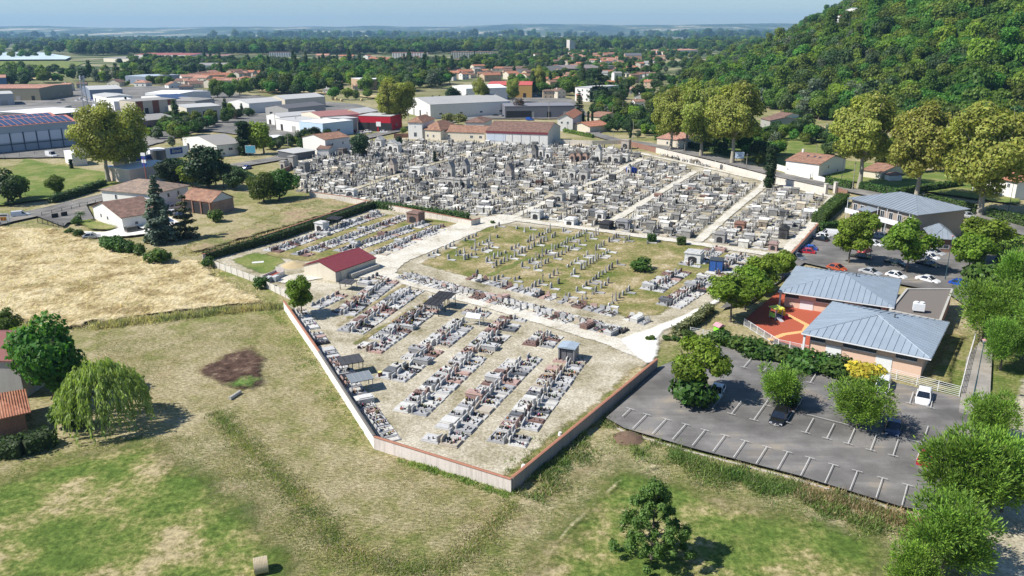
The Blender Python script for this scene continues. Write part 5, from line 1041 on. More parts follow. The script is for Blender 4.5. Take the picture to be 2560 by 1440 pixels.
CHP = [(1433, 404, 2.2, 2.6, 3.4, 'brick tomb chapel with arched dark doorway, leftmost of three alike', (.36, .24, .19), 1), (1448, 404, 2.2, 2.6, 3.6, 'brick tomb chapel with arched dark doorway, middle of three alike', (.36, .24, .19), 1), (1464, 404, 2.2, 2.6, 3.5, 'brick tomb chapel with arched dark doorway, rightmost of three alike', (.36, .24, .19), 1),
       (1496, 405, 2.2, 2.4, 4.4, 'tall white gothic chapel with a dark pointed door right of the three brick ones', (.62, .6, .55), 2), (1527, 405, 2.4, 2.8, 3.6, 'pale chapel with pilasters beside the grey roofed tomb', (.55, .52, .47), 0), (1543, 408, 3.0, 3.2, 3.0, 'broad chapel with a plain dark slab roof', (.5, .48, .44), 3), (1562, 404, 3.2, 3.0, 2.6, 'white box tomb with dark flat roof near the far wall', (.62, .6, .56), 3),
       (1355, 392, 2.0, 2.4, 3.2, 'small white chapel left of a white gabled tomb', (.62, .6, .57), 0), (1372, 397, 2.2, 2.4, 2.8, 'white gabled tomb left of the three brick chapels', (.68, .66, .62), 0), (1338, 400, 1.8, 2.2, 4.0, 'narrow dark grey chapel among white crosses', (.2, .19, .18), 2),
       (982, 378, 3.0, 3.0, 3.4, 'white chapel behind the small round yew, left one of a pair', (.68, .66, .62), 0), (994, 381, 2.6, 2.8, 3.0, 'white chapel behind the small round yew, right one of a pair', (.68, .66, .62), 0), (951, 368, 3.2, 3.0, 3.2, 'white chapel with columns near the road wall', (.62, .6, .56), 0),
       (985, 435, 2.0, 2.4, 3.6, 'steep roofed chapel with brown sides in the western blocks', (.42, .36, .31), 2), (1043, 436, 4.2, 3.0, 2.4, 'wide white box tomb beside the western lane', (.66, .64, .6), 3), (1080, 442, 2.4, 2.6, 2.6, 'pale square tomb right of the wide white box', (.6, .58, .54), 0), (1128, 446, 2.0, 2.4, 3.8, 'grey steep roofed chapel, left of two in the middle block', (.4, .38, .35), 2), (1165, 436, 1.9, 2.3, 3.4, 'grey steep roofed chapel, right of two in the middle block', (.35, .34, .33), 2),
       (763, 430, 2.6, 2.8, 3.2, 'dark grey chapel with flat cornice at the western corner', (.2, .2, .2), 3), (734, 420, 2.4, 2.6, 4.2, 'tall grey chapel beside the road wall', (.33, .32, .3), 3), (712, 424, 2.2, 2.4, 3.0, 'low grey chapel leftmost by the road wall', (.4, .38, .35), 3), (857, 390, 2.8, 2.8, 2.8, 'dark chapel below the white house', (.16, .14, .13), 3), (857, 484, 3.6, 2.2, 2.0, 'white box vault against the old wall', (.7, .68, .64), 3), (880, 489, 3.0, 2.0, 1.8, 'second white vault against the old wall', (.7, .68, .64), 3),
       (1113, 466, 2.4, 2.4, 2.8, 'first of four square tombs with canted roofs', (.36, .34, .31), 3), (1130, 468, 2.4, 2.4, 2.8, 'second of four square tombs with canted roofs', (.46, .43, .39), 3), (1147, 470, 2.4, 2.4, 2.8, 'third of four square tombs with canted roofs', (.38, .36, .33), 3), (1163, 470, 2.4, 2.4, 2.8, 'fourth of four square tombs with canted roofs', (.5, .47, .43), 3),
       (1275, 452, 2.2, 2.4, 3.8, 'brownish chapel with a black doorway beside the cross lane', (.34, .3, .27), 2), (1462, 452, 2.8, 2.8, 3.2, 'grey gabled chapel by the middle lane', (.42, .4, .37), 0), (1433, 446, 2.6, 2.8, 2.8, 'pale gabled chapel left of the grey one', (.55, .53, .49), 0), (1432, 500, 1.6, 2.0, 3.6, 'tall white block tomb in the second block', (.66, .64, .6), 3), (1400, 505, 2.4, 2.6, 2.6, 'pale chapel with a grey roof in the second block', (.5, .48, .44), 0), (1377, 516, 2.4, 2.4, 2.6, 'arched dark niche tomb beside the lane', (.24, .23, .22), 1),
       (1343, 548, 2.6, 2.6, 2.2, 'white tomb with a flat slab on posts near the cross path', (.62, .61, .58), 3), (1428, 562, 2.6, 3.0, 1.6, 'bright white vault with rounded lid at the cross path', (.78, .77, .74), 3), (1502, 546, 2.2, 2.4, 1.8, 'white box tomb at the corner of the second block', (.62, .6, .57), 3), (1558, 570, 3.2, 2.6, 1.9, 'grey shelter tomb with open dark front', (.3, .3, .3), 3), (1516, 572, 2.6, 3.4, 1.6, 'black granite vault at the corner of the third block', (.045, .045, .05), 3),
       (1850, 575, 2.4, 2.6, 1.8, 'brown granite vault in the fourth block', (.28, .15, .11), 3), (1801, 606, 2.4, 2.6, 2.2, 'grey tomb with open niches facing the path', (.3, .29, .28), 3), (1958, 596, 2.0, 2.4, 2.4, 'black roofed tomb shelter by the car park wall', (.06, .06, .06), 0), (1933, 625, 1.8, 2.2, 1.6, 'pink granite block tomb at the end of the fourth block', (.4, .28, .25), 3), (1970, 575, 2.0, 2.2, 1.8, 'pale granite block tomb, left of two near the hedge', (.44, .43, .41), 3), (1990, 572, 2.0, 2.2, 1.8, 'pale granite block tomb, right of two near the hedge', (.4, .4, .38), 3),
       (1565, 372, 3.4, 3.0, 3.6, 'large beige chapel with a curved front at the far wall', (.42, .37, .32), 3), (1040, 556, 3.6, 3.0, 2.6, 'brown rendered box tomb with a pale lid behind the rows', (.25, .16, .13), 3), (1735, 655, 3.4, 3.2, 2.2, 'large pale granite family tomb with panelled sides', (.6, .6, .58), 3), (806, 578, 2.6, 2.4, 2.2, 'columbarium of stacked white niches beside the ivy hedge', (.66, .65, .62), 3), (1573, 434, 1.2, 1.6, 2.2, 'small white chapel beside the blue tarpaulin', (.6, .58, .55), 2)]
for c in CHP:
    px, py, w, l, h, lb, wc, ty = c
    chapel(px, py, w, l, h, lb, wc, {0: 'gable', 1: 'gable', 2: 'steep', 3: 'flat'}[ty], arch=(ty == 1), rcol=shade(wc, .75) if ty != 1 else (.17, .15, .13))
# blue tarpaulin tomb
p = G(1578, 432); m = MB(); m.col = (.02, .07, .4); m.prism([(-1.6, 0), (1.6, 0), (1.6, 1.5), (.9, 1.9), (-.8, 2.0), (-1.6, 1.6)], -1.3, 1.3); tag(m.build('tarpaulin', M_tint, loc=p, rot=(0, 0, .4)), 'bright blue tarpaulin thrown over a tomb', 'tarpaulin')
# ---- shelters over graves
def shelter(px, py, rz, w, l, h, label, style):
    p = G(px, py); e = empty('grave_canopy', p, rz, label, 'canopy')
    col = {'black': (.025, .025, .028), 'grey': (.25, .26, .27), 'white': (.55, .56, .56), 'lead': (.05, .05, .055)}[style]
    pm = MB(); pm.col = col; pm.cbox(0, 0, 0, .09, .09, h); pmm = pm.mesh('post', M_tint)
    xs = [-w/2, w/2] if w < 3 else [-w/2, 0, w/2]
    for x in xs:
        for y in (-l/2, l/2): put(pmm, 'post', e, (x, y, 0))
    n = max(3, int(w/.7))
    if style == 'white':
        for s in (-1, 1):
            for i in range(n):
                m = MB(); m.col = (.6, .62, .62); x0 = -w/2+w*i/n+.02; x1 = -w/2+w*(i+1)/n-.02; m.add([(x0, s*l*.55, h), (x1, s*l*.55, h), (x1, 0, h+.6), (x0, 0, h+.6)], [(0, 1, 2, 3)]); m.build('roof_pane', M_tint, e)
        m = MB(); m.col = col
        for x in xs: m.prism([(-.001, 0)]*0 or [(x-.03, h), (x+.03, h), (x+.03, h+.05), (x-.03, h+.05)], -l/2, l/2)
        for y in (-l/2, l/2): m.cbox(0, y, h-.06, w, .06, .06); m.cbox(0, y, h*.5, w, .04, .04)
        m.cbox(0, 0, h+.58, w, .05, .05); m.build('frame', M_tint, e)
    else:
        m = MB(); m.col = col; m.cbox(0, -l/2-.2, h-.08, w+.3, .08, .1); m.cbox(0, l/2+.2, h+.12, w+.3, .08, .1)
        for i in range(n+1): x = -w/2-.15+(w+.3)*i/n; m.add([(x-.04, -l/2-.25, h), (x+.04, -l/2-.25, h), (x+.04, l/2+.25, h+.22), (x-.04, l/2+.25, h+.22), (x-.04, -l/2-.25, h+.07), (x+.04, -l/2-.25, h+.07), (x+.04, l/2+.25, h+.29), (x-.04, l/2+.25, h+.29)], [(3, 2, 1, 0), (4, 5, 6, 7), (0, 1, 5, 4), (1, 2, 6, 5), (2, 3, 7, 6), (3, 0, 4, 7)])
        m.build('frame', M_tint, e)
        for i in range(n):
            m = MB(); m.col = {'black': (.03, .03, .033), 'grey': (.16, .18, .19), 'lead': (.06, .06, .065)}[style]; x0 = -w/2-.15+(w+.3)*i/n+.04; x1 = -w/2-.15+(w+.3)*(i+1)/n-.04
            m.add([(x0, -l/2-.25, h+.03), (x1, -l/2-.25, h+.03), (x1, l/2+.25, h+.25), (x0, l/2+.25, h+.25)], [(0, 1, 2, 3)]); m.build('roof_panel', M_tint if style != 'grey' else M_glass2, e)
    return e
M_glass2 = glassmat('dusty_glazing', (.2, .22, .23)); M_glass2.node_tree.nodes['Principled BSDF'].inputs['Roughness'].default_value = .35
WA = math.atan2((w1-w0).y, (w1-w0).x)
shelter(878, 934, WA+math.pi/2, 3.0, 2.2, 2.1, 'black boarded canopy over graves at the white wall', 'lead'); shelter(902, 975, WA+math.pi/2, 2.9, 2.1, 1.9, 'glazed grey canopy over graves at the white wall', 'grey')
RA = math.atan2((G(1285, 797)-G(1030, 1030)).y, (G(1285, 797)-G(1030, 1030)).x)
shelter(1088, 785, RA-math.pi/2, 2.6, 2.6, 2.2, 'black slatted canopy, front one at the end of a grave row', 'black'); shelter(1112, 768, RA-math.pi/2, 3.0, 2.6, 2.2, 'black slatted canopy, rear one at the end of a grave row', 'black')
shelter(1186, 812, RA-math.pi/2, 2.6, 1.6, 1.5, 'small white glazed house over a grave', 'white'); shelter(838, 568, RA-math.pi/2, 3.2, 2.2, 2.3, 'dark flat canopy beside the ivy hedge', 'black')
shelter(872, 724, RA-math.pi/2, 2.6, 1.8, 1.5, 'black glazed canopy against the shed wall', 'lead'); shelter(2025, 548, CH_ANG, 3.4, 2.2, 2.2, 'pair of brown gabled tomb shelters by the flat hedge', 'white')
# granite tomb shelter with blue-grey lid in the row by the car park wall
p = G(1421, 900); e = empty('tomb_shelter', p, RA-math.pi/2, 'grey granite shelter tomb with a blue-grey metal lid beside the gravel turning place', 'tomb')
m = MB(); m.col = (.22, .22, .23); m.cbox(-1.15, 0, 0, .2, 2.4, 2.3); m.cbox(1.15, 0, 0, .2, 2.4, 2.3); m.cbox(0, 1.1, 0, 2.1, .2, 2.3); m.build('wall', M_stone, e); m = MB(); m.col = (.3, .36, .42); m.prism([(-1.4, 2.3), (1.4, 2.3), (1.4, 2.42), (0, 2.62), (-1.4, 2.42)], -1.35, 1.35); m.build('roof', M_stone, e)
m = MB(); m.col = (.3, .3, .31); m.cbox(0, .2, 0, 1.9, 1.6, .7); m.build('slab', M_stone, e)
m = MB(); m.col = (.13, .13, .14); m.cbox(-.5, -.98, 0, .9, .06, 2.0); m.cbox(.5, -.98, 0, .9, .06, 2.0); m.build('door', M_stone, e)
# blue portable shelter
p = G(1790, 678); e = empty('blue_cabin', p, RA-math.pi/2, 'blue tarpaulin clad cabin with a black frame near the dense trees', 'cabin'); m = MB(); m.col = (.03, .1, .32); m.cbox(0, 0, .05, 2.6, 2.6, 2.5); m.build('cover', M_tint, e); m = MB(); m.col = (.05, .06, .07); m.cbox(0, 0, 2.55, 2.8, 2.8, .14)
for x in (-1.32, 0, 1.32):
    for y in (-1.34, 1.34): m.cbox(x, y, 0, .07, .07, 2.55)
m.build('frame', M_tint, e)
# ---- the red roofed shed
def quadpost(a, b): pass
# ---------------------------------------------------------------- buildings
_wm = {}
def win_mesh(w, h, fcol, gcol, sill=True):
    k = (round(w, 2), round(h, 2), fcol)
    if k not in _wm:
        m = MB(); t = .07
        m.box(-w/2, -.05, 0, -w/2+t, .02, h); m.box(w/2-t, -.05, 0, w/2, .02, h); m.box(-w/2+t, -.05, h-t, w/2-t, .02, h); m.box(-w/2+t, -.05, 0, w/2-t, .02, t)
        if w > .9: m.box(-.03, -.045, t, .03, .015, h-t)
        g = MB(); g.box(-w/2+t+.002, -.03, t, w/2-t-.002, -.01, h-t)
        _wm[k] = (m.mesh('window', fcol), g.mesh('pane', gcol))
    return _wm[k]
def window(e, x, y, z, w, h, ang, f=None, g=None, name='window'):
    a, b = win_mesh(w, h, f or M_metalw, g or M_glass); o = put(a, name, e, (x, y, z), (0, 0, ang)); put(b, 'pane', o); return o
class B:
    """building: eave corners p0, p1 (front) and p2 (behind p1) seen at height h"""
    def __init__(s, name, label, p0, p1, p2, h, cat=None, group=None, z0=0.0, depth=None, world=None):
        if world: a, b_, c = world
        else: a, b_, c = G(*p0, h+z0), G(*p1, h+z0), G(*p2, h+z0)
        d = (b_-a); s.L = d.length; d.normalize(); q = Vector((-d.y, d.x, 0)); s.W = (c-b_).dot(q)
        if s.W < 0: s.W = -s.W; q = -q
        if depth: s.W = depth
        s.h = h; s.e = empty(name, Vector((a.x, a.y, z0)), math.atan2(d.y, d.x), label, cat or name.replace('_', ' '), group)
    def wall(s, mat, inset=.35, name='wall', ro=.5, rise=0, ridge='x', plinth=None):
        i = inset; L_, W_, h = s.L-i, s.W-i, s.h; m = MB(); m.box(i, i, -.3, L_, W_, h)
        if rise:
            k = rise*(1-2*i/(s.W if ridge == 'x' else s.L))
            if ridge == 'x': m.add([(i, i, h), (i, W_, h), (i, i+(W_-i)*ro, h+k), (L_, i, h), (L_, W_, h), (L_, i+(W_-i)*ro, h+k)], [(1, 0, 2), (3, 4, 5)])
            else: m.add([(i, i, h), (L_, i, h), (i+(L_-i)*ro, i, h+k), (i, W_, h), (L_, W_, h), (i+(L_-i)*ro, W_, h+k)], [(0, 1, 2), (4, 3, 5)])
        s.inset = i; return m.build(name, mat, s.e)
    def roof(s, kind_, rise, mat, t=.14, ro=.5, name='roof', hip=None, fascia=None):
        L_, W_, h = s.L, s.W, s.h-.05; m = MB(); ps = []
        if kind_ == 'flat': m.box(0, 0, h, L_, W_, h+t); faces = None
        elif kind_ == 'x': c = [(0, W_*ro, h+rise), (L_, W_*ro, h+rise)]; ps = [[(0, 0, h), (L_, 0, h), c[1], c[0]], [(L_, W_, h), (0, W_, h), c[0], c[1]]]
        elif kind_ == 'y': c = [(L_*ro, 0, h+rise), (L_*ro, W_, h+rise)]; ps = [[(0, W_, h), (0, 0, h), c[0], c[1]], [(L_, 0, h), (L_, W_, h), c[1], c[0]]]
        elif kind_ == 'shed': ps = [[(0, 0, h), (L_, 0, h), (L_, W_, h+rise), (0, W_, h+rise)]]
        elif kind_ == 'hip':
            r = (hip if hip is not None else min(L_, W_)/2)
            if L_ >= W_: c0, c1 = (r, W_/2, h+rise), (L_-r, W_/2, h+rise); ps = [[(0, 0, h), (L_, 0, h), c1, c0], [(L_, 0, h), (L_, W_, h), c1], [(L_, W_, h), (0, W_, h), c0, c1], [(0, W_, h), (0, 0, h), c0]]
            else: c0, c1 = (L_/2, r, h+rise), (L_/2, W_-r, h+rise); ps = [[(0, 0, h), (L_, 0, h), c0], [(L_, 0, h), (L_, W_, h), c1, c0], [(L_, W_, h), (0, W_, h), c1], [(0, W_, h), (0, 0, h), c0, c1]]
        s.planes = ps
        for p in ps:
            n = len(p); m.add([(x, y, z) for x, y, z in p]+[(x, y, z+t) for x, y, z in p], [tuple(range(n-1, -1, -1)), tuple(range(n, 2*n))]+[(i, (i+1) % n, n+(i+1) % n, n+i) for i in range(n)])
        o = m.build(name, mat, s.e)
        if kind_ in ('x', 'hip') and t > .1 and mat in TILES:
            rb = MB()
            if kind_ == 'x': rb.box(0, W_*ro-.12, h+rise+t-.05, L_, W_*ro+.12, h+rise+t+.09)
            rb.v and rb.build('ridge_tiles', mat, s.e)
        return o
    def side(s, f):
        i = s.inset; return {'f': ((0, i-.02), 0, (1, 0)), 'r': ((s.L-i+.02, 0), math.pi/2, (0, 1)), 'b': ((0, s.W-i+.02), math.pi, (1, 0)), 'l': ((i-.02, 0), -math.pi/2, (0, 1))}[f]
    def win(s, sd_, u, z, w, h, **k):
        (x, y), a, (dx, dy) = s.side(sd_); n = s.L if dx else s.W; return window(s.e, x+dx*u*n, y+dy*u*n, z, w, h, a, **k)
    def slab(s, f, u, z, w, h, mat, name='door', t=.06, col=None):
        (x, y), a, (dx, dy) = s.side(f); n = s.L if dx else s.W; m = MB(); m.col = col or (1, 1, 1); m.box(-w/2, -t, 0, w/2, .01, h); return m.build(name, mat, s.e, loc=(x+dx*u*n, y+dy*u*n, z), rot=(0, 0, a))
    def chimney(s, x, y, z, w=.5, h=1.2, mat=None): m = MB(); m.cbox(0, 0, 0, w, w, h); m.cbox(0, 0, h, w+.12, w+.12, .1); return m.build('chimney', mat or M_brick, s.e, loc=(x, y, z))
    def strips(s, mat, step=1.0, rib=.07, planes=None, name='roof_panel', par=None):
        """standing seam sheets laid up each slope, every sheet its own piece"""
        for p in planes or s.planes:
            P = [Vector(a) for a in p]; u = (P[1]-P[0]).normalized(); nrm = (P[1]-P[0]).cross(P[-1]-P[0]).normalized(); v = nrm.cross(u)
            uv = [((a-P[0]).dot(u), (a-P[0]).dot(v)) for a in P]; n = max(1, round(max(a[0] for a in uv)/step)); w = max(a[0] for a in uv)/n
            for k in range(n):
                a0, a1 = k*w, (k+1)*w; Q = clipx(clipx(uv, a0, 1), a1, -1)
                if len(Q) < 3: continue
                m = MB(); c = len(Q); V = [P[0]+u*a+v*b_ for a, b_ in Q]; m.add([tuple(a+nrm*.15) for a in V]+[tuple(a+nrm*.19) for a in V], [tuple(range(c-1, -1, -1)), tuple(range(c, 2*c))]+[(i, (i+1) % c, c+(i+1) % c, c+i) for i in range(c)])
                ys = [b_ for a, b_ in Q if abs(a-a0) < .02]
                if len(ys) > 1 and max(ys)-min(ys) > .3:
                    lo = P[0]+u*(a0+.01)+v*min(ys)+nrm*.19; hi = P[0]+u*(a0+.01)+v*max(ys)+nrm*.19; q = u*rib/2; up = nrm*.09
                    m.add([lo-q, lo+q, hi+q, hi-q, lo-q+up, lo+q+up, hi+q+up, hi-q+up], [(4, 5, 6, 7), (0, 1, 5, 4), (1, 2, 6, 5), (2, 3, 7, 6), (3, 0, 4, 7)])
                m.build(name, mat, par or s.e)
def clipx(P, x, s):
    out = []
    for i in range(len(P)):
        a, b_ = P[i], P[(i+1) % len(P)]; ia, ib = (a[0]-x)*s >= -1e-6, (b_[0]-x)*s >= -1e-6
        if ia: out.append(a)
        if ia != ib: t = (x-a[0])/(b_[0]-a[0]); out.append((x, a[1]+t*(b_[1]-a[1])))
    return out
TILES = (M_terra, M_terra2, M_terra3, M_terra4)
Z1 = zinc('zinc_sheet', (.33, .39, .45)); Z2 = zinc('zinc_sheet_grey', (.29, .33, .37))
M_screen = plain('dark_band', (.06, .065, .07), .6, .1)
# --- red roofed shed in the cemetery
hS = HT(842, 707, 681); b = B('shed', 'white shed with a dark red ribbed sheet roof inside the cemetery', (757, 664), (840, 681), (927, 643), hS)
b.wall(M_cream, .15, ridge='y', rise=1.5); rf = b.roof('y', 1.5, M_redsheet, .06); b.strips(M_redsheet, .95, .08, par=rf)
b.slab('r', .06, 0, 1.6, 2.1, M_grey, 'door'); m = MB(); m.cbox(b.L+.6, b.W*.62, 0, 1.0, b.W*.7, 1.1); m.build('lean_to_wall', M_conc, b.e)
# --- nursery
def pyramid(lb, FL, FR, BR, BL, h, rise, step=1.0, gr=None):
    A, Bq, C, D = [G(*p, h) for p in (FL, FR, BR, BL)]; b = B('nursery_building', lb, None, None, None, h, 'nursery', gr, world=(A, Bq, (C+(D-A+C-Bq)*0)))
    b.W = ((C-Bq).length+(D-A).length)/2*abs(math.cos(0)); return b
bn = pyramid('pink nursery block with a pale zinc pyramid roof, the one behind with the notched eave', (1946, 729), (2234, 770), (2272, 704), (2014, 667), 3.5, 2)
bs = pyramid('pink nursery block with a pale zinc pyramid roof, front one beside the lower car park', (2005, 834), (2326, 899), (2365, 804), (2073, 755), 3.5, 2)
for b, th in ((bn, 2.1), (bs, 2.3)):
    b.wall(M_pink, 1.0); rf = b.roof('hip', th, M_metalw, .14, hip=b.L/2-.4 if b.L > b.W else None); b.strips(Z1, .95, .05, par=rf)
    m = MB(); g_ = .1; m.box(-g_, -g_, b.h-.1, b.L+g_, -.002, b.h+.06); m.box(-g_, b.W+.002, b.h-.1, b.L+g_, b.W+g_, b.h+.06); m.box(-g_, 0, b.h-.1, -.002, b.W, b.h+.06); m.box(b.L+.002, 0, b.h-.1, b.L+g_, b.W, b.h+.06); m.build('gutter', M_metalw, b.e)
    m = MB(); m.tube((b.L*.62, b.W*.55, b.h+1.2), (b.L*.62, b.W*.55, b.h+2.5), .12, .12, 8); m.build('vent_pipe', M_darkgrey, b.e)
    for x, w_ in ((.1, 2.2), (.44, 4.6), (.8, 2.8)):
        m = MB(); m.box(-w_/2, -.04, 0, w_/2, .0, .75); m.build('dark_panel', M_screen, b.e, loc=(b.L*x+.4, .98, 2.45)); m = MB(); m.box(-w_/2, -.12, 0, w_/2, .0, .12); m.build('sill', M_metalw, b.e, loc=(b.L*x+.4, .98, 2.3))
    for x in (.24, .64): m = MB(); m.box(-1.1, -.05, 0, 1.1, 0, 2.2); m.build('white_shutter_door', M_metalw, b.e, loc=(b.L*x+.35, .98, 0))
    for x in (.06,): m = MB(); m.cbox(0, 0, 0, .3, .3, b.h-.1); m.build('column', M_metalw, b.e, loc=(.35, .35, 0))
m = MB(); m.tube((bs.L*.5, bs.W*.46, bs.h+2.35), (0.1, 0.1, bs.h+.18), .06, .06, 5); m.tube((bs.L*.5, bs.W*.46, bs.h+2.35), (bs.L-.1, .1, bs.h+.18), .09, .09, 5); m.tube((bs.L*.5, bs.W*.46, bs.h+2.35), (bs.L-.1, bs.W-.1, bs.h+.18), .06, .06, 5); m.build('hip_flashing', Z1, bs.e)
P4 = [G(*p, 3.4) for p in ((2268, 722), (2381, 722), (2350, 801), (2225, 775))]; o_ = P4[3]; e = empty('nursery_wing', (o_.x, o_.y, 0), 0, 'flat gravel roofed wing joining the two zinc nursery roofs', 'nursery')
loc = [((p.x-o_.x), (p.y-o_.y)) for p in (P4[3], P4[2], P4[1], P4[0])]
m = MB(); m.poly(loc, -.2, 3.05); m.build('wall', plain('salmon_render', (.55, .25, .17), .85, .06), e)
M_roofgravel = plain('roof_gravel', (.16, .14, .125), .95, .25, 5); m = MB(); cxy = Vector((sum(p[0] for p in loc)/4, sum(p[1] for p in loc)/4)); m.poly([tuple(cxy+(Vector(p)-cxy)*.96) for p in loc], 3.05, 3.2); m.build('roof', M_roofgravel, e)
m = MB()
for i in range(4): a = Vector((*loc[i], 3.05)); b_ = Vector((*loc[(i+1) % 4], 3.05)); m.bar(a+(b_-a)*.004, b_-(b_-a)*.004, .35, .4+.003*i)
m.build('parapet', M_conc, e)
p = G(2295, 779, 3.3); e = empty('roof_unit', p, R_(-20), 'white ventilation unit with two round fans on the flat nursery roof', 'ventilation unit'); m = MB(); m.cbox(0, 0, .25, 1.7, 1.0, 1.2); m.build('casing', M_metalw, e)
for x in (-.42, .42): m = MB(); m.tube((x, 0, 1.45), (x, 0, 1.7), .36, .36, 12); m.build('fan', M_metalw, e)
m = MB(); m.cbox(-.7, 0, 0, .1, .9, .25); m.cbox(.7, 0, 0, .1, .9, .25); m.build('frame', M_darkgrey, e)
# --- two-storey building
A, Bq, C, D = [G(*p, 6.6) for p in ((2119, 496), (2295, 539), (2420, 522), (2240, 483))]
b = B('two_storey_building', 'two-storey building with a broad grey zinc hipped roof and white balconies', None, None, None, 6.6, 'building', world=(A, Bq, C)); b.W = max(9, b.W)
b.wall(plain('brown_boarding', (.33, .27, .22), .8, .12, .8), .8); rf = b.roof('hip', 2.4, Z2, .12, hip=b.W*.5); b.strips(Z2, 1.0, .06, par=rf)
for u in (.1, .2, .5, .62, .74, .88): b.win('f', u, 3.7, 1.2, 1.9, f=M_metalw)
for u in (.55, .7, .85): b.win('f', u, .4, 1.3, 2.1)
m = MB(); m.box(.2, -.6, 3.1, b.L*.3, .75, 3.25); m.box(.2, -.6, 3.25, b.L*.3, -.52, 4.3); m.build('balcony', M_metalw, b.e); m = MB(); m.box(b.L*.47, -.6, 3.1, b.L*.97, .75, 3.25); m.box(b.L*.47, -.6, 3.25, b.L*.97, -.52, 4.3); m.build('balcony', M_metalw, b.e)
m = MB(); m.box(b.L*.31, -2.6, -.2, b.L*.44, .75, 5.2); m.build('stair_tower', M_brick, b.e); m = MB(); m.add([(b.L*.29, -2.9, 5.2), (b.L*.46, -2.9, 5.0), (b.L*.46, .75, 5.6), (b.L*.29, .75, 5.8)], [(0, 1, 2, 3)]); m.add([(b.L*.29, -2.9, 5.3), (b.L*.46, -2.9, 5.1), (b.L*.46, .75, 5.7), (b.L*.29, .75, 5.9)], [(0, 1, 2, 3)]); m.build('stair_roof', Z2, b.e)
for x in (.02, .47, .6, .75, .9): m = MB(); m.tube((b.L*x+.3, -.5, 0), (b.L*x+.3, -.5, 6.5), .07, .07, 6); m.build('post', M_metalw, b.e)
m = MB(); m.tube((b.L*.7, b.W*.5, 8.8), (b.L*.7, b.W*.5, 10.3), .04, .04, 5); m.cbox(b.L*.7, b.W*.5, 9.7, 1.2, .05, .05); m.build('aerial', M_darkgrey, b.e)
b = B('annex', 'low brick annex with a zinc hipped roof beside the two-storey building', (2330, 575+22), (2395, 601), (2440, 575), 3.4, 'building', depth=10); b.wall(M_brick, .6); rf = b.roof('hip', 1.9, Z2, .1); b.strips(Z2, 1.0, .06, par=rf); b.win('f', .5, 1.2, 2.4, .9); b.win('f', .2, 1.2, 1.2, .9)
# --- white house right and others on the road
TW = [('f', .2, 1.0, .9, 1.3), ('f', .55, 1.0, .9, 1.3), ('f', .8, 0, 1.0, 2.1)]
def house(lb, p0, p1, p2, h, rise, wm, rm, kind_='x', wins=(), group=None, name='house', inset=.35, ro=.5, depth=None, doors=(), z0=0.0, cat='house'):
    b = B(name, lb, p0, p1, p2, h, cat, group, z0=z0, depth=depth); b.W = min(max(b.W, 3), 90)
    b.wall(wm, inset, ro=ro, rise=(rise if kind_ in 'xy' else 0), ridge=kind_ if kind_ in 'xy' else 'x'); b.roof(kind_, rise, rm, .14, ro=ro)
    for w_ in wins: b.win(*w_)
    for d_ in doors: b.slab(*d_)
    return b
b = house('white house with a brown tiled roof and three skylights across the road from the cypress', (1962, 401), (2050, 412), (2084, 393), 4.6, 2.0, M_white, M_terra, 'x', [('r', .35, 2.6, .8, 1.0), ('r', .7, .8, .6, .8), ('f', .1, 1.5, .5, .5)], doors=[('f', .72, 0, 2.4, 2.3, M_metalw)])
for x in (.35, .55, .7): m = MB(); m.add([(b.L*x, b.W*.3, b.h+1.3), (b.L*x+.7, b.W*.3, b.h+1.3), (b.L*x+.7, b.W*.38, b.h+1.62), (b.L*x, b.W*.38, b.h+1.62)], [(0, 1, 2, 3)]); m.build('skylight', M_glass, b.e)
b.chimney(1.2, b.W*.5, b.h+1.8, .6, 1.2, M_white)
wall_line([(1942, 424), (2025, 449)], 1.9, .25, 'bright white garden wall before the white house', M_white, None, name='garden_wall'); wall_line([(2033, 451), (2062, 459)], 1.9, .25, 'short white garden wall right of the white gate', M_white, None, name='garden_wall')
b = house('white raised house with an orange tiled hip roof and an outdoor stair', (2448, 437), (2545, 456), (2640, 440), 5.4, 1.8, M_white, M_terra2, 'hip', [('f', .75, 3.3, 1.0, 1.2), ('f', .25, .9, .9, 1.0), ('r', .3, .9, .8, .8)], inset=.7)
m = MB(); 
for i in range(10): m.box(b.L*.35+i*.32, -.8, 2.6-i*.26-.2, b.L*.35+i*.32+.3, .6, 2.6-i*.26)
m.build('stair', M_conc, b.e); m = MB(); m.box(-.6, -1.2, 2.6, b.L*.35, .68, 2.8); m.cbox(-.4, -1.0, 0, .3, .3, 2.6); m.build('terrace', M_white, b.e)
house('tiled brown outbuilding half hidden behind the leftmost tall plane tree', (2152, 425), (2205, 432), (2235, 410), 2.8, 1.4, M_cream, M_terra, 'x', name='shed'); house('tiny white shed with a tiled lid on the lawn', (2206, 434), (2225, 440), (2237, 433), 2.2, .5, M_white, M_terra, 'shed', name='shed', inset=.15)
house('long low house roof under the plane clump beyond the road', (1640, 345), (1710, 352), (1745, 335), 3.2, 1.6, M_cream, M_terra4, 'x', [('f', .4, 1, .9, 1.2)])
house('grey walled house with brown roof at the far right of the plane clump', (1900, 296), (1925, 302), (1945, 288), 5, 1.6, M_grey, M_terra3, 'x', [('f', .5, 2, 1, 1.2)])
house('white terrace house on the foot of the wooded hill', (1925, 290), (1958, 293), (1968, 284), 4.2, 1.4, M_white, M_terra3, 'x', [('f', .3, 2.4, 1, 1.2), ('f', .7, 2.4, 1, 1.2)])
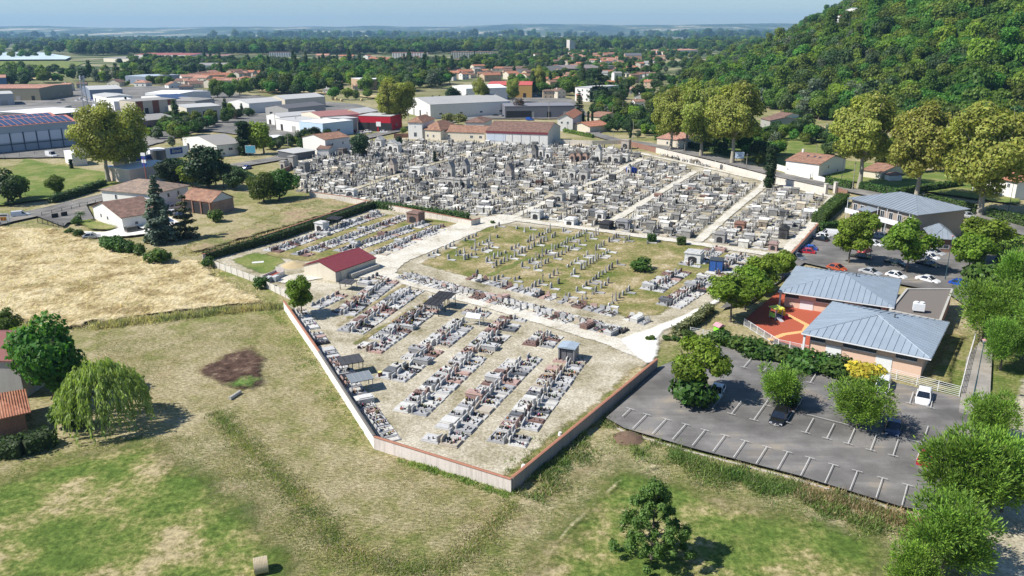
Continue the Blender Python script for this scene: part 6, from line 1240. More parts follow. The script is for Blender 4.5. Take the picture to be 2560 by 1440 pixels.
# --- left group
b = house('white gabled house with a mossy brown tiled roof left of the cedar', (227, 517), (302, 546), (376, 518), 3.3, 2.3, M_white, M_terra3, 'y', ro=.38)
for u in (.28, .5): b.slab('f', u, 1.4, .7, .8, M_darkgrey, 'window_opening')
b.slab('r', .35, 1.2, .7, .6, M_darkgrey, 'window_opening'); b.slab('r', .65, 0, .9, 1.9, M_wood, 'door')
b = house('large two-storey house with a wide pale tiled hip roof behind the cedar', (246, 475), (376, 487), (471, 463), 5.2, 2.4, M_white, terracotta('lichen_tiles', (.3, .2, .15), (.18, .14, .12), (.38, .29, .22), .6), 'hip', [('r', .2, 3.2, .9, 1.2), ('r', .45, 3.2, .9, 1.2), ('r', .7, 3.2, .9, 1.2), ('f', .3, 2.9, .8, 1.4), ('f', .8, 2.9, .8, 1.4), ('f', .12, .8, .8, 1.1)], inset=.5); 
b = house('brick barn with a reddish tiled roof and open pillared front', (450, 497), (528, 507), (618, 497), 3.6, 2.3, M_brick, M_terra, 'x', inset=.3); b.slab('f', .5, 0, b.L*.8, 3.0, M_dark, 'front_shade_sheet')  # solid dark sheet painted as the shade inside the open front
for x in (.1, .37, .64, .93): m = MB(); m.cbox(0, 0, 0, .4, .4, 3.5); m.build('pillar', M_brick, b.e, loc=(b.L*x, .2, 0))
m = MB(); m.add([(b.L-.27, .35, 3.6), (b.L-.27, b.W-.35, 3.6), (b.L-.27, b.W*.5, 5.7)], [(0, 1, 2)]); m.build('gable_panel', plain('blue_grey_render', (.5, .54, .56), .8, .06), b.e)
# --- lower left corner: two roofs
hh = house('tall house with a dark red ribbed sheet roof at the left edge', (-130, 900), (45, 905), (20, 836), 5.5, 2.0, M_grey, plain('dull_red_sheet', (.2, .075, .065), .6, .15, .4), 'x', inset=.3, depth=11)
hl = house('low house with a red clay tiled hip roof at the left edge', (-160, 1085), (78, 1031), (5, 975), 2.7, 1.8, M_brick, M_terra2, 'hip', inset=.7, depth=8); 
# --- furniture shop
b = B('furniture_shop', 'white flat roofed furniture shop with a round dark metal tower and blue sign', (322, 395), (455, 378), (452, 366), 5.5, 'shop', depth=16); b.wall(M_dark, 1.5); b.roof('flat', 0, M_wroof, .25)
m = MB(); m.box(0, -.15, 3.7, b.L, -.002, 6.0); m.build('fascia', M_metalw, b.e); m = MB(); m.tube((b.L*.52, -.6, 0), (b.L*.52, -.6, 7.2), 2.6, 2.6, 20); m.build('round_tower', plain('dark_metal_cladding', (.12, .125, .14), .45, .1, 2, metal=.5), b.e, smooth=False)
m = MB(); m.box(b.L*.66, -.35, 3.4, b.L*1.12, -.16, 7.4); m.build('sign_wall', M_metalw, b.e); blue = plain('sign_blue', (.02, .06, .28), .5, .05); m = MB(); m.box(b.L*.76, -.42, 4.9, b.L*1.0, -.36, 7.0); sg = m.build('sign_panel', blue, b.e)
def text(s, size, mat, parent, loc, rot, name='lettering', align='CENTER', ext=.01, shear=0.0):
    c = bpy.data.curves.new(name, 'FONT'); c.body = s; c.size = size; c.align_x = align; c.extrude = ext; c.shear = shear; c.materials.append(mat); t = bpy.data.objects.new(name, c); me = bpy.data.meshes.new_from_object(t); bpy.data.objects.remove(t); return put(me, name, parent, loc, rot)
ylw = plain('pale_yellow_print', (.6, .62, .35), .6, .03); wht = plain('white_print', (.8, .8, .8), .6, .03)
text('linvo', 1.9, ylw, sg, (b.L*.88, -.45, 5.4), (R_(90), 0, 0), shear=.2)
m = MB(); m.box(b.L*.05, -.3, 4.1, b.L*.3, -.16, 5.6); m.box(b.L*.31, -.3, 4.1, b.L*.46, -.16, 5.6); m.build('sign_panel', blue, b.e)
b = B('warehouse', 'pale rendered back wing of the furniture shop behind the plane trees', (268, 418), (322, 425), (345, 395), 5, 'shop'); b.wall(plain('peach_render', (.6, .5, .42), .85, .08, .5), .1); b.roof('flat', 0, M_wroof, .15)
b = B('shop_store', 'white garage block left of the furniture shop yard', (158, 377), (178, 386), (190, 372), 4.5, 'shop'); b.wall(M_white, .1); b.roof('flat', 0, M_wroof, .15)
p = G(371, 482); e = empty('totem_sign', p, R_(-12), 'tall sign pole with stacked blue and white panels behind the tiled house roof', 'sign'); m = MB(); m.tube((0, 0, 0), (0, 0, 11), .14, .12, 8); m.build('pole', plain('rusty_pole', (.35, .1, .06), .7, .1), e)
for k in range(4): m = MB(); m.box(-.75, -.08, 8.2+k*1.05, .75, .08, 9.15+k*1.05); m.build('sign_panel', wht if k in (3, 1) else blue, e)
# --- big industrial halls
H_ = 'industrial halls'
b = B('warehouse', 'huge grey-blue hall with solar panels on a red roof at the left edge', (-160, 330), (192, 302), (110, 272), HT(96, 376, 311), 'warehouse', H_, depth=34); b.wall(plain('blue_grey_cladding', (.33, .38, .44), .5, .07, .3), .2); hh_ = b.h
m = MB(); W2 = b.W/2
for k in range(2):
    y0 = k*W2; m.add([(0, y0, hh_), (b.L, y0, hh_), (b.L, y0+W2*.62, hh_+2.0), (0, y0+W2*.62, hh_+2.0), (b.L, y0+W2, hh_), (0, y0+W2, hh_)], [(0, 1, 2, 3), (3, 2, 4, 5), (1, 4, 2), (0, 3, 5)])
rf = m.build('roof', plain('salmon_sheet', (.5, .2, .15), .6, .1, .3), b.e); M_pv = plain('solar_cell', (.04, .06, .12), .2, .1, 3, spec=.7, orand=.15)
def pvrow():
    sl = math.atan2(2.0, W2*.62); n = int(b.L/2.4); m = MB(); m.box(.08, .6, .1, 2.1, W2*.56, .16); me = m.mesh('solar_panel', M_pv)
    for k in range(2):
        for j in range(n):
            if j in (7, 8) and k == 0: continue
            put(me, 'solar_panel', rf, (j*2.4+.1, k*W2, hh_+.03), (sl, 0, 0))
pvrow()
for j in range(int(b.L/5)):
    m = MB(); m.box(.3, -.05, hh_*.38, 4.7, .18, hh_*.72); m.build('translucent_panel', plain('milky_panel', (.55, .6, .68), .4, .05), b.e, loc=(j*5, 0, 0))
    m = MB(); m.box(-.12, -.2, 0, .12, .17, hh_*.75); m.build('column', plain('dark_blue_steel', (.06, .09, .15), .5, .1), b.e, loc=(j*5, 0, 0))
m = MB(); m.box(0, -.25, hh_*.3, b.L, -.2, hh_*.33); m.build('rail', plain('dark_blue_steel', (.06, .09, .15)), b.e)
HALLS = [  # label, p0, p1, p2, h, rise, type, wall, roof, extras
 ('low hall with a long grey fibre cement roof left of the lattice mast', (-60, 288), (150, 281), (166, 264), 5, 1.2, 'x', M_grey, M_fibro),
 ('flat white roofed hall right behind the solar roofs', (106, 288), (236, 276), (176, 264), 6, .4, 'x', M_darkgrey, M_wroof),
 ('brown hall with a pink sheet roof at the far left', (-90, 222), (97, 221), (60, 211), 9, .8, 'x', plain('olive_cladding', (.26, .24, .17), .7, .1, .3), M_terra4),
 ('pale grey hall with lean-to before the brown hall', (-70, 238), (33, 234), (30, 227), 8, .6, 'x', plain('pale_grey_cladding', (.4, .4, .41), .7, .08, .3), M_fibro2),
 ('blue-grey gabled hall behind the yard of white vans', (223, 225), (306, 222), (303, 212), 7, 1.5, 'x', plain('slate_cladding', (.2, .235, .3), .6, .08, .3), M_fibro2),
 ('white canopy roof standing over the van yard', (262, 246), (284, 254), (312, 242), 6, .5, 'hip', M_white, M_wroof),
 ('white workshop with a blue door left of the canopy', (231, 236), (266, 243), (300, 234), 5.5, .8, 'x', M_white, M_fibro2),
 ('hall with a navy sheet roof and white gable', (352, 240), (424, 248), (440, 240), 6, 1.6, 'y', M_white, plain('navy_sheet', (.04, .07, .15), .5, .1, .3)),
 ('broad white roofed hall behind the navy roof', (362, 233), (440, 236), (434, 225), 7, 1.0, 'x', M_white, M_wroof),
 ('timber store with a long weathered roof', (430, 233), (508, 231), (505, 224), 6, .8, 'x', M_wood, M_fibro),
 ('beige flat block with three brown vertical panels', (337, 254), (441, 247), (446, 240), 8, .1, 'flat', plain('sand_cladding', (.52, .46, .36), .8, .06, .3), M_fibro),
 ('small grey hip roofed workshop', (488, 253), (536, 246), (505, 236), 5, 1.6, 'hip', M_grey, M_fibro),
 ('cream hall with dark open bays and a pale garage door', (466, 270), (553, 264), (548, 255), 8, .8, 'x', M_cream, M_fibro2),
 ('brick barn-like hall with a grey roof behind the broad plane tree', (345, 304), (446, 294), (425, 281), 6, 1.4, 'x', plain('brown_block_wall', (.24, .17, .14), .9, .15, .5), M_fibro),
 ('white hall with grey gable roof and two dark windows by the main road', (455, 344), (541, 364), (598, 355), 4.6, 2.2, 'y', M_white, M_fibro),
 ('pale hall with an unpainted ribbed side behind the dark roofs', (666, 245), (712, 249), (795, 240), 7, 2, 'y', M_cream, M_fibro2),
 ('twin gabled hall next to the meadow hall', (570, 254), (622, 259), (686, 251), 6.5, 1.8, 'y', M_white, M_fibro2),
 ('yellow hall with a grey roof before the red building', (843, 281), (900, 284), (935, 277), 7, 1.8, 'y', plain('yellow_render', (.6, .5, .26), .8, .06, .3), M_fibro2),
 ('dull pink roofed workshop hall beside the yellow hall', (752, 282), (800, 292), (872, 280), 7, 1.5, 'y', M_cream, plain('faded_red_sheet', (.3, .14, .13), .8, .15, .25)),
 ('dark grey roofed hall behind the pink roof', (662, 268), (720, 272), (810, 262), 6, 1.5, 'y', M_grey, plain('slate_grey_sheet', (.11, .11, .12), .8, .12, .3)),
 ('pale roofed garage with a blue shutter at the yard corner', (665, 288), (700, 293), (760, 279), 5, 1.4, 'y', M_white, M_fibro2),
 ('white fronted shop left of the pale blue one', (688, 296), (748, 305), (775, 293), 6, .1, 'flat', M_white, M_fibro2),
 ('pale blue corner shop with a flat white roof', (747, 303), (806, 309), (847, 297), 6.5, .1, 'flat', plain('sky_blue_render', (.46, .58, .7), .8, .05, .3), M_wroof),
 ('grey shop with dark windows between the blue shop and the red garage', (846, 299), (896, 294), (885, 285), 6.5, .1, 'flat', plain('mid_grey_cladding', (.36, .34, .35), .7, .08, .3), M_fibro2),
 ('bright red garage building with three dark doors', (895, 289), (976, 291), (970, 283), 7.5, .1, 'flat', plain('bright_red_cladding', (.45, .015, .03), .6, .06, .3), M_fibro2),
 ('long white hall with a streaked grey double roof', (1010, 248), (1075, 262), (1215, 243), 8, 2.6, 'y', M_white, plain('streaked_sheet_roof', (.34, .34, .33), .85, .2, .12)),
 ('white roofed hall behind the streaked grey roof', (1130, 215), (1165, 222), (1240, 214), 9, 1.5, 'y', M_white, M_wroof),
 ('ochre hall with a bright red sheet roof', (1218, 213), (1330, 213), (1342, 203), 9.5, .8, 'x', plain('ochre_render', (.5, .3, .1), .8, .06, .3), plain('bright_red_roof', (.5, .1, .08), .6, .08, .3)),
 ('long dark grey supermarket with an open porch', (1262, 266), (1438, 264), (1436, 256), 7, .1, 'flat', plain('charcoal_cladding', (.16, .16, .18), .6, .08, .3), plain('grey_membrane', (.2, .2, .22), .8, .1, .3)),
 ('red brick factory with a long dull red roof on the far plain', (335, 137), (475, 138), (480, 133), 9, 2.5, 'x', M_white, plain('dull_red_tiles', (.3, .1, .09), .8, .1, .1)),
 ('long brownish factory shed beside the red factory roof', (470, 141), (575, 140), (578, 136), 7, 2.0, 'x', M_cream, plain('brown_tiles', (.27, .16, .13), .8, .1, .1)),
 ('low pale factory wing left of the red roof', (258, 145), (330, 148), (345, 142), 6, 1.5, 'x', M_cream, M_fibro),
 ('dark flat shed in front of the factory', (420, 163), (500, 164), (498, 160), 6, .2, 'flat', M_darkgrey, M_darkgrey),
 ('white fronted workshop right of the dark flat shed', (490, 164), (582, 163), (578, 157), 7, 2, 'x', M_white, M_fibro),
 ('blue-grey open shed behind the silver trees', (312, 190), (368, 192), (370, 184), 7, .6, 'x', plain('slate_cladding', (.2, .235, .3)), plain('pale_blue_sheet', (.36, .42, .47), .6, .08, .3)),
 ('blue block with a red roof at the far left edge', (-60, 196), (15, 194), (15, 188), 9, 1.5, 'x', plain('deep_blue_cladding', (.08, .16, .3), .6, .08), M_terra4),
 ('flat brown gymnasium among the trees', (877, 195), (902, 199), (955, 195), 9, .1, 'flat', plain('sandstone_cladding', (.42, .3, .19), .8, .06), M_wroof),
 ('dark barn-like shop with a white roof slope', (1365, 166), (1420, 172), (1435, 163), 8, 2.6, 'y', M_darkgrey, plain('grey_brown_sheet', (.2, .17, .16), .8, .1)),
 ('white open canopy behind the big car park', (1443, 171), (1474, 169), (1474, 166), 5, .2, 'flat', M_grey, M_wroof),
 ('tan hall with a dark gable in the town', (1563, 139), (1605, 139), (1630, 135), 10, 3, 'x', plain('tan_brick', (.42, .28, .19), .9, .08), plain('slate_grey_sheet', (.11, .11, .12))),
 ('long shed with brown roof beyond the town', (1642, 127), (1750, 125), (1752, 121), 7, 2, 'x', M_white, M_terra4),
 ('grey roofed depot left of the dark barn-like shop', (1280, 172), (1330, 172), (1340, 162), 7, 1.5, 'x', M_grey, M_terra3),
]
for r in HALLS:
    lb, p0, p1, p2, h, rise, ty, wm, rm = r
    b = B('warehouse', lb, p0, p1, p2, h, 'warehouse', H_); b.W = min(max(b.W, 8), 70); b.wall(wm, .1, rise=rise if ty in 'xy' else 0, ridge=ty if ty in 'xy' else 'x'); b.roof(ty, rise, rm, .15)
    n = max(2, int(b.L/9))
    if b.L > 10 and 'factory' not in lb:
        for i in range(n): b.slab('f', (i+.5)/n, 0, 3.4 if i % 2 else 2.2, min(3.8, h*.6), M_dark if i % 2 == 0 else M_grey, 'door')
    nr = max(1, int(b.W/12))
    for i in range(nr): b.win('r', (i+.5)/nr, 2.2, 1.8, 1.1)
    if 'brown vertical' in lb:
        for u in (.1, .48, .85): b.slab('f', u, .3, 4, h-.3, plain('rust_panel', (.2, .07, .04), .8, .1), 'brown_panel', .12)
    if 'bright red garage' in lb:
        for u, w_ in ((.12, 8), (.42, 5), (.82, 7)): b.slab('f', u, 0, w_, 4.2, M_dark, 'garage_door', .12)
        b.slab('f', .62, 2.5, 2.5, 2.2, wht, 'sign_panel', .14)
    if 'yellow hall' in lb or 'open bays' in lb: b.slab('f', .65, 0, b.L*.4, h*.7, M_dark, 'bay_shade_sheet', .1)  # dark sheet on the wall stands for the shaded inside of a bay
    if 'supermarket' in lb: b.slab('f', .2, 0, b.L*.36, 4.4, M_dark, 'porch', .1)  # flat dark sheet, the shade under the porch put into its colour
# --- lodge group at the far end of the cemetery
g_ = 'lodge buildings at the far cemetery wall'
house('white square tower house with a brown pyramid roof, left end of the lodge buildings', (1017, 306), (1056, 307), (1090, 297), 7.6, 2.4, M_white, M_terra, 'hip', [('f', .5, 1.2, 1.4, 2.0), ('f', .5, 5.4, .5, .6)], g_, inset=.4)
house('brown hip roofed lodge attached to the white tower house', (1053, 324), (1102, 327), (1130, 316), 4.4, 3.6, M_cream, M_terra, 'hip', [('f', .3, 1.2, 1.0, 1.2), ('f', .6, 1.2, 1.0, 1.2)], g_, inset=.4)
house('long low wing with a brown tiled roof in the lodge group', (1100, 329), (1212, 333), (1222, 322), 3.6, 2.2, M_cream, M_terra, 'x', [('f', .7, 1.2, 1.4, 1.2), ('f', .9, 1.2, 1.4, 1.2), ('f', .2, 1.2, .9, 1.2)], g_, inset=.3)
house('small white house with a brown hip roof behind the long wing', (1160, 306), (1212, 307), (1218, 297), 5.5, 1.8, M_white, M_terra3, 'hip', [('f', .5, 3.2, 1.6, 1.2)], g_, inset=.4)
b = house('big white hall with a dark red tiled roof and red fascia at the far wall', (1214, 327), (1370, 332), (1396, 316), 5.8, 3.0, M_white, M_terra3, 'x', (), g_, inset=.15); m = MB(); m.box(0, -.06, b.h-.9, b.L, -.003, b.h); m.build('fascia', M_redsheet, b.e)
m = MB(); m.box(.6, .05, 1.6, b.L*.32, .13, 4.4); m.build('glazed_band', plain('milky_panel', (.55, .6, .68)), b.e)
for i in range(1, 7): m = MB(); m.box(b.L*i/7-.04, .03, -.1, b.L*i/7+.04, .14, b.h-.95); m.build('joint_strip', M_grey, b.e)
b = house('white two-storey house with a brown tiled roof beside the large yew', (812, 350), (876, 342), (858, 330), 6.2, 1.6, M_white, M_terra, 'x', [('f', .3, 3.6, .7, 1.1), ('f', .7, 3.6, .7, 1.1), ('r', .5, 1.2, .7, 1.0), ('f', .5, 1.0, .7, 1.0)], inset=.25)
house('brown roofed lean-to of the white two-storey house', (790, 373), (822, 373), (834, 358), 3.2, 1.8, M_white, M_terra3, 'shed', inset=.2)
house('low grey canopy along the road before the white two-storey house', (735, 384), (790, 376), (785, 365), 2.8, .3, M_darkgrey, M_fibro2, 'shed', inset=.3, name='shed')
house('small white roofed kiosk by the roadside yard', (676, 346), (712, 340), (706, 334), 3.2, .3, M_darkgrey, M_wroof, 'x', inset=.5, name='shed')
b = house('white gabled house with dark windows beside the black fir', (1391, 295), (1434, 296), (1440, 282), 6.5, 2.2, M_white, M_terra2, 'y', [('f', .3, 3.8, 1, 1.1), ('f', .65, 3.8, 1, 1.1), ('f', .5, 1, 1, 1.1)], inset=.5)
house('house with an orange tiled roof in the garden by the side road', (1475, 317), (1525, 312), (1520, 302), 3.2, 1.6, M_cream, M_terra2, 'x', inset=.6); house('low house with red tiles behind the cypresses', (1463, 290), (1500, 293), (1500, 280), 4, 1.6, M_cream, M_terra, 'x', [('f', .5, 1, 1, 1.2)], inset=.5)
b = house('white flat roofed villa with rows of windows in the town', (1437, 218), (1475, 220), (1475, 210), 9.5, .2, M_white, M_fibro2, 'flat', [('f', u, z, 1.2, 1.4) for u in (.2, .5, .8) for z in (1, 4, 7)], inset=.2)
# ---------------------------------------------------------------- town houses, each seen over the trees
WC = {'white': M_white, 'cream': M_cream, 'grey': M_grey, 'tan': plain('tan_render', (.5, .38, .26), .85, .08)}
RC = {'orange': M_terra2, 'brown': M_terra3, 'pink': M_terra4, 'red': M_terra, 'slate': M_fibro}
TH = [(130, 232, 30, 'tan', 'brown', 'left of the wide road'), (165, 226, 26, 'cream', 'pink', 'beside the white lorry'), (205, 218, 24, 'grey', 'brown', 'right of the lattice mast foot'), (283, 212, 36, 'cream', 'brown', 'behind the blue-grey gabled hall'), (365, 205, 40, 'cream', 'pink', 'above the white roofed hall'), (405, 200, 30, 'tan', 'orange', 'left of the round trees'), (350, 213, 34, 'white', 'pink', 'with a wide low roof by the orchard'),
 (440, 217, 36, 'white', 'red', 'with a white gable near the navy roof'), (465, 222, 34, 'grey', 'brown', 'dark one before the round trees'), (505, 190, 22, 'cream', 'orange', 'first under the grass bank'), (528, 192, 20, 'cream', 'orange', 'second under the grass bank'), (548, 197, 26, 'white', 'pink', 'third under the grass bank'), (590, 188, 28, 'grey', 'pink', 'with a grey gable by the railway'), (620, 200, 30, 'cream', 'orange', 'half hidden in the green'), (560, 212, 24, 'tan', 'red', 'behind the round dark trees'), (648, 205, 28, 'cream', 'orange', 'at the edge of the tree belt'), (655, 197, 30, 'white', 'red', 'with a bright roof at the tree belt'),
 (700, 180, 22, 'cream', 'pink', 'pale roof above the tree belt'), (742, 206, 24, 'white', 'red', 'between the tall trees'), (755, 200, 18, 'white', 'orange', 'small one between the tall trees'), (856, 172, 22, 'tan', 'orange', 'with a bright roof far in the green'), (900, 175, 22, 'cream', 'orange', 'beside the yellow tree'), (915, 178, 20, 'tan', 'red', 'right of the yellow tree'), (845, 213, 18, 'cream', 'red', 'deep inside the tree belt'), (895, 224, 24, 'grey', 'brown', 'before the flat gymnasium'), (815, 232, 20, 'grey', 'slate', 'with a slate roof by the meadow'),
 (805, 142, 36, 'tan', 'pink', 'long pink roof before the tree line'), (865, 140, 40, 'tan', 'orange', 'long orange roof before the tree line'), (935, 150, 26, 'cream', 'orange', 'first of the far terraces'), (960, 154, 26, 'white', 'orange', 'second of the far terraces'), (990, 157, 24, 'cream', 'pink', 'third of the far terraces'), (1012, 160, 26, 'white', 'orange', 'fourth of the far terraces'), (975, 163, 24, 'white', 'red', 'white gable in the far terraces'), (945, 160, 22, 'cream', 'orange', 'low one in the far terraces'), (1165, 196, 24, 'white', 'orange', 'left of the umbrella pine'), (1195, 182, 24, 'cream', 'slate', 'with a grey roof by the umbrella pine'), (1210, 192, 26, 'tan', 'red', 'under the umbrella pine'), (1240, 188, 24, 'tan', 'brown', 'right of the umbrella pine'), (1270, 194, 26, 'white', 'orange', 'close to the ochre hall'), (1255, 133, 22, 'cream', 'red', 'far off near the flats'),
 (1300, 200, 24, 'cream', 'orange', 'behind the red sheet roof'), (1315, 198, 18, 'cream', 'orange', 'beside the lone plane tree'), (1385, 218, 30, 'tan', 'red', 'with a red roof past the plane tree'), (1405, 243, 34, 'cream', 'brown', 'with a white gable near the supermarket'), (1370, 244, 28, 'tan', 'brown', 'brown roof at the supermarket'), (1455, 250, 30, 'tan', 'orange', 'beside the black fir top'), (1420, 205, 28, 'cream', 'orange', 'pale gable before the big car park'), (1443, 203, 18, 'cream', 'orange', 'narrow gable by the big car park'), (1505, 198, 30, 'white', 'slate', 'white villa before the dark firs'), (1545, 200, 24, 'white', 'slate', 'second villa before the dark firs'), (1525, 178, 26, 'grey', 'slate', 'grey block left of the dark fir'),
 (1528, 213, 34, 'cream', 'orange', 'long orange roof beside the white flat roof'), (1588, 205, 26, 'tan', 'brown', 'left of the tall white house'), (1600, 203, 22, 'white', 'orange', 'tall white one with an orange roof'), (1620, 218, 28, 'tan', 'orange', 'by the edge of the wood'), (1585, 232, 34, 'cream', 'pink', 'wide cream gable on the side road'), (1600, 228, 22, 'cream', 'orange', 'upper gable on the side road'), (1600, 250, 36, 'grey', 'brown', 'grey gable down the side road'), (1600, 266, 22, 'white', 'red', 'half hidden by the willow garden'), (1625, 190, 26, 'white', 'brown', 'white one at the wood edge'), (1610, 178, 30, 'cream', 'brown', 'cream gable above the wood edge'), (1640, 172, 24, 'grey', 'brown', 'dark roof above the wood edge'),
 (1400, 150, 24, 'white', 'red', 'below the white tower'), (1420, 143, 28, 'white', 'orange', 'white front below the tower'), (1445, 150, 26, 'cream', 'orange', 'right below the tower'), (1395, 160, 24, 'tan', 'brown', 'brown roof left below the tower'), (1465, 133, 20, 'cream', 'pink', 'pink gable right of the tower'), (1430, 160, 22, 'cream', 'orange', 'row front below the tower'), (1450, 162, 20, 'tan', 'orange', 'small roof in the town trees'), (1490, 145, 34, 'tan', 'orange', 'long roof of the town centre, left one'), (1520, 148, 36, 'tan', 'pink', 'long roof of the town centre, right one'), (1500, 138, 28, 'cream', 'orange', 'red roof of the upper town'), (1545, 144, 26, 'cream', 'orange', 'orange roof of the upper town'), (1540, 155, 26, 'white', 'pink', 'pale roof in the lower town'), (1560, 158, 28, 'cream', 'red', 'red roof in the lower town'), (1583, 152, 28, 'cream', 'orange', 'orange roof right of the tan hall'), (1595, 160, 26, 'white', 'slate', 'flat one right of the tan hall'), (1620, 165, 30, 'white', 'slate', 'long white one near the wood'), (1640, 150, 24, 'cream', 'orange', 'orange roof close to the wood'), (1655, 143, 22, 'tan', 'red', 'last red roof at the wood'), (1632, 140, 24, 'cream', 'orange', 'roof behind the last red one'),
 (1556, 135, 22, 'cream', 'pink', 'pale roof behind the town centre'), (1350, 145, 26, 'white', 'red', 'under the pale block of flats'), (1545, 180, 24, 'white', 'brown', 'between two dark firs'), (1575, 190, 22, 'cream', 'slate', 'grey roof beside the dark fir'), (1490, 182, 22, 'cream', 'slate', 'low roof at the white canopy'), (340, 165, 30, 'cream', 'pink', 'by the factory wing'), (450, 175, 26, 'white', 'red', 'white gables below the factory'), (470, 178, 26, 'cream', 'pink', 'cream gables below the factory'), (500, 150, 18, 'white', 'brown', 'white gabled hut before the factory shed'), (560, 168, 26, 'grey', 'brown', 'at the end of the factory lane'), (590, 174, 26, 'cream', 'orange', 'above the round dark trees'), (1020, 200, 18, 'cream', 'brown', 'inside the poplar grove'), (1740, 103, 20, 'white', 'pink', 'white villa on the far plain'), (1770, 106, 34, 'white', 'slate', 'long white block on the far plain'), (1550, 112, 20, 'white', 'slate', 'white farm beyond the tree line')]
rd = random.Random(8)
for i, (px, py, w, wc, rc, where) in enumerate(TH):
    p = G(px, py+w*.12); dist = math.hypot(p.x, p.y); wm_ = w/F_PX*dist*.9; wm_ = min(max(wm_, 8), 42); dm = min(wm_*.75, 12)*rd.uniform(.85, 1.15); tall = 'tall' in where or 'villa' in where or 'block' in where
    h = (7.5 if tall else rd.choice([3.2, 3.6, 5.6])); ang = rd.choice([-.45, -.2, .05, .3, .75])
    a = p+Vector((-math.cos(ang)*wm_/2, -math.sin(ang)*wm_/2, 0)); b2 = p+Vector((math.cos(ang)*wm_/2, math.sin(ang)*wm_/2, 0)); c = b2+Vector((-math.sin(ang), math.cos(ang), 0))*dm
    gab = 'x' if 'gable' not in where else ('y' if wm_ < 16 else 'x'); ty = 'flat' if ('block' in where or 'flat one' in where) else (gab if rd.random() < .65 or 'gable' in where else 'hip')
    b = B('house', '%s house with %s roof, %s' % (wc, {'orange': 'an orange tiled', 'brown': 'a brown tiled', 'pink': 'a pale pink tiled', 'red': 'a dull red tiled', 'slate': 'a grey'}[rc], where), None, None, None, h, 'house', 'houses of the town', world=(a, b2, c))
    b.wall(WC[wc], .35, rise=(dm*.2 if ty == 'x' else wm_*.2 if ty == 'y' else 0), ridge=ty if ty in 'xy' else 'x'); b.roof(ty, dm*.2 if ty != 'y' else wm_*.2, RC[rc], .16)
    nw = max(2, int(wm_/4.5))
    for fl in range(1 if h < 5 else 2):
        for k in range(nw): b.win('f', (k+.6)/(nw+.2), .9+fl*2.7, 1.1, 1.25, f=M_darkgrey if wc == 'white' else M_metalw)
    b.win('l', .5, 1.0+(2.7 if h > 5 else 0), 1.0, 1.2); b.win('r', .5, 1.0, 1.0, 1.2)
    if ty != 'flat' and rd.random() < .6: b.chimney(wm_*.3, dm*.5, h+dm*.1, .6, 1.4, M_white)
rd = random.Random(17)
def filler(n, poly, grp):
    P = GP(poly); pts = scatter_poly(poly, n, 77)
    for x, y, z in pts:
        w_ = rd.uniform(11, 22); dm = rd.uniform(8, 11); ang = rd.choice([-.3, .1, .6, 1.2]); a = Vector((x, y, 0)); u = Vector((math.cos(ang), math.sin(ang), 0)); rc = rd.choice(['orange', 'orange', 'pink', 'red', 'brown']); wc = rd.choice(['white', 'cream', 'cream', 'tan']); h = rd.choice([3.4, 5.8])
        b = B('house', '%s roofed %s house%s in the %s' % (rc, wc, ' of two storeys' if h > 5 else ', single storey', grp), None, None, None, h, 'house', grp, world=(a, a+u*w_, a+u*w_+Vector((-u.y, u.x, 0))*dm)); b.wall(WC[wc], .35, rise=dm*.2); b.roof('x', dm*.2, RC[rc], .16)
        for k in range(3): b.win('f', (k+.6)/3.2, 1+(2.6 if h > 5 else 0), 1.1, 1.25); b.win('b', (k+.6)/3.2, 1, 1.1, 1.25)
filler(70, [(1380, 200), (1640, 200), (1660, 135), (1380, 140)], 'crowded town below the wood'); filler(44, [(420, 225), (650, 215), (650, 190), (480, 190)], 'estate of tiled houses'); filler(22, [(1100, 205), (1400, 218), (1400, 180), (1100, 175)], 'gardens beside the poplars'); filler(24, [(900, 165), (1240, 170), (1240, 150), (900, 148)], 'far terraces before the flats')
# the silo tower and blocks of flats
def at_d(px, pyb): return G(px, pyb)
p = G(1427, 130); e = empty('silo_tower', p, .5, 'tall pale concrete silo tower standing over the town', 'tower'); hT = HT(1427, 130, 103); m = MB(); m.box(-8, -7, 0, 8, 7, hT*.93); m.build('shaft', plain('pale_concrete', (.6, .55, .5), .9, .08, .1, streak=.2), e); m = MB(); m.box(-8, -7, hT*.93, 3, 7, hT*1.08); m.box(-8, -7, hT*1.08, -3, 7, hT*1.14); m.build('head_house', plain('pale_concrete', (.6, .55, .5)), e)
def flats(lb, px, py, wpx, top, wall, ang, floors=4, depth=12):
    p = G(px, py); d = p.length; w = wpx/F_PX*d; h = HT(px, py, top); b = B('block_of_flats', lb, None, None, None, h, 'flats', 'blocks of flats', world=(p-Vector((math.cos(ang)*w/2, math.sin(ang)*w/2, 0)), p+Vector((math.cos(ang)*w/2, math.sin(ang)*w/2, 0)), p+Vector((math.cos(ang)*w/2, math.sin(ang)*w/2, 0))+Vector((-math.sin(ang), math.cos(ang), 0))*depth))
    b.wall(wall, .1); b.roof('flat', 0, M_terra4, .8); n = int(b.L/4.5)
    for f in range(floors):
        for k in range(n): b.win('f', (k+.5)/n, 1+f*(h-.5)/floors, 2.0, min(1.7, h/floors*.6))
    return b
flats('long white block of flats with blue rows of windows, left one before the trees', 1025, 152, 84, 132, M_white, .02); flats('white block of flats with a tall blank end, right one before the trees', 1180, 146, 100, 130, M_cream, .02); flats('white slab flats left of the tan roofs', 700, 142, 48, 131, M_white, .1, 3); flats('pale flats beside the town trees', 1347, 148, 20, 136, M_white, .2, 4); flats('large white flats on the far plain below the wood', 1765, 115, 36, 104, M_white, .3, 3, 20)
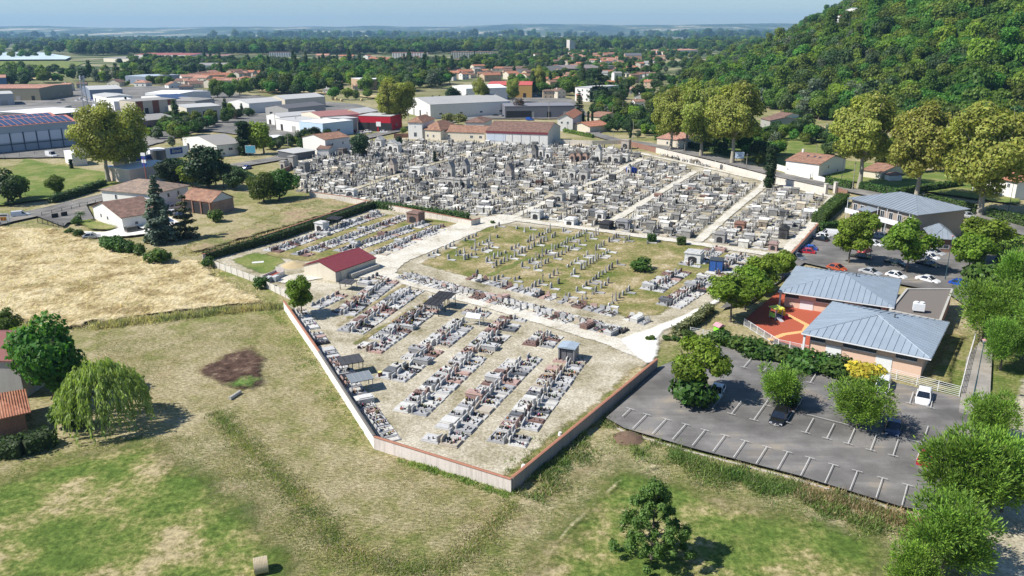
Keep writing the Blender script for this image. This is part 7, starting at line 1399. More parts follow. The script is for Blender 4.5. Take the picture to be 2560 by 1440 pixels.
# water towers far away
for px, py, top, lb in ((313, 88, 79, 'funnel shaped pale water tower on the far plain'), (405, 89, 84, 'small far water tower right of the funnel shaped one')):
    p = G(px, py+1.5); e = empty('water_tower', p, 0, lb, 'tower'); h = 42 if px < 400 else 22; r = 9 if px < 400 else 5; m = MB(); m.tube((0, 0, 0), (0, 0, h*.6), r*.35, r*.35, 12); m.build('shaft', M_white, e); m = MB(); m.tube((0, 0, h*.55), (0, 0, h), r*.45, r, 16); m.build('bowl', M_white, e)
# lattice mast
def mast():
    p = G(218, 285); h = HT(218, 285, 190); e = empty('lattice_mast', p, .4, 'steel lattice radio mast with drum aerials among the halls', 'mast'); mb = MB(); mb.col = (.35, .37, .4); w0, w1_ = 1.6, .8; n = 14
    for sx, sy in ((-1, -1), (1, -1), (1, 1), (-1, 1)): mb.tube((sx*w0, sy*w0, 0), (sx*w1_, sy*w1_, h), .14, .1, 5)
    for k in range(n):
        za, zb = h*k/n, h*(k+1)/n; wa = w0+(w1_-w0)*k/n; wb = w0+(w1_-w0)*(k+1)/n
        cs = [(-1, -1), (1, -1), (1, 1), (-1, 1)]
        for i in range(4):
            a, b_ = cs[i], cs[(i+1) % 4]; mb.tube((a[0]*wa, a[1]*wa, za), (b_[0]*wb, b_[1]*wb, zb), .07, .07, 4, False); mb.tube((b_[0]*wa, b_[1]*wa, za), (a[0]*wb, a[1]*wb, zb), .07, .07, 4, False)
    mb.build('lattice', M_tint, e)
    for z, a in ((.95, 0), (.95, 2.1), (.95, 4.2), (.82, 1), (.7, 3)): m = MB(); m.col = (.5, .5, .52); m.box(-.4, -.3, -1.3, .4, .3, 1.3); m.build('aerial', M_tint, e, loc=(math.cos(a)*1.3, math.sin(a)*1.3, h*z), rot=(0, 0, a))
mast()
# poles and lamps
def lamp(px, py, top, lb, rz=0, col=(.03, .07, .09), double=True):
    p = G(px, py); h = HT(px, py, top); e = empty('street_lamp', p, rz, lb, 'street lamp', 'street lamps'); m = MB(); m.col = col; m.tube((0, 0, 0), (0, 0, h*.45), .11, .08, 8); m.tube((0, 0, h*.45), (0, 0, h), .06, .045, 8); m.build('pole', M_tint, e)
    m = MB(); m.col = (.4, .2, .18); m.tube((0, 0, h), (0, 0, h+.15), .3, .12, 10); m.build('lamp_head', M_tint, e); m = MB(); m.col = (.7, .68, .66); m.tube((0, 0, h-.28), (0, 0, h), .14, .3, 10); m.build('lamp_glass', M_tint, e)
lamp(2172, 668, 575, 'street lamp with a round reddish head between the parked white hatchbacks'); lamp(2362, 704, 590, 'street lamp with a blue-green pole beside the blue car'); lamp(2430, 1012, 850, 'dark lamp post at the corner of the white fence')
lamp(2517, 548, 440, 'slim blue-green lamp post by the road before the orange roofed house'); lamp(2102, 462, 398, 'slim lamp post before the bright clipped hedge')
def pole(px, py, top, lb, col=(.3, .27, .23), w=.15, arms=0): p = G(px, py); h = HT(px, py, top); e = empty('utility_pole', p, .6, lb, 'pole', 'poles along the roads'); m = MB(); m.col = col; m.tube((0, 0, 0), (0, 0, h), w, w*.6, 7); m.build('shaft', M_tint, e); m = MB(); m.col = (.2, .2, .2); m.cbox(0, 0, h-.5, 1.6, .08, .08); m.build('crossarm', M_tint, e)
POL = [(2130, 478, 405, 'leaning timber pole at the brick end of the road wall'), (2040, 384, 360, 'timber pole behind the white house roof'), (1865, 421, 384, 'thin pole right of the white road sign'), (1711, 383, 355, 'thin pole at the foot of the plane clump'), (1582, 350, 302, 'concrete pole at the road bend'), (1533, 352, 325, 'short lamp pole at the road bend'), (1531, 300, 265, 'tall concrete pole by the side road'), (1556, 295, 255, 'second tall pole by the side road'), (1419, 330, 308, 'pole behind the big red roofed hall'), (722, 385, 330, 'tall concrete pole where the old wall meets the road'), (1022, 340, 270, 'pole beside the lodge tower'), (895, 330, 298, 'pole before the red garage'), (742, 330, 292, 'pole before the pale blue shop'), (689, 318, 283, 'pole at the white fronted shop'), (1245, 255, 222, 'slim mast before the ochre hall'), (1143, 282, 255, 'pole right of the conifer pair'), (1039, 128, 95, 'tall thin radio mast before the far trees'), (1372, 300, 255, 'pole left of the white gabled house')]
for q in POL: pole(*q)
# signs
def billboard(px, py, w, h, z, rz, lb, face, legs=2):
    p = G(px, py); e = empty('billboard', p, rz, lb, 'sign'); m = MB(); m.col = (.12, .12, .12)
    for x in ([-w*.3, w*.3] if legs == 2 else [0]): m.cbox(x, .08, 0, .14, .12, z+h*.6)
    m.build('post', M_tint, e); m = MB(); m.col = (.6, .62, .64); m.box(-w/2, -.06, z, w/2, .02, z+h); fr_ = m.build('panel', M_tint, e); m = MB(); m.col = face; m.box(-w/2+.12, -.08, z+.12, w/2-.12, -.062, z+h-.12); m.build('poster', M_tint, fr_); return e, fr_
e, f_ = billboard(12, 566, 3.0, 2.2, 1.2, R_(8), 'white billboard with an orange picture at the left edge by the field', (.75, .75, .74), 2)
m = MB(); m.col = (.6, .28, .04); m.box(-.7, -.1, 1.5, .8, -.082, 2.5); m.col = (.25, .1, .03); m.box(-.5, -.11, 1.6, -.1, -.101, 2.3); m.box(.2, -.11, 1.6, .6, -.101, 2.2); m.build('picture', M_tint, f_); m = MB(); m.col = (.02, .02, .02); m.box(-1.1, -.1, 2.75, 1.1, -.082, 3.05); m.build('black_print', M_tint, f_)
billboard(628, 393, 4.2, 3.0, 1.6, R_(-8), 'billboard with a blue and teal picture beside the broad cypress', (.08, .3, .42)); billboard(57, 494, 2.6, 2.2, 2.0, R_(30), 'grey back of a sign on the bright grass plot', (.36, .38, .4)); billboard(1847, 414, 3.2, 2.4, 2.6, R_(-10), 'pale blue road sign with dark arrow lines under the plane trees', (.5, .6, .72), 2)
p = G(1847, 414); m = MB(); m.col = (.03, .06, .12); m.bar((-.9, 0, .4), (.8, 0, .9), .04, .14); m.bar((-.3, 0, .9), (.1, 0, 1.6), .04, .14); m.build('arrow_lines', M_tint, bpy.data.objects[[o.name for o in bpy.data.objects if o.name.startswith('billboard')][-1]], loc=(0, -.12, 2.8))
billboard(278, 430, 2.2, 1.8, .6, R_(-8), 'tilted blue and white board at the wall of the furniture shop', (.04, .15, .5))
# fences
def rail_fence(px, h, lb, col, pitch=2.4, rails=6, name='fence', world=None, bars=False):
    P = world or GP(px); e = empty(name, P[0], 0, lb, 'fence'); pm = MB(); pm.col = col; pm.cbox(0, 0, 0, .1, .1, h+.05); pmm = pm.mesh('post', M_tint)
    for i in range(len(P)-1):
        a, b_ = P[i]-P[0], P[i+1]-P[0]; d = b_-a; n = max(1, round(d.length/pitch)); ang = math.atan2(d.y, d.x); l = d.length/n; m = MB(); m.col = col
        for k in range(rails): m.box(.06, -.02, .12+k*(h-.15)/(rails-1), l-.06, .02, .12+k*(h-.15)/(rails-1)+.045)
        if bars:
            for k in range(int(l/.14)): m.box(.1+k*.14, -.012, .12, .125+k*.14, .012, h-.03)
        me = m.mesh('panel', M_tint)
        for k in range(n): put(pmm, 'post', e, a+d*(k/n), (0, 0, ang)); put(me, 'panel', e, a+d*(k/n), (0, 0, ang))
    put(pmm, 'post', e, P[-1]-P[0]); return e
rail_fence([(2196, 938), (2240, 950), (2398, 992)], 1.5, 'white horizontal rail fence between the nursery and the lower car park', (.68, .68, .68)); rail_fence([(2398, 992), (2420, 905), (2436, 850)], 1.5, 'white rail fence along the asphalt footpath', (.68, .68, .68))
rail_fence([(1860, 815), (1945, 868), (2062, 893)], 1.3, 'white barred fence round the red playground', (.72, .72, .74), 2.0, 2, bars=True); rail_fence([(1725, 840), (1790, 852)], 1.5, 'white slatted fence by the green playhouse', (.6, .62, .62))
rail_fence([(95, 558), (160, 572)], 1.4, 'black mesh fence at the edge of the hay field', (.03, .03, .035), 2.2, 5); rail_fence([(106, 545), (180, 528), (240, 513)], 1.5, 'black posts and wires along the left road', (.03, .03, .035), 3, 3)
p = G(131, 551); p2 = G(170, 544); d = p2-p; e = empty('gate', p, math.atan2(d.y, d.x), 'pair of black solid gates before the small asphalt bay', 'gate')
for x0, x1 in ((0, .42), (.6, 1)): m = MB(); m.col = (.02, .022, .025); m.box(d.length*x0, -.04, .1, d.length*x1, .04, 1.7); m.build('gate_leaf', M_tint, e)
rail_fence([(12, 400), (190, 372)], 3.0, 'high mesh fence before the solar roofed hall', (.1, .12, .14), 6, 4)
# playground
def play():
    e = empty('climbing_frame', G(1938, 805), .4, 'small climbing frame with yellow roof, blue, red and yellow slides on the red floor', 'play structure')
    def part(n, c, f): m = MB(); m.col = c; f(m); m.build(n, M_tint, e)
    part('tower_post', (.3, .32, .35), lambda m: [m.cbox(x, y, 0, .12, .12, 2.6) for x in (-.7, .7) for y in (-.7, .7)])
    part('deck', (.25, .27, .3), lambda m: m.cbox(0, 0, 1.0, 1.5, 1.5, .1)); part('tower_roof', (.75, .78, .12), lambda m: m.cbox(0, 0, 2.6, 1.9, 1.9, .12, .1))
    part('side_panel', (.4, .7, .1), lambda m: m.cbox(-.78, 0, 1.1, .06, 1.4, .7)); part('slide', (.02, .08, .4), lambda m: m.add([(.7, -.4, 1.1), (.7, .4, 1.1), (2.8, .4, .1), (2.8, -.4, .1), (.7, -.4, 1.3), (.7, .4, 1.3), (2.8, .4, .3), (2.8, -.4, .3)], [(0, 1, 2, 3), (4, 5, 1, 0), (7, 6, 5, 4), (0, 3, 7, 4), (1, 5, 6, 2), (3, 2, 6, 7)]))
    part('tunnel', (.75, .5, .03), lambda m: m.cbox(2.1, 1.0, .5, 1.0, 1.0, 1.1, .12)); part('ladder', (.6, .03, .05), lambda m: m.add([(1.3, -1.6, .1), (2.3, -1.6, .1), (1.9, -.6, 1.0), (1.1, -.6, 1.0), (1.3, -1.6, .3), (2.3, -1.6, .3), (1.9, -.6, 1.2), (1.1, -.6, 1.2)], [(3, 2, 1, 0), (4, 5, 6, 7), (0, 1, 5, 4), (1, 2, 6, 5), (3, 0, 4, 7)]))
    part('lower_slide', (.45, .46, .48), lambda m: m.add([(-.5, -.8, 1.0), (.1, -.8, 1.0), (.4, -2.6, .1), (-.2, -2.6, .1), (-.5, -.8, 1.15), (.1, -.8, 1.15), (.4, -2.6, .25), (-.2, -2.6, .25)], [(3, 2, 1, 0), (4, 5, 6, 7), (0, 1, 5, 4), (1, 2, 6, 5), (3, 0, 4, 7)]))
play()
e = empty('playhouse', G(1797, 830), .5, 'lime green plastic playhouse with a pink tinted roof under the dense trees', 'playhouse'); m = MB(); m.col = (.25, .75, .05); m.cbox(-.55, 0, 0, .12, 1.2, 1.2); m.cbox(.55, 0, 0, .12, 1.2, 1.2); m.cbox(0, -.55, 0, 1.0, .1, .5); m.cbox(0, .55, 0, 1.0, .1, 1.2); m.build('wall', M_tint, e); m = MB(); m.col = (.5, .25, .28); m.prism([(-.8, 1.1), (.8, 1.1), (0, 1.6)], -.75, .75); m.build('roof', M_tint, e)
e = empty('toy_car', G(1977, 768), .2, 'pink and white ride-on toy by the nursery pillar', 'toy'); m = MB(); m.col = (.7, .12, .3); m.cbox(0, 0, .2, 1.0, .5, .35, .06); m.cbox(-.1, 0, .55, .45, .42, .3, .05); m.build('body', M_tint, e); m = MB(); m.col = (.03, .03, .03)
for x in (-.33, .33):
    for y in (-.27, .27): m.tube((x, y-.04, .16), (x, y+.04, .16), .16, .16, 8)
m.build('wheel', M_tint, e)
# small things of the fields and yards
def bale(p, r, l, rz, lb): e = empty('hay_bale', p, rz, lb, 'hay bale', 'hay bales'); rs = random.Random(3); m = MB(); m.tube((0, -l/2, r), (0, l/2, r), r, r, 28); o = m.build('bale_body', M_bale, e); tx = MB(); tx.col = (.75, .72, .65); return e
M_bale = plain('straw_bale', (.6, .47, .26), .95, .35, 5, bump=.1)
e = bale(G(654, 1430), .75, 1.25, R_(-70), 'round straw bale lying on the meadow near the lower edge'); mw = MB(); mw.col = (.7, .68, .62)
for k in range(9): y = -.55+k*.137; mw.tube((0, y-.012, .75), (0, y+.012, .75), .765, .765, 28, False)
mw.build('net_wrap', M_tint, e); mf = MB(); mf.col = (.5, .35, .15)
for k in range(4): mf.tube((0, -.63-.004*k, .75), (0, -.635-.004*k, .75), .62-.15*k, .6-.15*k, 20)
mf.build('spiral_end', M_tint, e)
for px, py, lb in ((832, 250, 'pale bale, left of two close ones on the far dry meadow'), (841, 251, 'pale bale, right of two close ones on the far dry meadow'), (855, 254, 'darker bale on the far dry meadow'), (905, 253, 'bale alone at the right of the far dry meadow')): bale(G(px, py), 1.0, 1.6, .5, lb)
e = empty('concrete_pipe', G(588, 992), math.atan2((G(600, 985)-G(578, 999)).y, (G(600, 985)-G(578, 999)).x), 'grey concrete pipe lying beside the brown soil patch', 'pipe'); m = MB(); m.tube((-1.1, 0, .22), (1.1, 0, .26), .26, .26, 14); m.build('pipe_body', M_conc, e); m = MB(); m.col = (.02, .02, .02); m.tube((1.1, 0, .26), (1.105, 0, .26), .19, .19, 12); m.build('pipe_mouth', M_tint, e)
def lump(name, p, r, h, mat, lb, cat, seed=1):
    rs = np.random.RandomState(seed); n = 15; a = np.linspace(-1, 1, n); X, Y = np.meshgrid(a, a); D_ = np.hypot(X, Y); Z = h*np.clip(1-D_, 0, 1)**.8*(.7+.6*fbm(X*2.5+seed, Y*2.5, 3))-.05; I = np.arange(n*n).reshape(n, n)
    me = np_mesh(name, np.stack([X.ravel()*r, Y.ravel()*r, Z.ravel()], 1), np.stack([I[:-1, :-1].ravel(), I[:-1, 1:].ravel(), I[1:, 1:].ravel(), I[1:, :-1].ravel()], 1), mat, smooth=True); o = put(me, name, None, p); return tag(o, lb, cat)
lump('soil_heap', G(1571, 1096), 1.9, .9, plain('red_brown_soil', (.2, .13, .09), .95, .3, 4, bump=.1), 'heap of brown soil at the upper corner of the weed bank', 'heap'); lump('gravel_heap', G(735, 665), 3.0, 1.1, plain('ochre_gravel', (.48, .38, .22), .95, .25, 6, bump=.05), 'heap of ochre gravel behind the red roofed shed', 'heap', 3)
e = empty('skip', G(683, 698), RA, 'white skip with a rusty red inside beside the lawn', 'skip'); 
for nm, c, fn in (('side', (.6, .57, .52), lambda m: [m.box(-2.4, -1.1, .2, 2.4, -1.02, 1.2), m.box(-2.4, 1.02, .2, 2.4, 1.1, 1.2), m.box(-2.4, -1.0, .2, -2.32, 1.0, 1.2), m.box(2.32, -1.0, .2, 2.4, 1.0, 1.9)]), ('floor', (.25, .06, .04), lambda m: m.box(-2.3, -1.0, .25, 2.3, 1.0, .75))): m = MB(); m.col = c; fn(m); m.build(nm, M_tint, e)
for k, (px, py) in enumerate(((673, 706), (690, 704))): e = empty('bin', G(px, py), RA, ['grey bin nearest the panel fence beside the skip', 'grey bin behind it, touching the skip'][k], 'bin'); m = MB(); m.col = (.33, .37, .38); m.cbox(0, 0, .1, 1.3, 1.0, 1.0, -.06); m.build('tub', M_tint, e); m = MB(); m.col = (.45, .47, .46); m.cbox(0, 0, 1.1, 1.4, 1.1, .12, .05); m.build('lid', M_tint, e)
e = empty('litter_bin', G(951, 945), 0, 'brown litter bin with a yellow lining at the row with the glass house', 'bin'); m = MB(); m.col = (.08, .03, .03); m.tube((0, 0, 0), (0, 0, .95), .3, .33, 12); m.build('tub', M_tint, e); m = MB(); m.col = (.6, .55, .2); m.tube((0, 0, .95), (0, 0, 1.02), .34, .3, 12); m.build('rim', M_tint, e)
m = MB(); m.col = (.68, .68, .66); m.cbox(0, 0, 0, 1.9, .8, .12); e = m.build('bench_slab', M_tint, loc=G(1218, 1190, .35), rot=(0, 0, R_(-30))); tag(e, 'white slab on the ground just inside the pink wall', 'slab'); m = MB(); m.col = (.5, .5, .48); m.cbox(-.6, 0, -.35, .2, .6, .35); m.cbox(.6, 0, -.35, .2, .6, .35); m.build('foot', M_tint, e)
for px, py, lb in ((1308, 1178, 'white stone urn standing inside the lower corner of the wall'), (1400, 1096, 'small white stone figure against the car park wall')):
    e = empty('stone_urn', G(px, py), 0, lb, 'urn'); m = MB(); m.col = (.65, .64, .62); m.cbox(0, 0, 0, .5, .5, .15); m.build('plinth', M_tint, e); m = MB(); m.col = (.68, .67, .65); m.tube((0, 0, .15), (0, 0, .45), .1, .28, 10); m.tube((0, 0, .45), (0, 0, .85), .28, .2, 10); m.build('urn_body', M_tint, e)
m = MB(); m.col = (.6, .6, .58); m.cbox(0, 0, 0, 2.4, 1.2, .16); tag(m.build('flat_slab', M_tint, loc=G(645, 657), rot=(0, 0, .3)), 'pale flat slab on the small lawn', 'slab')
# ---------------------------------------------------------------- vehicles
M_tyre = plain('tyre_rubber', (.02, .02, .021), .85, .1); M_rim = plain('alloy', (.4, .41, .42), .35, .05, metal=.6); M_carglass = glassmat('car_glass', (.012, .016, .025)); M_lampc = glassmat('headlamp', (.5, .52, .54)); M_lampr = glassmat('tail_lamp', (.3, .01, .01)); M_plate = plain('plate', (.7, .7, .66), .5, .03)
def loft(mb, secs, close=True):
    """secs: list of (x, [(y, z)...]) rings"""
    n = len(secs[0][1]); V = [(x, y, z) for x, r in secs for y, z in r]; Fc = []
    for i in range(len(secs)-1):
        for j in range(n): k = (j+1) % n; Fc.append((i*n+j, i*n+k, (i+1)*n+k, (i+1)*n+j))
    Fc.append(tuple(range(n))); Fc.append(tuple((len(secs)-1)*n+j for j in range(n-1, -1, -1))); mb.add(V, Fc)
def car_parts(st):
    """x forward, origin on the ground at the centre"""
    L_, W_, H_, hood, belt = {'hatch': (4.1, 1.76, 1.48, .92, .92), 'suv': (4.4, 1.84, 1.65, 1.02, 1.04), 'saloon': (4.6, 1.8, 1.45, .9, .92), 'van': (4.5, 1.84, 1.85, 1.05, 1.1), 'big_van': (5.6, 2.0, 2.5, 1.25, 1.35)}[st]
    w = W_/2; x0, x1 = -L_/2, L_/2; b = MB()
    def ring(x, wb, zt, zb=.24, cr=.09): return (x, [(-wb, zb+.12), (-wb*.96, zb), (wb*.96, zb), (wb, zb+.12), (wb, zt-cr), (wb-cr*1.4, zt), (-wb+cr*1.4, zt), (-wb, zt-cr)])
    cowl = {'hatch': .28, 'suv': .27, 'saloon': .28, 'van': .24, 'big_van': .2}[st]; xc = x1-L_*cowl; tail = {'hatch': .1, 'suv': .06, 'saloon': .18, 'van': .02, 'big_van': .01}[st]; xt = x0+L_*tail
    loft(b, [ring(x0, w*.84, belt*.8, .34), ring(x0+.12, w*.95, belt*.97), ring(x0+.5, w, belt), ring(0, w, belt), ring(xc, w, hood), ring(x1-.45, w*.95, hood*.88), ring(x1-.12, w*.86, hood*.72, .28), ring(x1, w*.7, hood*.6, .34)])
    bot = b; ws = {'hatch': .85, 'suv': .75, 'saloon': .95, 'van': .75, 'big_van': .8}[st]; rs_ = {'hatch': .5, 'suv': .35, 'saloon': .7, 'van': .12, 'big_van': .08}[st]; wt = w*.78 if st != 'big_van' else w*.9; ww = w*.95
    xa, xb, xcc, xd = xt, xt+rs_, xc+.1-ws, xc+.1
    r_ = MB(); t = .05
    r_.add([(xb-.02, -wt-.01, H_-t), (xcc+.02, -wt-.01, H_-t), (xcc+.02, wt+.01, H_-t), (xb-.02, wt+.01, H_-t), (xb+.15, -wt+.12, H_), (xcc-.15, -wt+.12, H_), (xcc-.15, wt-.12, H_), (xb+.15, wt-.12, H_)], [(3, 2, 1, 0), (4, 5, 6, 7), (0, 1, 5, 4), (1, 2, 6, 5), (2, 3, 7, 6), (3, 0, 4, 7)])
    for (xp, xq, wd) in ((xa, xb, .1), (xd, xcc, .08), ((xa+xb)/2+.02+L_*.28, xb+L_*.27, .09)):
        for s in (-1, 1): r_.add([(xp-wd, s*ww, belt-.03), (xp+wd, s*ww, belt-.03), (xq+wd, s*(wt+.02), H_-.04), (xq-wd, s*(wt+.02), H_-.04), (xp-wd, s*(ww-.06), belt-.03), (xp+wd, s*(ww-.06), belt-.03), (xq+wd, s*(wt-.05), H_-.04), (xq-wd, s*(wt-.05), H_-.04)], [(0, 1, 2, 3), (5, 4, 7, 6), (1, 5, 6, 2), (4, 0, 3, 7)])
    if st in ('van', 'big_van'):
        for s in (-1, 1): r_.add([(xa, s*(ww+.005), belt-.02), (xa+L_*.56, s*(ww+.005), belt-.02), (xa+L_*.54, s*(wt+.03), H_-.05), (xb, s*(wt+.03), H_-.05)], [(0, 1, 2, 3) if s < 0 else (3, 2, 1, 0)])
    b.add(r_.v, r_.f); P = [('body', b.mesh('body', [M_white]), (0, 0, 0))]
    g = lambda n, vs, fs: (lambda m: P.append((n, m.add(vs, fs).mesh(n, M_carglass), (0, 0, 0))))(MB())
    g('windscreen', [(xd, -ww+.05, belt-.01), (xd, ww-.05, belt-.01), (xcc, wt-.03, H_-.05), (xcc, -wt+.03, H_-.05)], [(0, 1, 2, 3)]); g('rear_window', [(xa, ww-.05, belt-.01), (xa, -ww+.05, belt-.01), (xb, -wt+.03, H_-.05), (xb, wt-.03, H_-.05)], [(0, 1, 2, 3)])
    for s in (-1, 1): g('side_window', [(xa+.05, s*(ww-.02), belt-.01), (xd-.05, s*(ww-.02), belt-.01), (xcc-.02, s*(wt-.01), H_-.05), (xb+.02, s*(wt-.01), H_-.05)], [(0, 1, 2, 3) if s < 0 else (3, 2, 1, 0)])
    R0 = .32 if st in ('hatch', 'saloon') else .36; m = MB(); m.mi = 0; m.tube((0, -.11, 0), (0, .11, 0), R0, R0, 16); m.mi = 1; m.tube((0, -.125, 0), (0, .125, 0), R0*.62, R0*.62, 10); wme = m.mesh('wheel', [M_tyre, M_rim])
    for x in (x0+L_*.19, x1-L_*.19):
        for s in (-1, 1): P.append(('wheel', wme, (x, s*(w-.08), R0)))
    m = MB(); m.box(-.1, -.18, -.07, .05, .18, .07, .03); hm = m.mesh('headlight', M_lampc); m = MB(); m.box(-.04, -.1, -.13, .05, .1, .13); tm = m.mesh('tail_light', M_lampr)
    for s in (-1, 1): P.append(('headlight', hm, (x1-.12, s*w*.66, hood*.68))); P.append(('tail_light', tm, (x0+.07, s*w*.82, belt*.82)))
    m = MB(); m.box(-.02, -.26, -.06, .02, .26, .06); P.append(('number_plate', m.mesh('number_plate', M_plate), (x1+.01, 0, .42))); m = MB(); m.box(0, -.09, -.06, .14, .09, .08); mm = m.mesh('mirror', M_tyre)
    for s in (-1, 1): P.append(('mirror', mm, (xd-.25, s*(w+.08), belt+.05)))
    return P
_cp = {}
CC = {'white': (.72, .72, .72), 'silver': (.42, .43, .44), 'black': (.012, .012, .014), 'red': (.42, .012, .03), 'blue': (.012, .07, .36), 'orange': (.42, .08, .03), 'dark_blue': (.01, .02, .07), 'grey': (.13, .14, .15), 'olive': (.09, .085, .07), 'dark_green': (.02, .035, .03), 'yellow': (.6, .42, .03), 'brown': (.08, .05, .04)}
def car(st, col, px, py, rz, lb, group=None, name=None, ahead=None):
    if st not in _cp: _cp[st] = car_parts(st)
    p = G(px, py, .35); p.z = 0
    if ahead: q = G(*ahead, .35)-G(px, py, .35); rz = math.atan2(q.y, q.x)
    e = empty(name or {'van': 'van', 'big_van': 'delivery_van'}.get(st, 'parked_car'), p, rz, lb, 'van' if 'van' in st else 'car', group)
    for n, me, loc in _cp[st]:
        o = put(me, n, e, loc)
        if n == 'body': o.material_slots[0].link = 'OBJECT'; o.material_slots[0].material = paint('paint_'+col, CC[col])
    return e
U = 'cars in the upper car park'; LW = 'cars in the lower car park'
car('suv', 'white', 2308, 998, 0, 'white car with a black roof glass facing the bays before the white fence', LW, ahead=(2300, 1030)); car('van', 'white', 2206, 970, 0, 'white van-like car half behind the middle car park tree', LW, ahead=(2200, 1000))
car('hatch', 'white', 1792, 984, 0, 'white hatchback in the shade of the bright car park tree', LW, ahead=(1775, 1015)); car('suv', 'black', 1948, 1048, 0, 'black car at the foot of a small tree, front one of two', LW, ahead=(1930, 1080)); car('saloon', 'brown', 1980, 1015, 0, 'dark car tucked behind the black one under the tree', LW, ahead=(1962, 1045))
car('hatch', 'dark_blue', 2233, 1075, 0, 'dark blue car in the shade right of the leaning tree', LW, ahead=(2225, 1105)); car('hatch', 'red', 2318, 1150, 0, 'red car mostly hidden by the large fresh tree', LW, ahead=(2335, 1115))
EWD = lambda px, py: (px+30, py+7)
for st, c, px, py, ah, lb in [('hatch', 'orange', 2093, 673, EWD, 'orange-red hatchback nearest the first zinc roof'), ('saloon', 'silver', 2176, 683, EWD, 'silver hatchback right of the orange-red car'), ('hatch', 'white', 2241, 692, EWD, 'small white hatchback behind the zinc roof ridge'), ('saloon', 'white', 2320, 702, EWD, 'long white hatchback beside the lamp post'), ('hatch', 'blue', 2401, 713, EWD, 'bright blue hatchback at the end of the front line'),
   ('hatch', 'red', 2014, 632, lambda x, y: (x-30, y-3), 'bright red hatchback at the cemetery wall'), ('hatch', 'blue', 2020, 624, lambda x, y: (x-30, y-3), 'dark blue hatchback behind the bright red one'), ('saloon', 'grey', 1992, 645, lambda x, y: (x+30, y+10), 'dark grey car nearest the dense trees at the wall'), ('hatch', 'black', 2050, 601, lambda x, y: (x-30, y-6), 'black hatchback beside two white cars at the clipped hedge'), ('hatch', 'white', 2052, 593, lambda x, y: (x-30, y-6), 'white hatchback behind the black one'), ('van', 'white', 2070, 588, lambda x, y: (x-30, y-2), 'white estate farthest in the corner by the hedge'),
   ('suv', 'silver', 2196, 593, lambda x, y: (x-30, y-6), 'silver off-roader under the balcony building'), ('hatch', 'white', 2185, 612, lambda x, y: (x+30, y+6), 'white car behind the forked tree'), ('hatch', 'red', 2162, 630, lambda x, y: (x+30, y-10), 'dark red car behind the forked tree'), ('saloon', 'black', 2150, 645, lambda x, y: (x-30, y-4), 'black car nearest the forked tree trunk'), ('saloon', 'silver', 2337, 634, EWD, 'silver estate by the brick annex'), ('hatch', 'white', 2325, 645, EWD, 'white car between the silver estate and the black cars'), ('saloon', 'grey', 2312, 652, EWD, 'grey car behind the black saloon'), ('saloon', 'black', 2318, 664, EWD, 'shiny black saloon in front of the shaded group'), ('saloon', 'dark_green', 2240, 660, EWD, 'dark green car left of the brightest tree'), ('hatch', 'white', 2257, 620, EWD, 'white car glimpsed through the brightest tree'), ('suv', 'black', 2285, 642, EWD, 'black car in the tree shade beside the trunk')]:
    car(st, c, px, py, 0, lb, U, ahead=ah(px, py))
car('saloon', 'silver', 2418, 540, 0, 'silver car driving on the road behind the zinc roof', ahead=(2450, 549)); car('van', 'white', 52, 540, 0, 'white van driving on the road beside the hay field', ahead=(90, 536)); car('big_van', 'white', 129, 391, 0, 'white delivery van parked behind the garden hedge', ahead=(150, 394)); car('hatch', 'silver', 230, 593, 0, 'silver car with an open door beside the bushes', ahead=(255, 591)); car('van', 'olive', 338, 579, 0, 'olive grey van on the white drive near the cedar', ahead=(372, 573))
car('hatch', 'white', 436, 533, 0, 'white car under the barn front, left one', ahead=(460, 528)); car('suv', 'white', 437, 520, 0, 'white car behind the cedar, farther one', ahead=(465, 515)); car('hatch', 'dark_blue', 455, 541, 0, 'dark blue car by the thin pine', ahead=(480, 537)); car('hatch', 'blue', 618, 420, 0, 'blue car driving on the main road behind the garden trees', ahead=(640, 414))
rd = random.Random(31)
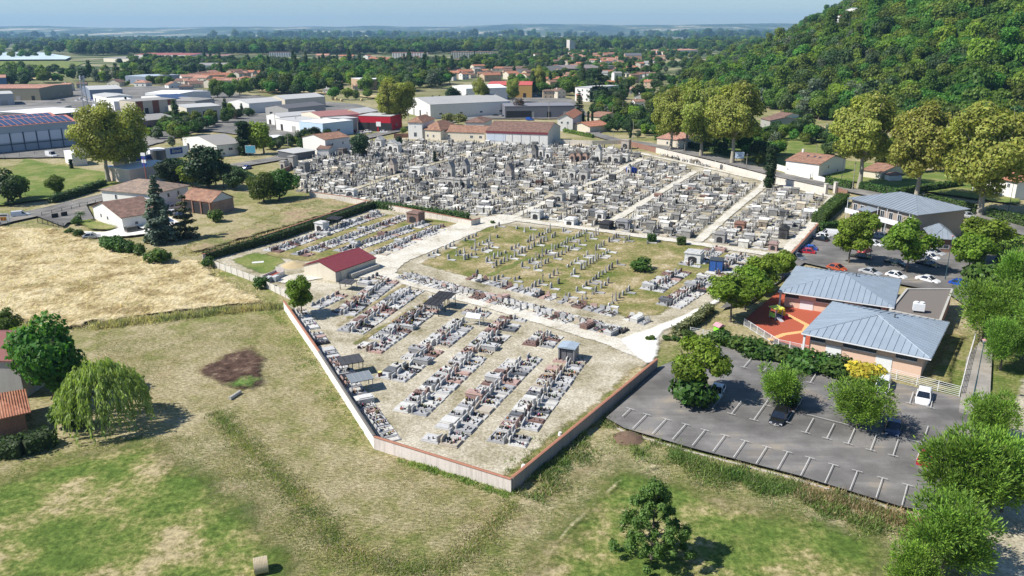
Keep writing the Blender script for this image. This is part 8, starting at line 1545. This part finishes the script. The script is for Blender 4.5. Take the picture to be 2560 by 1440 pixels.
YD = [(732, 327, 'black', 'hatch', 'black car in the bays before the pale blue shop, left one'), (762, 329, 'grey', 'hatch', 'grey car in the bays before the pale blue shop, right one'), (750, 329, 'grey', 'saloon', 'dark grey car between the two before the pale blue shop'), (756, 337, 'silver', 'hatch', 'silver car behind the roadside fence'), (920, 330, 'white', 'hatch', 'white wrecked car before the red garage'), (932, 322, 'white', 'big_van', 'white box van before the red garage'), (893, 316, 'yellow', 'van', 'yellow van before the grey shop'), (910, 322, 'grey', 'hatch', 'grey car among the wrecks'), (945, 325, 'silver', 'hatch', 'silver car right of the box van'), (960, 331, 'white', 'hatch', 'white car at the kerb past the red garage'), (870, 328, 'white', 'van', 'white van left among the wrecks'), (856, 331, 'red', 'hatch', 'rusty red car in the wreck yard'), (840, 334, 'white', 'saloon', 'white car at the end of the wreck yard'), (884, 330, 'black', 'hatch', 'black car in the wreck yard'), (903, 333, 'silver', 'saloon', 'silver car nearest the road in the wreck yard'),
      (192, 252, 'white', 'hatch', 'white car in the van yard, left one'), (200, 249, 'silver', 'van', 'silver van in the van yard'), (216, 252, 'white', 'van', 'white van beside the lattice mast'), (226, 254, 'white', 'hatch', 'white car right of the lattice mast'), (238, 256, 'white', 'saloon', 'white car at the canopy'), (232, 249, 'blue', 'hatch', 'blue car behind the mast'), (236, 268, 'white', 'big_van', 'white van parked below the canopy'), (256, 267, 'silver', 'hatch', 'silver car right of the parked van'), (158, 252, 'black', 'hatch', 'black car driving on the wide road'), (148, 259, 'grey', 'saloon', 'grey car at the junction of the wide road'), (472, 297, 'white', 'big_van', 'white van before the cream hall'), (455, 295, 'black', 'hatch', 'black car left of the white van before the cream hall'), (164, 232, 'white', 'big_van', 'white lorry cab on the far wide road'), (107, 242, 'blue', 'big_van', 'blue van by the brown hall'),
      (1290, 290, 'silver', 'hatch', 'silver car first before the supermarket'), (1305, 288, 'black', 'hatch', 'black car before the supermarket'), (1317, 286, 'white', 'hatch', 'white car before the supermarket porch'), (1329, 286, 'white', 'van', 'white van before the supermarket porch'), (1341, 287, 'white', 'hatch', 'white car right of the van at the porch'), (1352, 287, 'yellow', 'hatch', 'yellow car at the supermarket'), (1342, 292, 'black', 'saloon', 'black car in the second supermarket line'), (1262, 292, 'dark_blue', 'hatch', 'dark blue car left in the supermarket yard'), (1325, 300, 'blue', 'van', 'blue van at the yard edge'), (1240, 290, 'black', 'hatch', 'black car near the white hall'), (1225, 283, 'silver', 'hatch', 'silver car near the white hall'), (1333, 240, 'white', 'big_van', 'white camper van beside the supermarket'), (740, 168, 'silver', 'big_van', 'blue-white coach on the far road, left'), (768, 167, 'silver', 'big_van', 'blue-white coach on the far road, right')]
for px, py, c, st, lb in YD: car(st, c, px, py, rd.choice([-.5, -.3, 1.1, 2.6]), lb, 'cars on the industrial yards')
# ---------------------------------------------------------------- woods
def gn_forest(name, P, S, RZ, K, kinds, label):
    """one mass of trees: points carrying instances of the crowns of named kinds"""
    me = bpy.data.meshes.new(name); n = len(P); me.vertices.add(n); me.vertices.foreach_set('co', np.asarray(P, np.float32).ravel())
    for nm, ty, v in (('sc', 'FLOAT_VECTOR', S), ('rz', 'FLOAT', RZ), ('kd', 'INT', K)):
        a = me.attributes.new(nm, ty, 'POINT'); a.data.foreach_set('vector' if ty == 'FLOAT_VECTOR' else 'value', np.asarray(v, np.int32 if ty == 'INT' else np.float32).ravel())
    o = put(me, name); tag(o, label, kind='stuff'); g = bpy.data.node_groups.new(name, 'GeometryNodeTree'); g.interface.new_socket('Geometry', in_out='INPUT', socket_type='NodeSocketGeometry'); g.interface.new_socket('Geometry', in_out='OUTPUT', socket_type='NodeSocketGeometry')
    gi = g.nodes.new('NodeGroupInput'); go = g.nodes.new('NodeGroupOutput'); j = g.nodes.new('GeometryNodeJoinGeometry')
    def att(nm, ty): a = g.nodes.new('GeometryNodeInputNamedAttribute'); a.data_type = ty; a.inputs[0].default_value = nm; return next(s for s in a.outputs if s.enabled and s.name == 'Attribute')
    sc, rz, kd = att('sc', 'FLOAT_VECTOR'), att('rz', 'FLOAT'), att('kd', 'INT'); cx = g.nodes.new('ShaderNodeCombineXYZ'); g.links.new(rz, cx.inputs[2])
    for i, k in enumerate(kinds):
        oi = g.nodes.new('GeometryNodeObjectInfo'); oi.transform_space = 'ORIGINAL'; oi.inputs[0].default_value = next(c for kk, c in KEEP if kk == k); oi.inputs[1].default_value = True
        cm = g.nodes.new('FunctionNodeCompare'); cm.data_type = 'INT'; cm.operation = 'EQUAL'; ii = [s for s in cm.inputs if s.enabled]; g.links.new(kd, ii[0]); ii[1].default_value = i
        ip = g.nodes.new('GeometryNodeInstanceOnPoints'); g.links.new(gi.outputs[0], ip.inputs[0]); g.links.new(cm.outputs[0], ip.inputs['Selection']); g.links.new(oi.outputs['Geometry'], ip.inputs['Instance']); g.links.new(cx.outputs[0], ip.inputs['Rotation']); g.links.new(sc, ip.inputs['Scale']); g.links.new(ip.outputs[0], j.inputs[0])
    g.links.new(j.outputs[0], go.inputs[0]); m = o.modifiers.new('instances', 'NODES'); m.node_group = g; return o
rs = np.random.RandomState(44)
for k in ('silver0', 'poplar0', 'poplar1', 'umbrella0', 'cedar1', 'fir0', 'magnolia0', 'purple0', 'young2', 'dark0', 'lime0', 'green1', 'green2', 'dark1'): pass
# hand placed trees of the middle distance
MT = [('silver0', 300, 205, 172, 'grey-green tree before the blue-grey open shed'), ('silver0', 270, 206, 172, 'grey-green tree, second in the silver row behind the mast'), ('silver0', 240, 206, 172, 'grey-green tree nearest the mast top'), ('silver0', 205, 203, 170, 'leftmost grey-green tree in the silver row'), ('dark1', 330, 165, 148, 'dark tree left of the orchard rows'), ('dark0', 300, 162, 146, 'dark tree behind the silver row'), ('green1', 320, 215, 202, 'bright roundish tree before the tiled roofs'), ('dark0', 62, 218, 188, 'dark tree beside the white trucks'), ('dark1', 28, 215, 180, 'dark tree left of the white trucks'), ('green2', 110, 206, 190, 'round tree by the sandy lot'),
      ('dense0', 545, 245, 198, 'tall round dark tree in front of the tiled roofs'), ('dense1', 600, 240, 198, 'large round dark tree left of the tree belt'), ('dense2', 575, 245, 205, 'broad dark tree between the two round ones'), ('cypress0', 318, 275, 242, 'dense narrow tree before the beige block'), ('yew2', 1135, 272, 219, 'tall dark conifer, left one of the pair before the streaked roof'), ('fir0', 1100, 283, 238, 'broad dark conifer beside the lodge roofs'), ('cedar1', 1083, 285, 240, 'spreading cedar left of the broad conifer'), ('yew0', 1165, 278, 238, 'dark conifer at the yard before the white hall'), ('cypress0', 1195, 285, 258, 'slim cypress near the white hall'), ('magnolia0', 1118, 313, 283, 'round tree with creamy blooms behind the long wing'), ('magnolia0', 1145, 315, 284, 'second round creamy tree, nearest the small white house'), ('green0', 1010, 337, 318, 'green tree between the lodge tower and the road'),
      ('fir0', 1447, 302, 228, 'tall black fir beside the white gabled house'), ('cypress0', 1458, 315, 278, 'dark cypress in the garden, left of four'), ('cypress0', 1470, 318, 278, 'dark cypress in the garden, second of four'), ('cypress0', 1480, 315, 275, 'dark cypress in the garden, third of four'), ('cypress0', 1500, 305, 278, 'dark cypress in the garden, rightmost of four'), ('purple0', 1298, 295, 245, 'almost bare brown tree before the supermarket'), ('dark1', 1545, 330, 300, 'olive green tree behind the road bend'), ('dark1', 1525, 330, 303, 'olive tree with a rounded crown at the side road'), ('cypress0', 1576, 345, 300, 'dark ivy-clad tree at the road bend'), ('silver0', 1595, 345, 325, 'grey shrubbery by the white gate wall'), ('dense0', 1620, 320, 285, 'bright weeping tree left of the plane clump'), ('cedar1', 1497, 255, 175, 'large open cedar in front of the white villa'), ('fir0', 1575, 190, 150, 'dark firs before the wood, upper one'), ('cedar1', 1572, 192, 155, 'dark spreading fir beside the upper one'), ('dark0', 1483, 215, 170, 'grey-green tree right of the big car park'), ('dark1', 1535, 255, 228, 'small round tree by the long orange roof'), ('green1', 1495, 250, 230, 'tree below the open cedar'),
      ('umbrella0', 1225, 188, 160, 'wide umbrella pine among the houses'), ('poplar0', 1038, 190, 150, 'dark poplar, first of the grove'), ('poplar0', 1070, 180, 140, 'dark poplar, second of the grove'), ('poplar0', 1130, 182, 138, 'dark poplar, rightmost of the grove'), ('poplar0', 1090, 178, 138, 'dark poplar in the middle of the grove'), ('poplar1', 1110, 182, 142, 'broad poplar in the grove'), ('silver0', 1080, 222, 173, 'large grey-green tree below the poplars'), ('umbrella0', 1125, 210, 182, 'umbrella pine below the poplars'), ('umbrella0', 1000, 215, 186, 'umbrella pine left in the grove'), ('magnolia0', 860, 208, 190, 'brownish round tree before the gymnasium'), ('lime0', 885, 178, 165, 'yellow tree among the red roofs'), ('green2', 835, 250, 218, 'round tree at the far dry meadow, first of four'), ('green0', 870, 250, 220, 'round tree at the far dry meadow, second of four'), ('green1', 890, 250, 224, 'round tree at the far dry meadow, third of four'), ('green2', 920, 248, 222, 'round tree at the far dry meadow, last of four'),
      ('dense1', 415, 330, 296, 'green tree behind the brick barn-like hall'), ('dense2', 440, 345, 305, 'light green scrub tree left of the white grey-roofed hall'), ('green1', 465, 330, 305, 'light scrub tree along the yard edge'), ('lime0', 380, 345, 320, 'green scrub behind the plane trees'), ('silver0', 432, 368, 340, 'blue-grey shrub before the white hall'), ('palm0', 478, 372, 338, 'palm before the white hall gable'), ('green0', 500, 330, 308, 'light scrub at the end of the yard edge'), ('dense0', 570, 308, 270, 'dark tree among the small white sheds'), ('purple0', 590, 300, 275, 'brownish tree beside the small sheds'), ('bush1', 755, 372, 352, 'bush before the white two-storey house'), ('bush0', 780, 362, 346, 'clump of bushes right of the roadside bush')]
for k, x, y, t, lb in MT: gt(x, y, t, k, lb, None, sxy=1.0)
# wooded hill: nearest trees one by one, the rest as one mass
xs, ys = np.meshgrid(np.arange(130, 1250, 7.6), np.arange(285, 2300, 7.6)); x = (xs+rs.uniform(-3, 3, xs.shape)).ravel(); y = (ys+rs.uniform(-3, 3, ys.shape)).ravel()
h = hill_h(x, y); xb = np.interp(y, [a for a, b in XB], [b for a, b in XB]); k = (x > xb-4-10*fbm(x/30, y/30, 2)) & (x < .68*y+90) & (x < xb+430) & ((y < 1400) | (rs.rand(len(y)) < .6))
for px, py, r in ((2080, 62, 14), (2145, 44, 12)): pass
x, y, h = x[k], y[k], h[k]
HOUSES_H = []
def ground_hit(px, py):
    d = ray(px, py); t = 100.0
    while t < 3000:
        p = Vector((0, 0, CAM_H))+d*t
        if p.z < float(hill_h(p.x, p.y)): return p
        t += 3
    return p
for px, py, w_, lb, rc in ((2085, 66, 34, 'white house with a red hip roof high on the wooded hill', M_terra2), (2112, 64, 20, 'red roofed wing beside the hill house', M_terra2), (2146, 46, 24, 'pale gabled house at the top of the wooded hill', M_fibro2), (1812, 207, 28, 'white house with a maroon roof inside the hillside wood', M_terra3)):
    p = ground_hit(px, py); w = w_/F_PX*p.length; w *= .7; HOUSES_H.append((p.x, p.y)); b = B('house', lb, None, None, None, 5.5, 'house', 'houses on the hill', world=(Vector((p.x-w/2, p.y-2, 0)), Vector((p.x+w/2, p.y+3, 0)), Vector((p.x+w/2-4, p.y+13, 0)))); b.e.location.z = p.z+1.5
    b.wall(M_white, .3, rise=1.6, ridge='x'); b.roof('x', 1.6, rc, .15); b.win('f', .3, 2.5, 1.4, 1.4); b.win('f', .7, 2.5, 1.4, 1.4); m = MB(); m.box(.3, .3, -9, b.L-.3, b.W-.3, -.3); m.build('foundation', M_conc, b.e)
k = np.ones(len(x), bool)
for hx, hy in HOUSES_H: k &= ~((np.abs(x-hx) < 11) & (y < hy+16) & (y > hy-26))
x, y, h = x[k], y[k], h[k]; dist = np.hypot(x, y); kinds = ['green0', 'green1', 'green2', 'dark0', 'dark1', 'lime0', 'silver0', 'poplar1']
kk = rs.choice(len(kinds), len(x), p=[.22, .19, .17, .1, .08, .13, .07, .04]); kk[fbm(x/60+4, y/60, 2) > .6] = 0; s = .62+.5*rs.rand(len(x))+.75*rs.rand(len(x))**4+.35*fbm(x/45, y/45, 2); sz = s*rs.uniform(.9, 1.35, len(x)); rz = rs.rand(len(x))*6.28
order = np.argsort(dist); vis = [i for i in order if -60 < PX((x[i], y[i], h[i]+6))[0] < 2620][:270]; vs = set(vis)
HL = {'green': 'green broadleaf tree in the hillside wood', 'dark': 'dark broadleaf tree in the hillside wood', 'lime': 'pale lime green tree in the hillside wood', 'silver': 'grey-green tree in the hillside wood', 'poplar': 'tall narrow tree in the hillside wood'}
for i in vis: e = tree(kinds[kk[i]], Vector((x[i], y[i], h[i]-.5)), HL[kinds[kk[i]][:-1]], 'trees of the hillside wood', 1.0); e.scale = (s[i], s[i], sz[i])
rest = [i for i in range(len(x)) if i not in vs]
gn_forest('hill_wood', np.stack([x, y, h-.5], 1)[rest], np.stack([s, s, sz], 1)[rest], rz[rest], kk[rest], kinds, 'dense mixed wood covering the hill')
# plain beyond the town: tree belts and scattered trees in front of the houses
HP = np.array([(o.location.x, o.location.y) for o in bpy.data.objects if o.name.startswith(('house', 'warehouse', 'block_of', 'silo_t', 'nursery'))])
def px2(px, py): P = GP([(px, py)]); return P[0].x, P[0].y
def belt(n, poly, seed, lo, hi, dens=None, fill=1.0):
    c = scatter_poly(poly, n, seed, 0, dens); s = np.random.RandomState(seed).uniform(lo, hi, len(c)); return c, s
parts = []
parts.append(belt(1500, [(180, 140), (1000, 137), (1450, 130), (1455, 118), (900, 124), (180, 122)], 1, 2.0, 2.9)+('g',))      # river planes
parts.append(belt(560, [(640, 243), (820, 238), (960, 236), (1010, 232), (1180, 200), (1040, 170), (760, 178), (640, 205)], 2, .9, 1.6)+('m',))
parts.append(belt(380, [(600, 200), (1240, 176), (1240, 150), (1040, 165), (900, 160), (600, 165)], 3, .9, 1.6)+('m',))
parts.append(belt(380, [(0, 178), (300, 190), (330, 150), (620, 160), (640, 180), (330, 210), (0, 212)], 4, .9, 1.5, lambda x, y: fbm(x/60, y/60, 2)*1.6-.35)+('m',))
parts.append(belt(650, [(1240, 178), (1650, 180), (1700, 130), (1250, 135)], 5, .8, 1.35)+('m',))
parts.append(belt(420, [(1280, 262), (1600, 262), (1650, 175), (1270, 185)], 6, .7, 1.2)+('m',))
parts.append(belt(230, [(340, 240), (640, 244), (640, 185), (340, 200)], 7, .6, 1.1)+('m',))
parts.append(belt(2600, [(-100, 136), (1900, 130), (1900, 98), (-100, 98)], 8, 1.7, 3.0, lambda x, y: (fbm(x/260+9, y/420, 3) > .47)*1.0)+('g',))
parts.append(belt(3400, [(-200, 100), (1980, 97), (1980, 87), (-200, 88)], 9, 3.5, 6.5, lambda x, y: (fbm(x/700+2, y/900, 3) > .45)*1.0)+('g',))
parts.append(belt(160, [(1450, 128), (1900, 125), (1900, 115), (1450, 118)], 10, 1.6, 2.6)+('g',))
parts.append(belt(90, [(1840, 440), (2060, 380), (2000, 300), (1900, 310), (1850, 350)], 11, .5, .9, lambda x, y: fbm(x/30, y/30, 2))+('m',))
parts.append(belt(46, [(2060, 420), (2560, 470), (2560, 400), (2060, 345)], 12, .6, 1.05, lambda x, y: fbm(x/20, y/20, 2)*1.2-.3)+('m',))
parts.append(belt(90, [(1560, 340), (1850, 392), (1900, 310), (1700, 290), (1560, 300)], 13, .5, .95)+('m',))
parts.append(belt(60, [(-100, 150), (60, 150), (160, 140), (-100, 136)], 14, 1.0, 1.8, lambda x, y: (fbm(x/80, y/80, 2) > .55)*1.0)+('g',))
parts.append(belt(1500, [(1625, 260), (1700, 300), (1850, 310), (1930, 200), (1960, 95), (1860, 92), (1690, 140), (1640, 200)], 15, .8, 1.4)+('m',))
scrub = [belt(40, [(370, 350), (450, 352), (540, 330), (530, 305), (400, 306)], 21, .5, .9), belt(16, [(560, 300), (620, 300), (640, 285), (560, 280)], 22, .4, .7), belt(30, [(640, 380), (720, 372), (860, 335), (800, 340), (700, 362)], 23, .3, .5)]
parts.append(belt(120, [(1480, 320), (1640, 330), (1660, 230), (1480, 235)], 24, .5, .95)+('m',))
C = np.concatenate([p[0] for p in parts]); S_ = np.concatenate([p[1] for p in parts]); T_ = np.concatenate([[p[2]]*len(p[0]) for p in parts])
d = np.sqrt(((C[:, None, :2]-HP[None])**2).sum(2)); near = d.min(1)
blk = np.zeros(len(C), bool)
hv = HP[None]-C[:, None, :2]*1.0; cd = C[:, :2]/np.linalg.norm(C[:, :2], axis=1, keepdims=True)
along = (hv*cd[:, None]).sum(2); side_ = np.abs(hv[:, :, 0]*cd[:, None, 1]-hv[:, :, 1]*cd[:, None, 0]); blk = ((along > -12) & (along < np.where(T_ == 'm', 42, 110)[:, None]) & (side_ < 8)).any(1) & (C[:, 1] < 2300)
road = np.minimum(linefn([(p.x, p.y) for p in PL], 16)(C[:, 0], C[:, 1])*-1, 99) < 0
k = ~(blk | road | (near < 12)); C, S_, T_ = C[k], S_[k], T_[k]
for poly in ([(420, 258), (1010, 330), (1010, 255), (640, 240), (420, 215), (120, 225), (100, 250)], [(1190, 300), (1440, 300), (1440, 240), (1190, 238)]):
    k = ~inpoly(C[:, 0], C[:, 1], [(v.x, v.y) for v in GP(poly)]); C, S_, T_ = C[k], S_[k], T_[k]
C = np.concatenate([C]+[q[0] for q in scrub]); S_ = np.concatenate([S_]+[q[1] for q in scrub]); T_ = np.concatenate([T_, np.array(['m']*sum(len(q[0]) for q in scrub))])
kinds2 = ['green0', 'green1', 'green2', 'dark0', 'dark1', 'silver0', 'lime0', 'poplar0']; kk = np.array([rs.choice(8, p=[.2, .18, .18, .16, .14, .05, .06, .03] if t == 'm' else [.2, .2, .2, .18, .17, .02, .03, 0]) for t in T_])
gn_forest('plain_woods', C, np.stack([S_, S_, S_*rs.uniform(.85, 1.2, len(S_))], 1), rs.rand(len(C))*6.28, kk, kinds2, 'tree belts, gardens and far woods of the plain')
# ---------------------------------------------------------------- air
mh = bpy.data.materials.new('haze_air'); mh.use_nodes = True; nt = mh.node_tree; nt.nodes.clear(); pv = nt.nodes.new('ShaderNodeVolumePrincipled'); ou = nt.nodes.new('ShaderNodeOutputMaterial')
pv.inputs['Color'].default_value = (.36, .66, 1.0, 1); pv.inputs['Density'].default_value = 7e-5; pv.inputs['Anisotropy'].default_value = 0.1; nt.links.new(pv.outputs[0], ou.inputs['Volume'])
mb = MB(); mb.box(-12000, -500, -12, 12000, 16000, 330); hz = mb.build('haze', mh); tag(hz, 'pale blue summer air over the plain', kind='stuff')
hz.data.attributes.remove(hz.data.attributes['tint'])
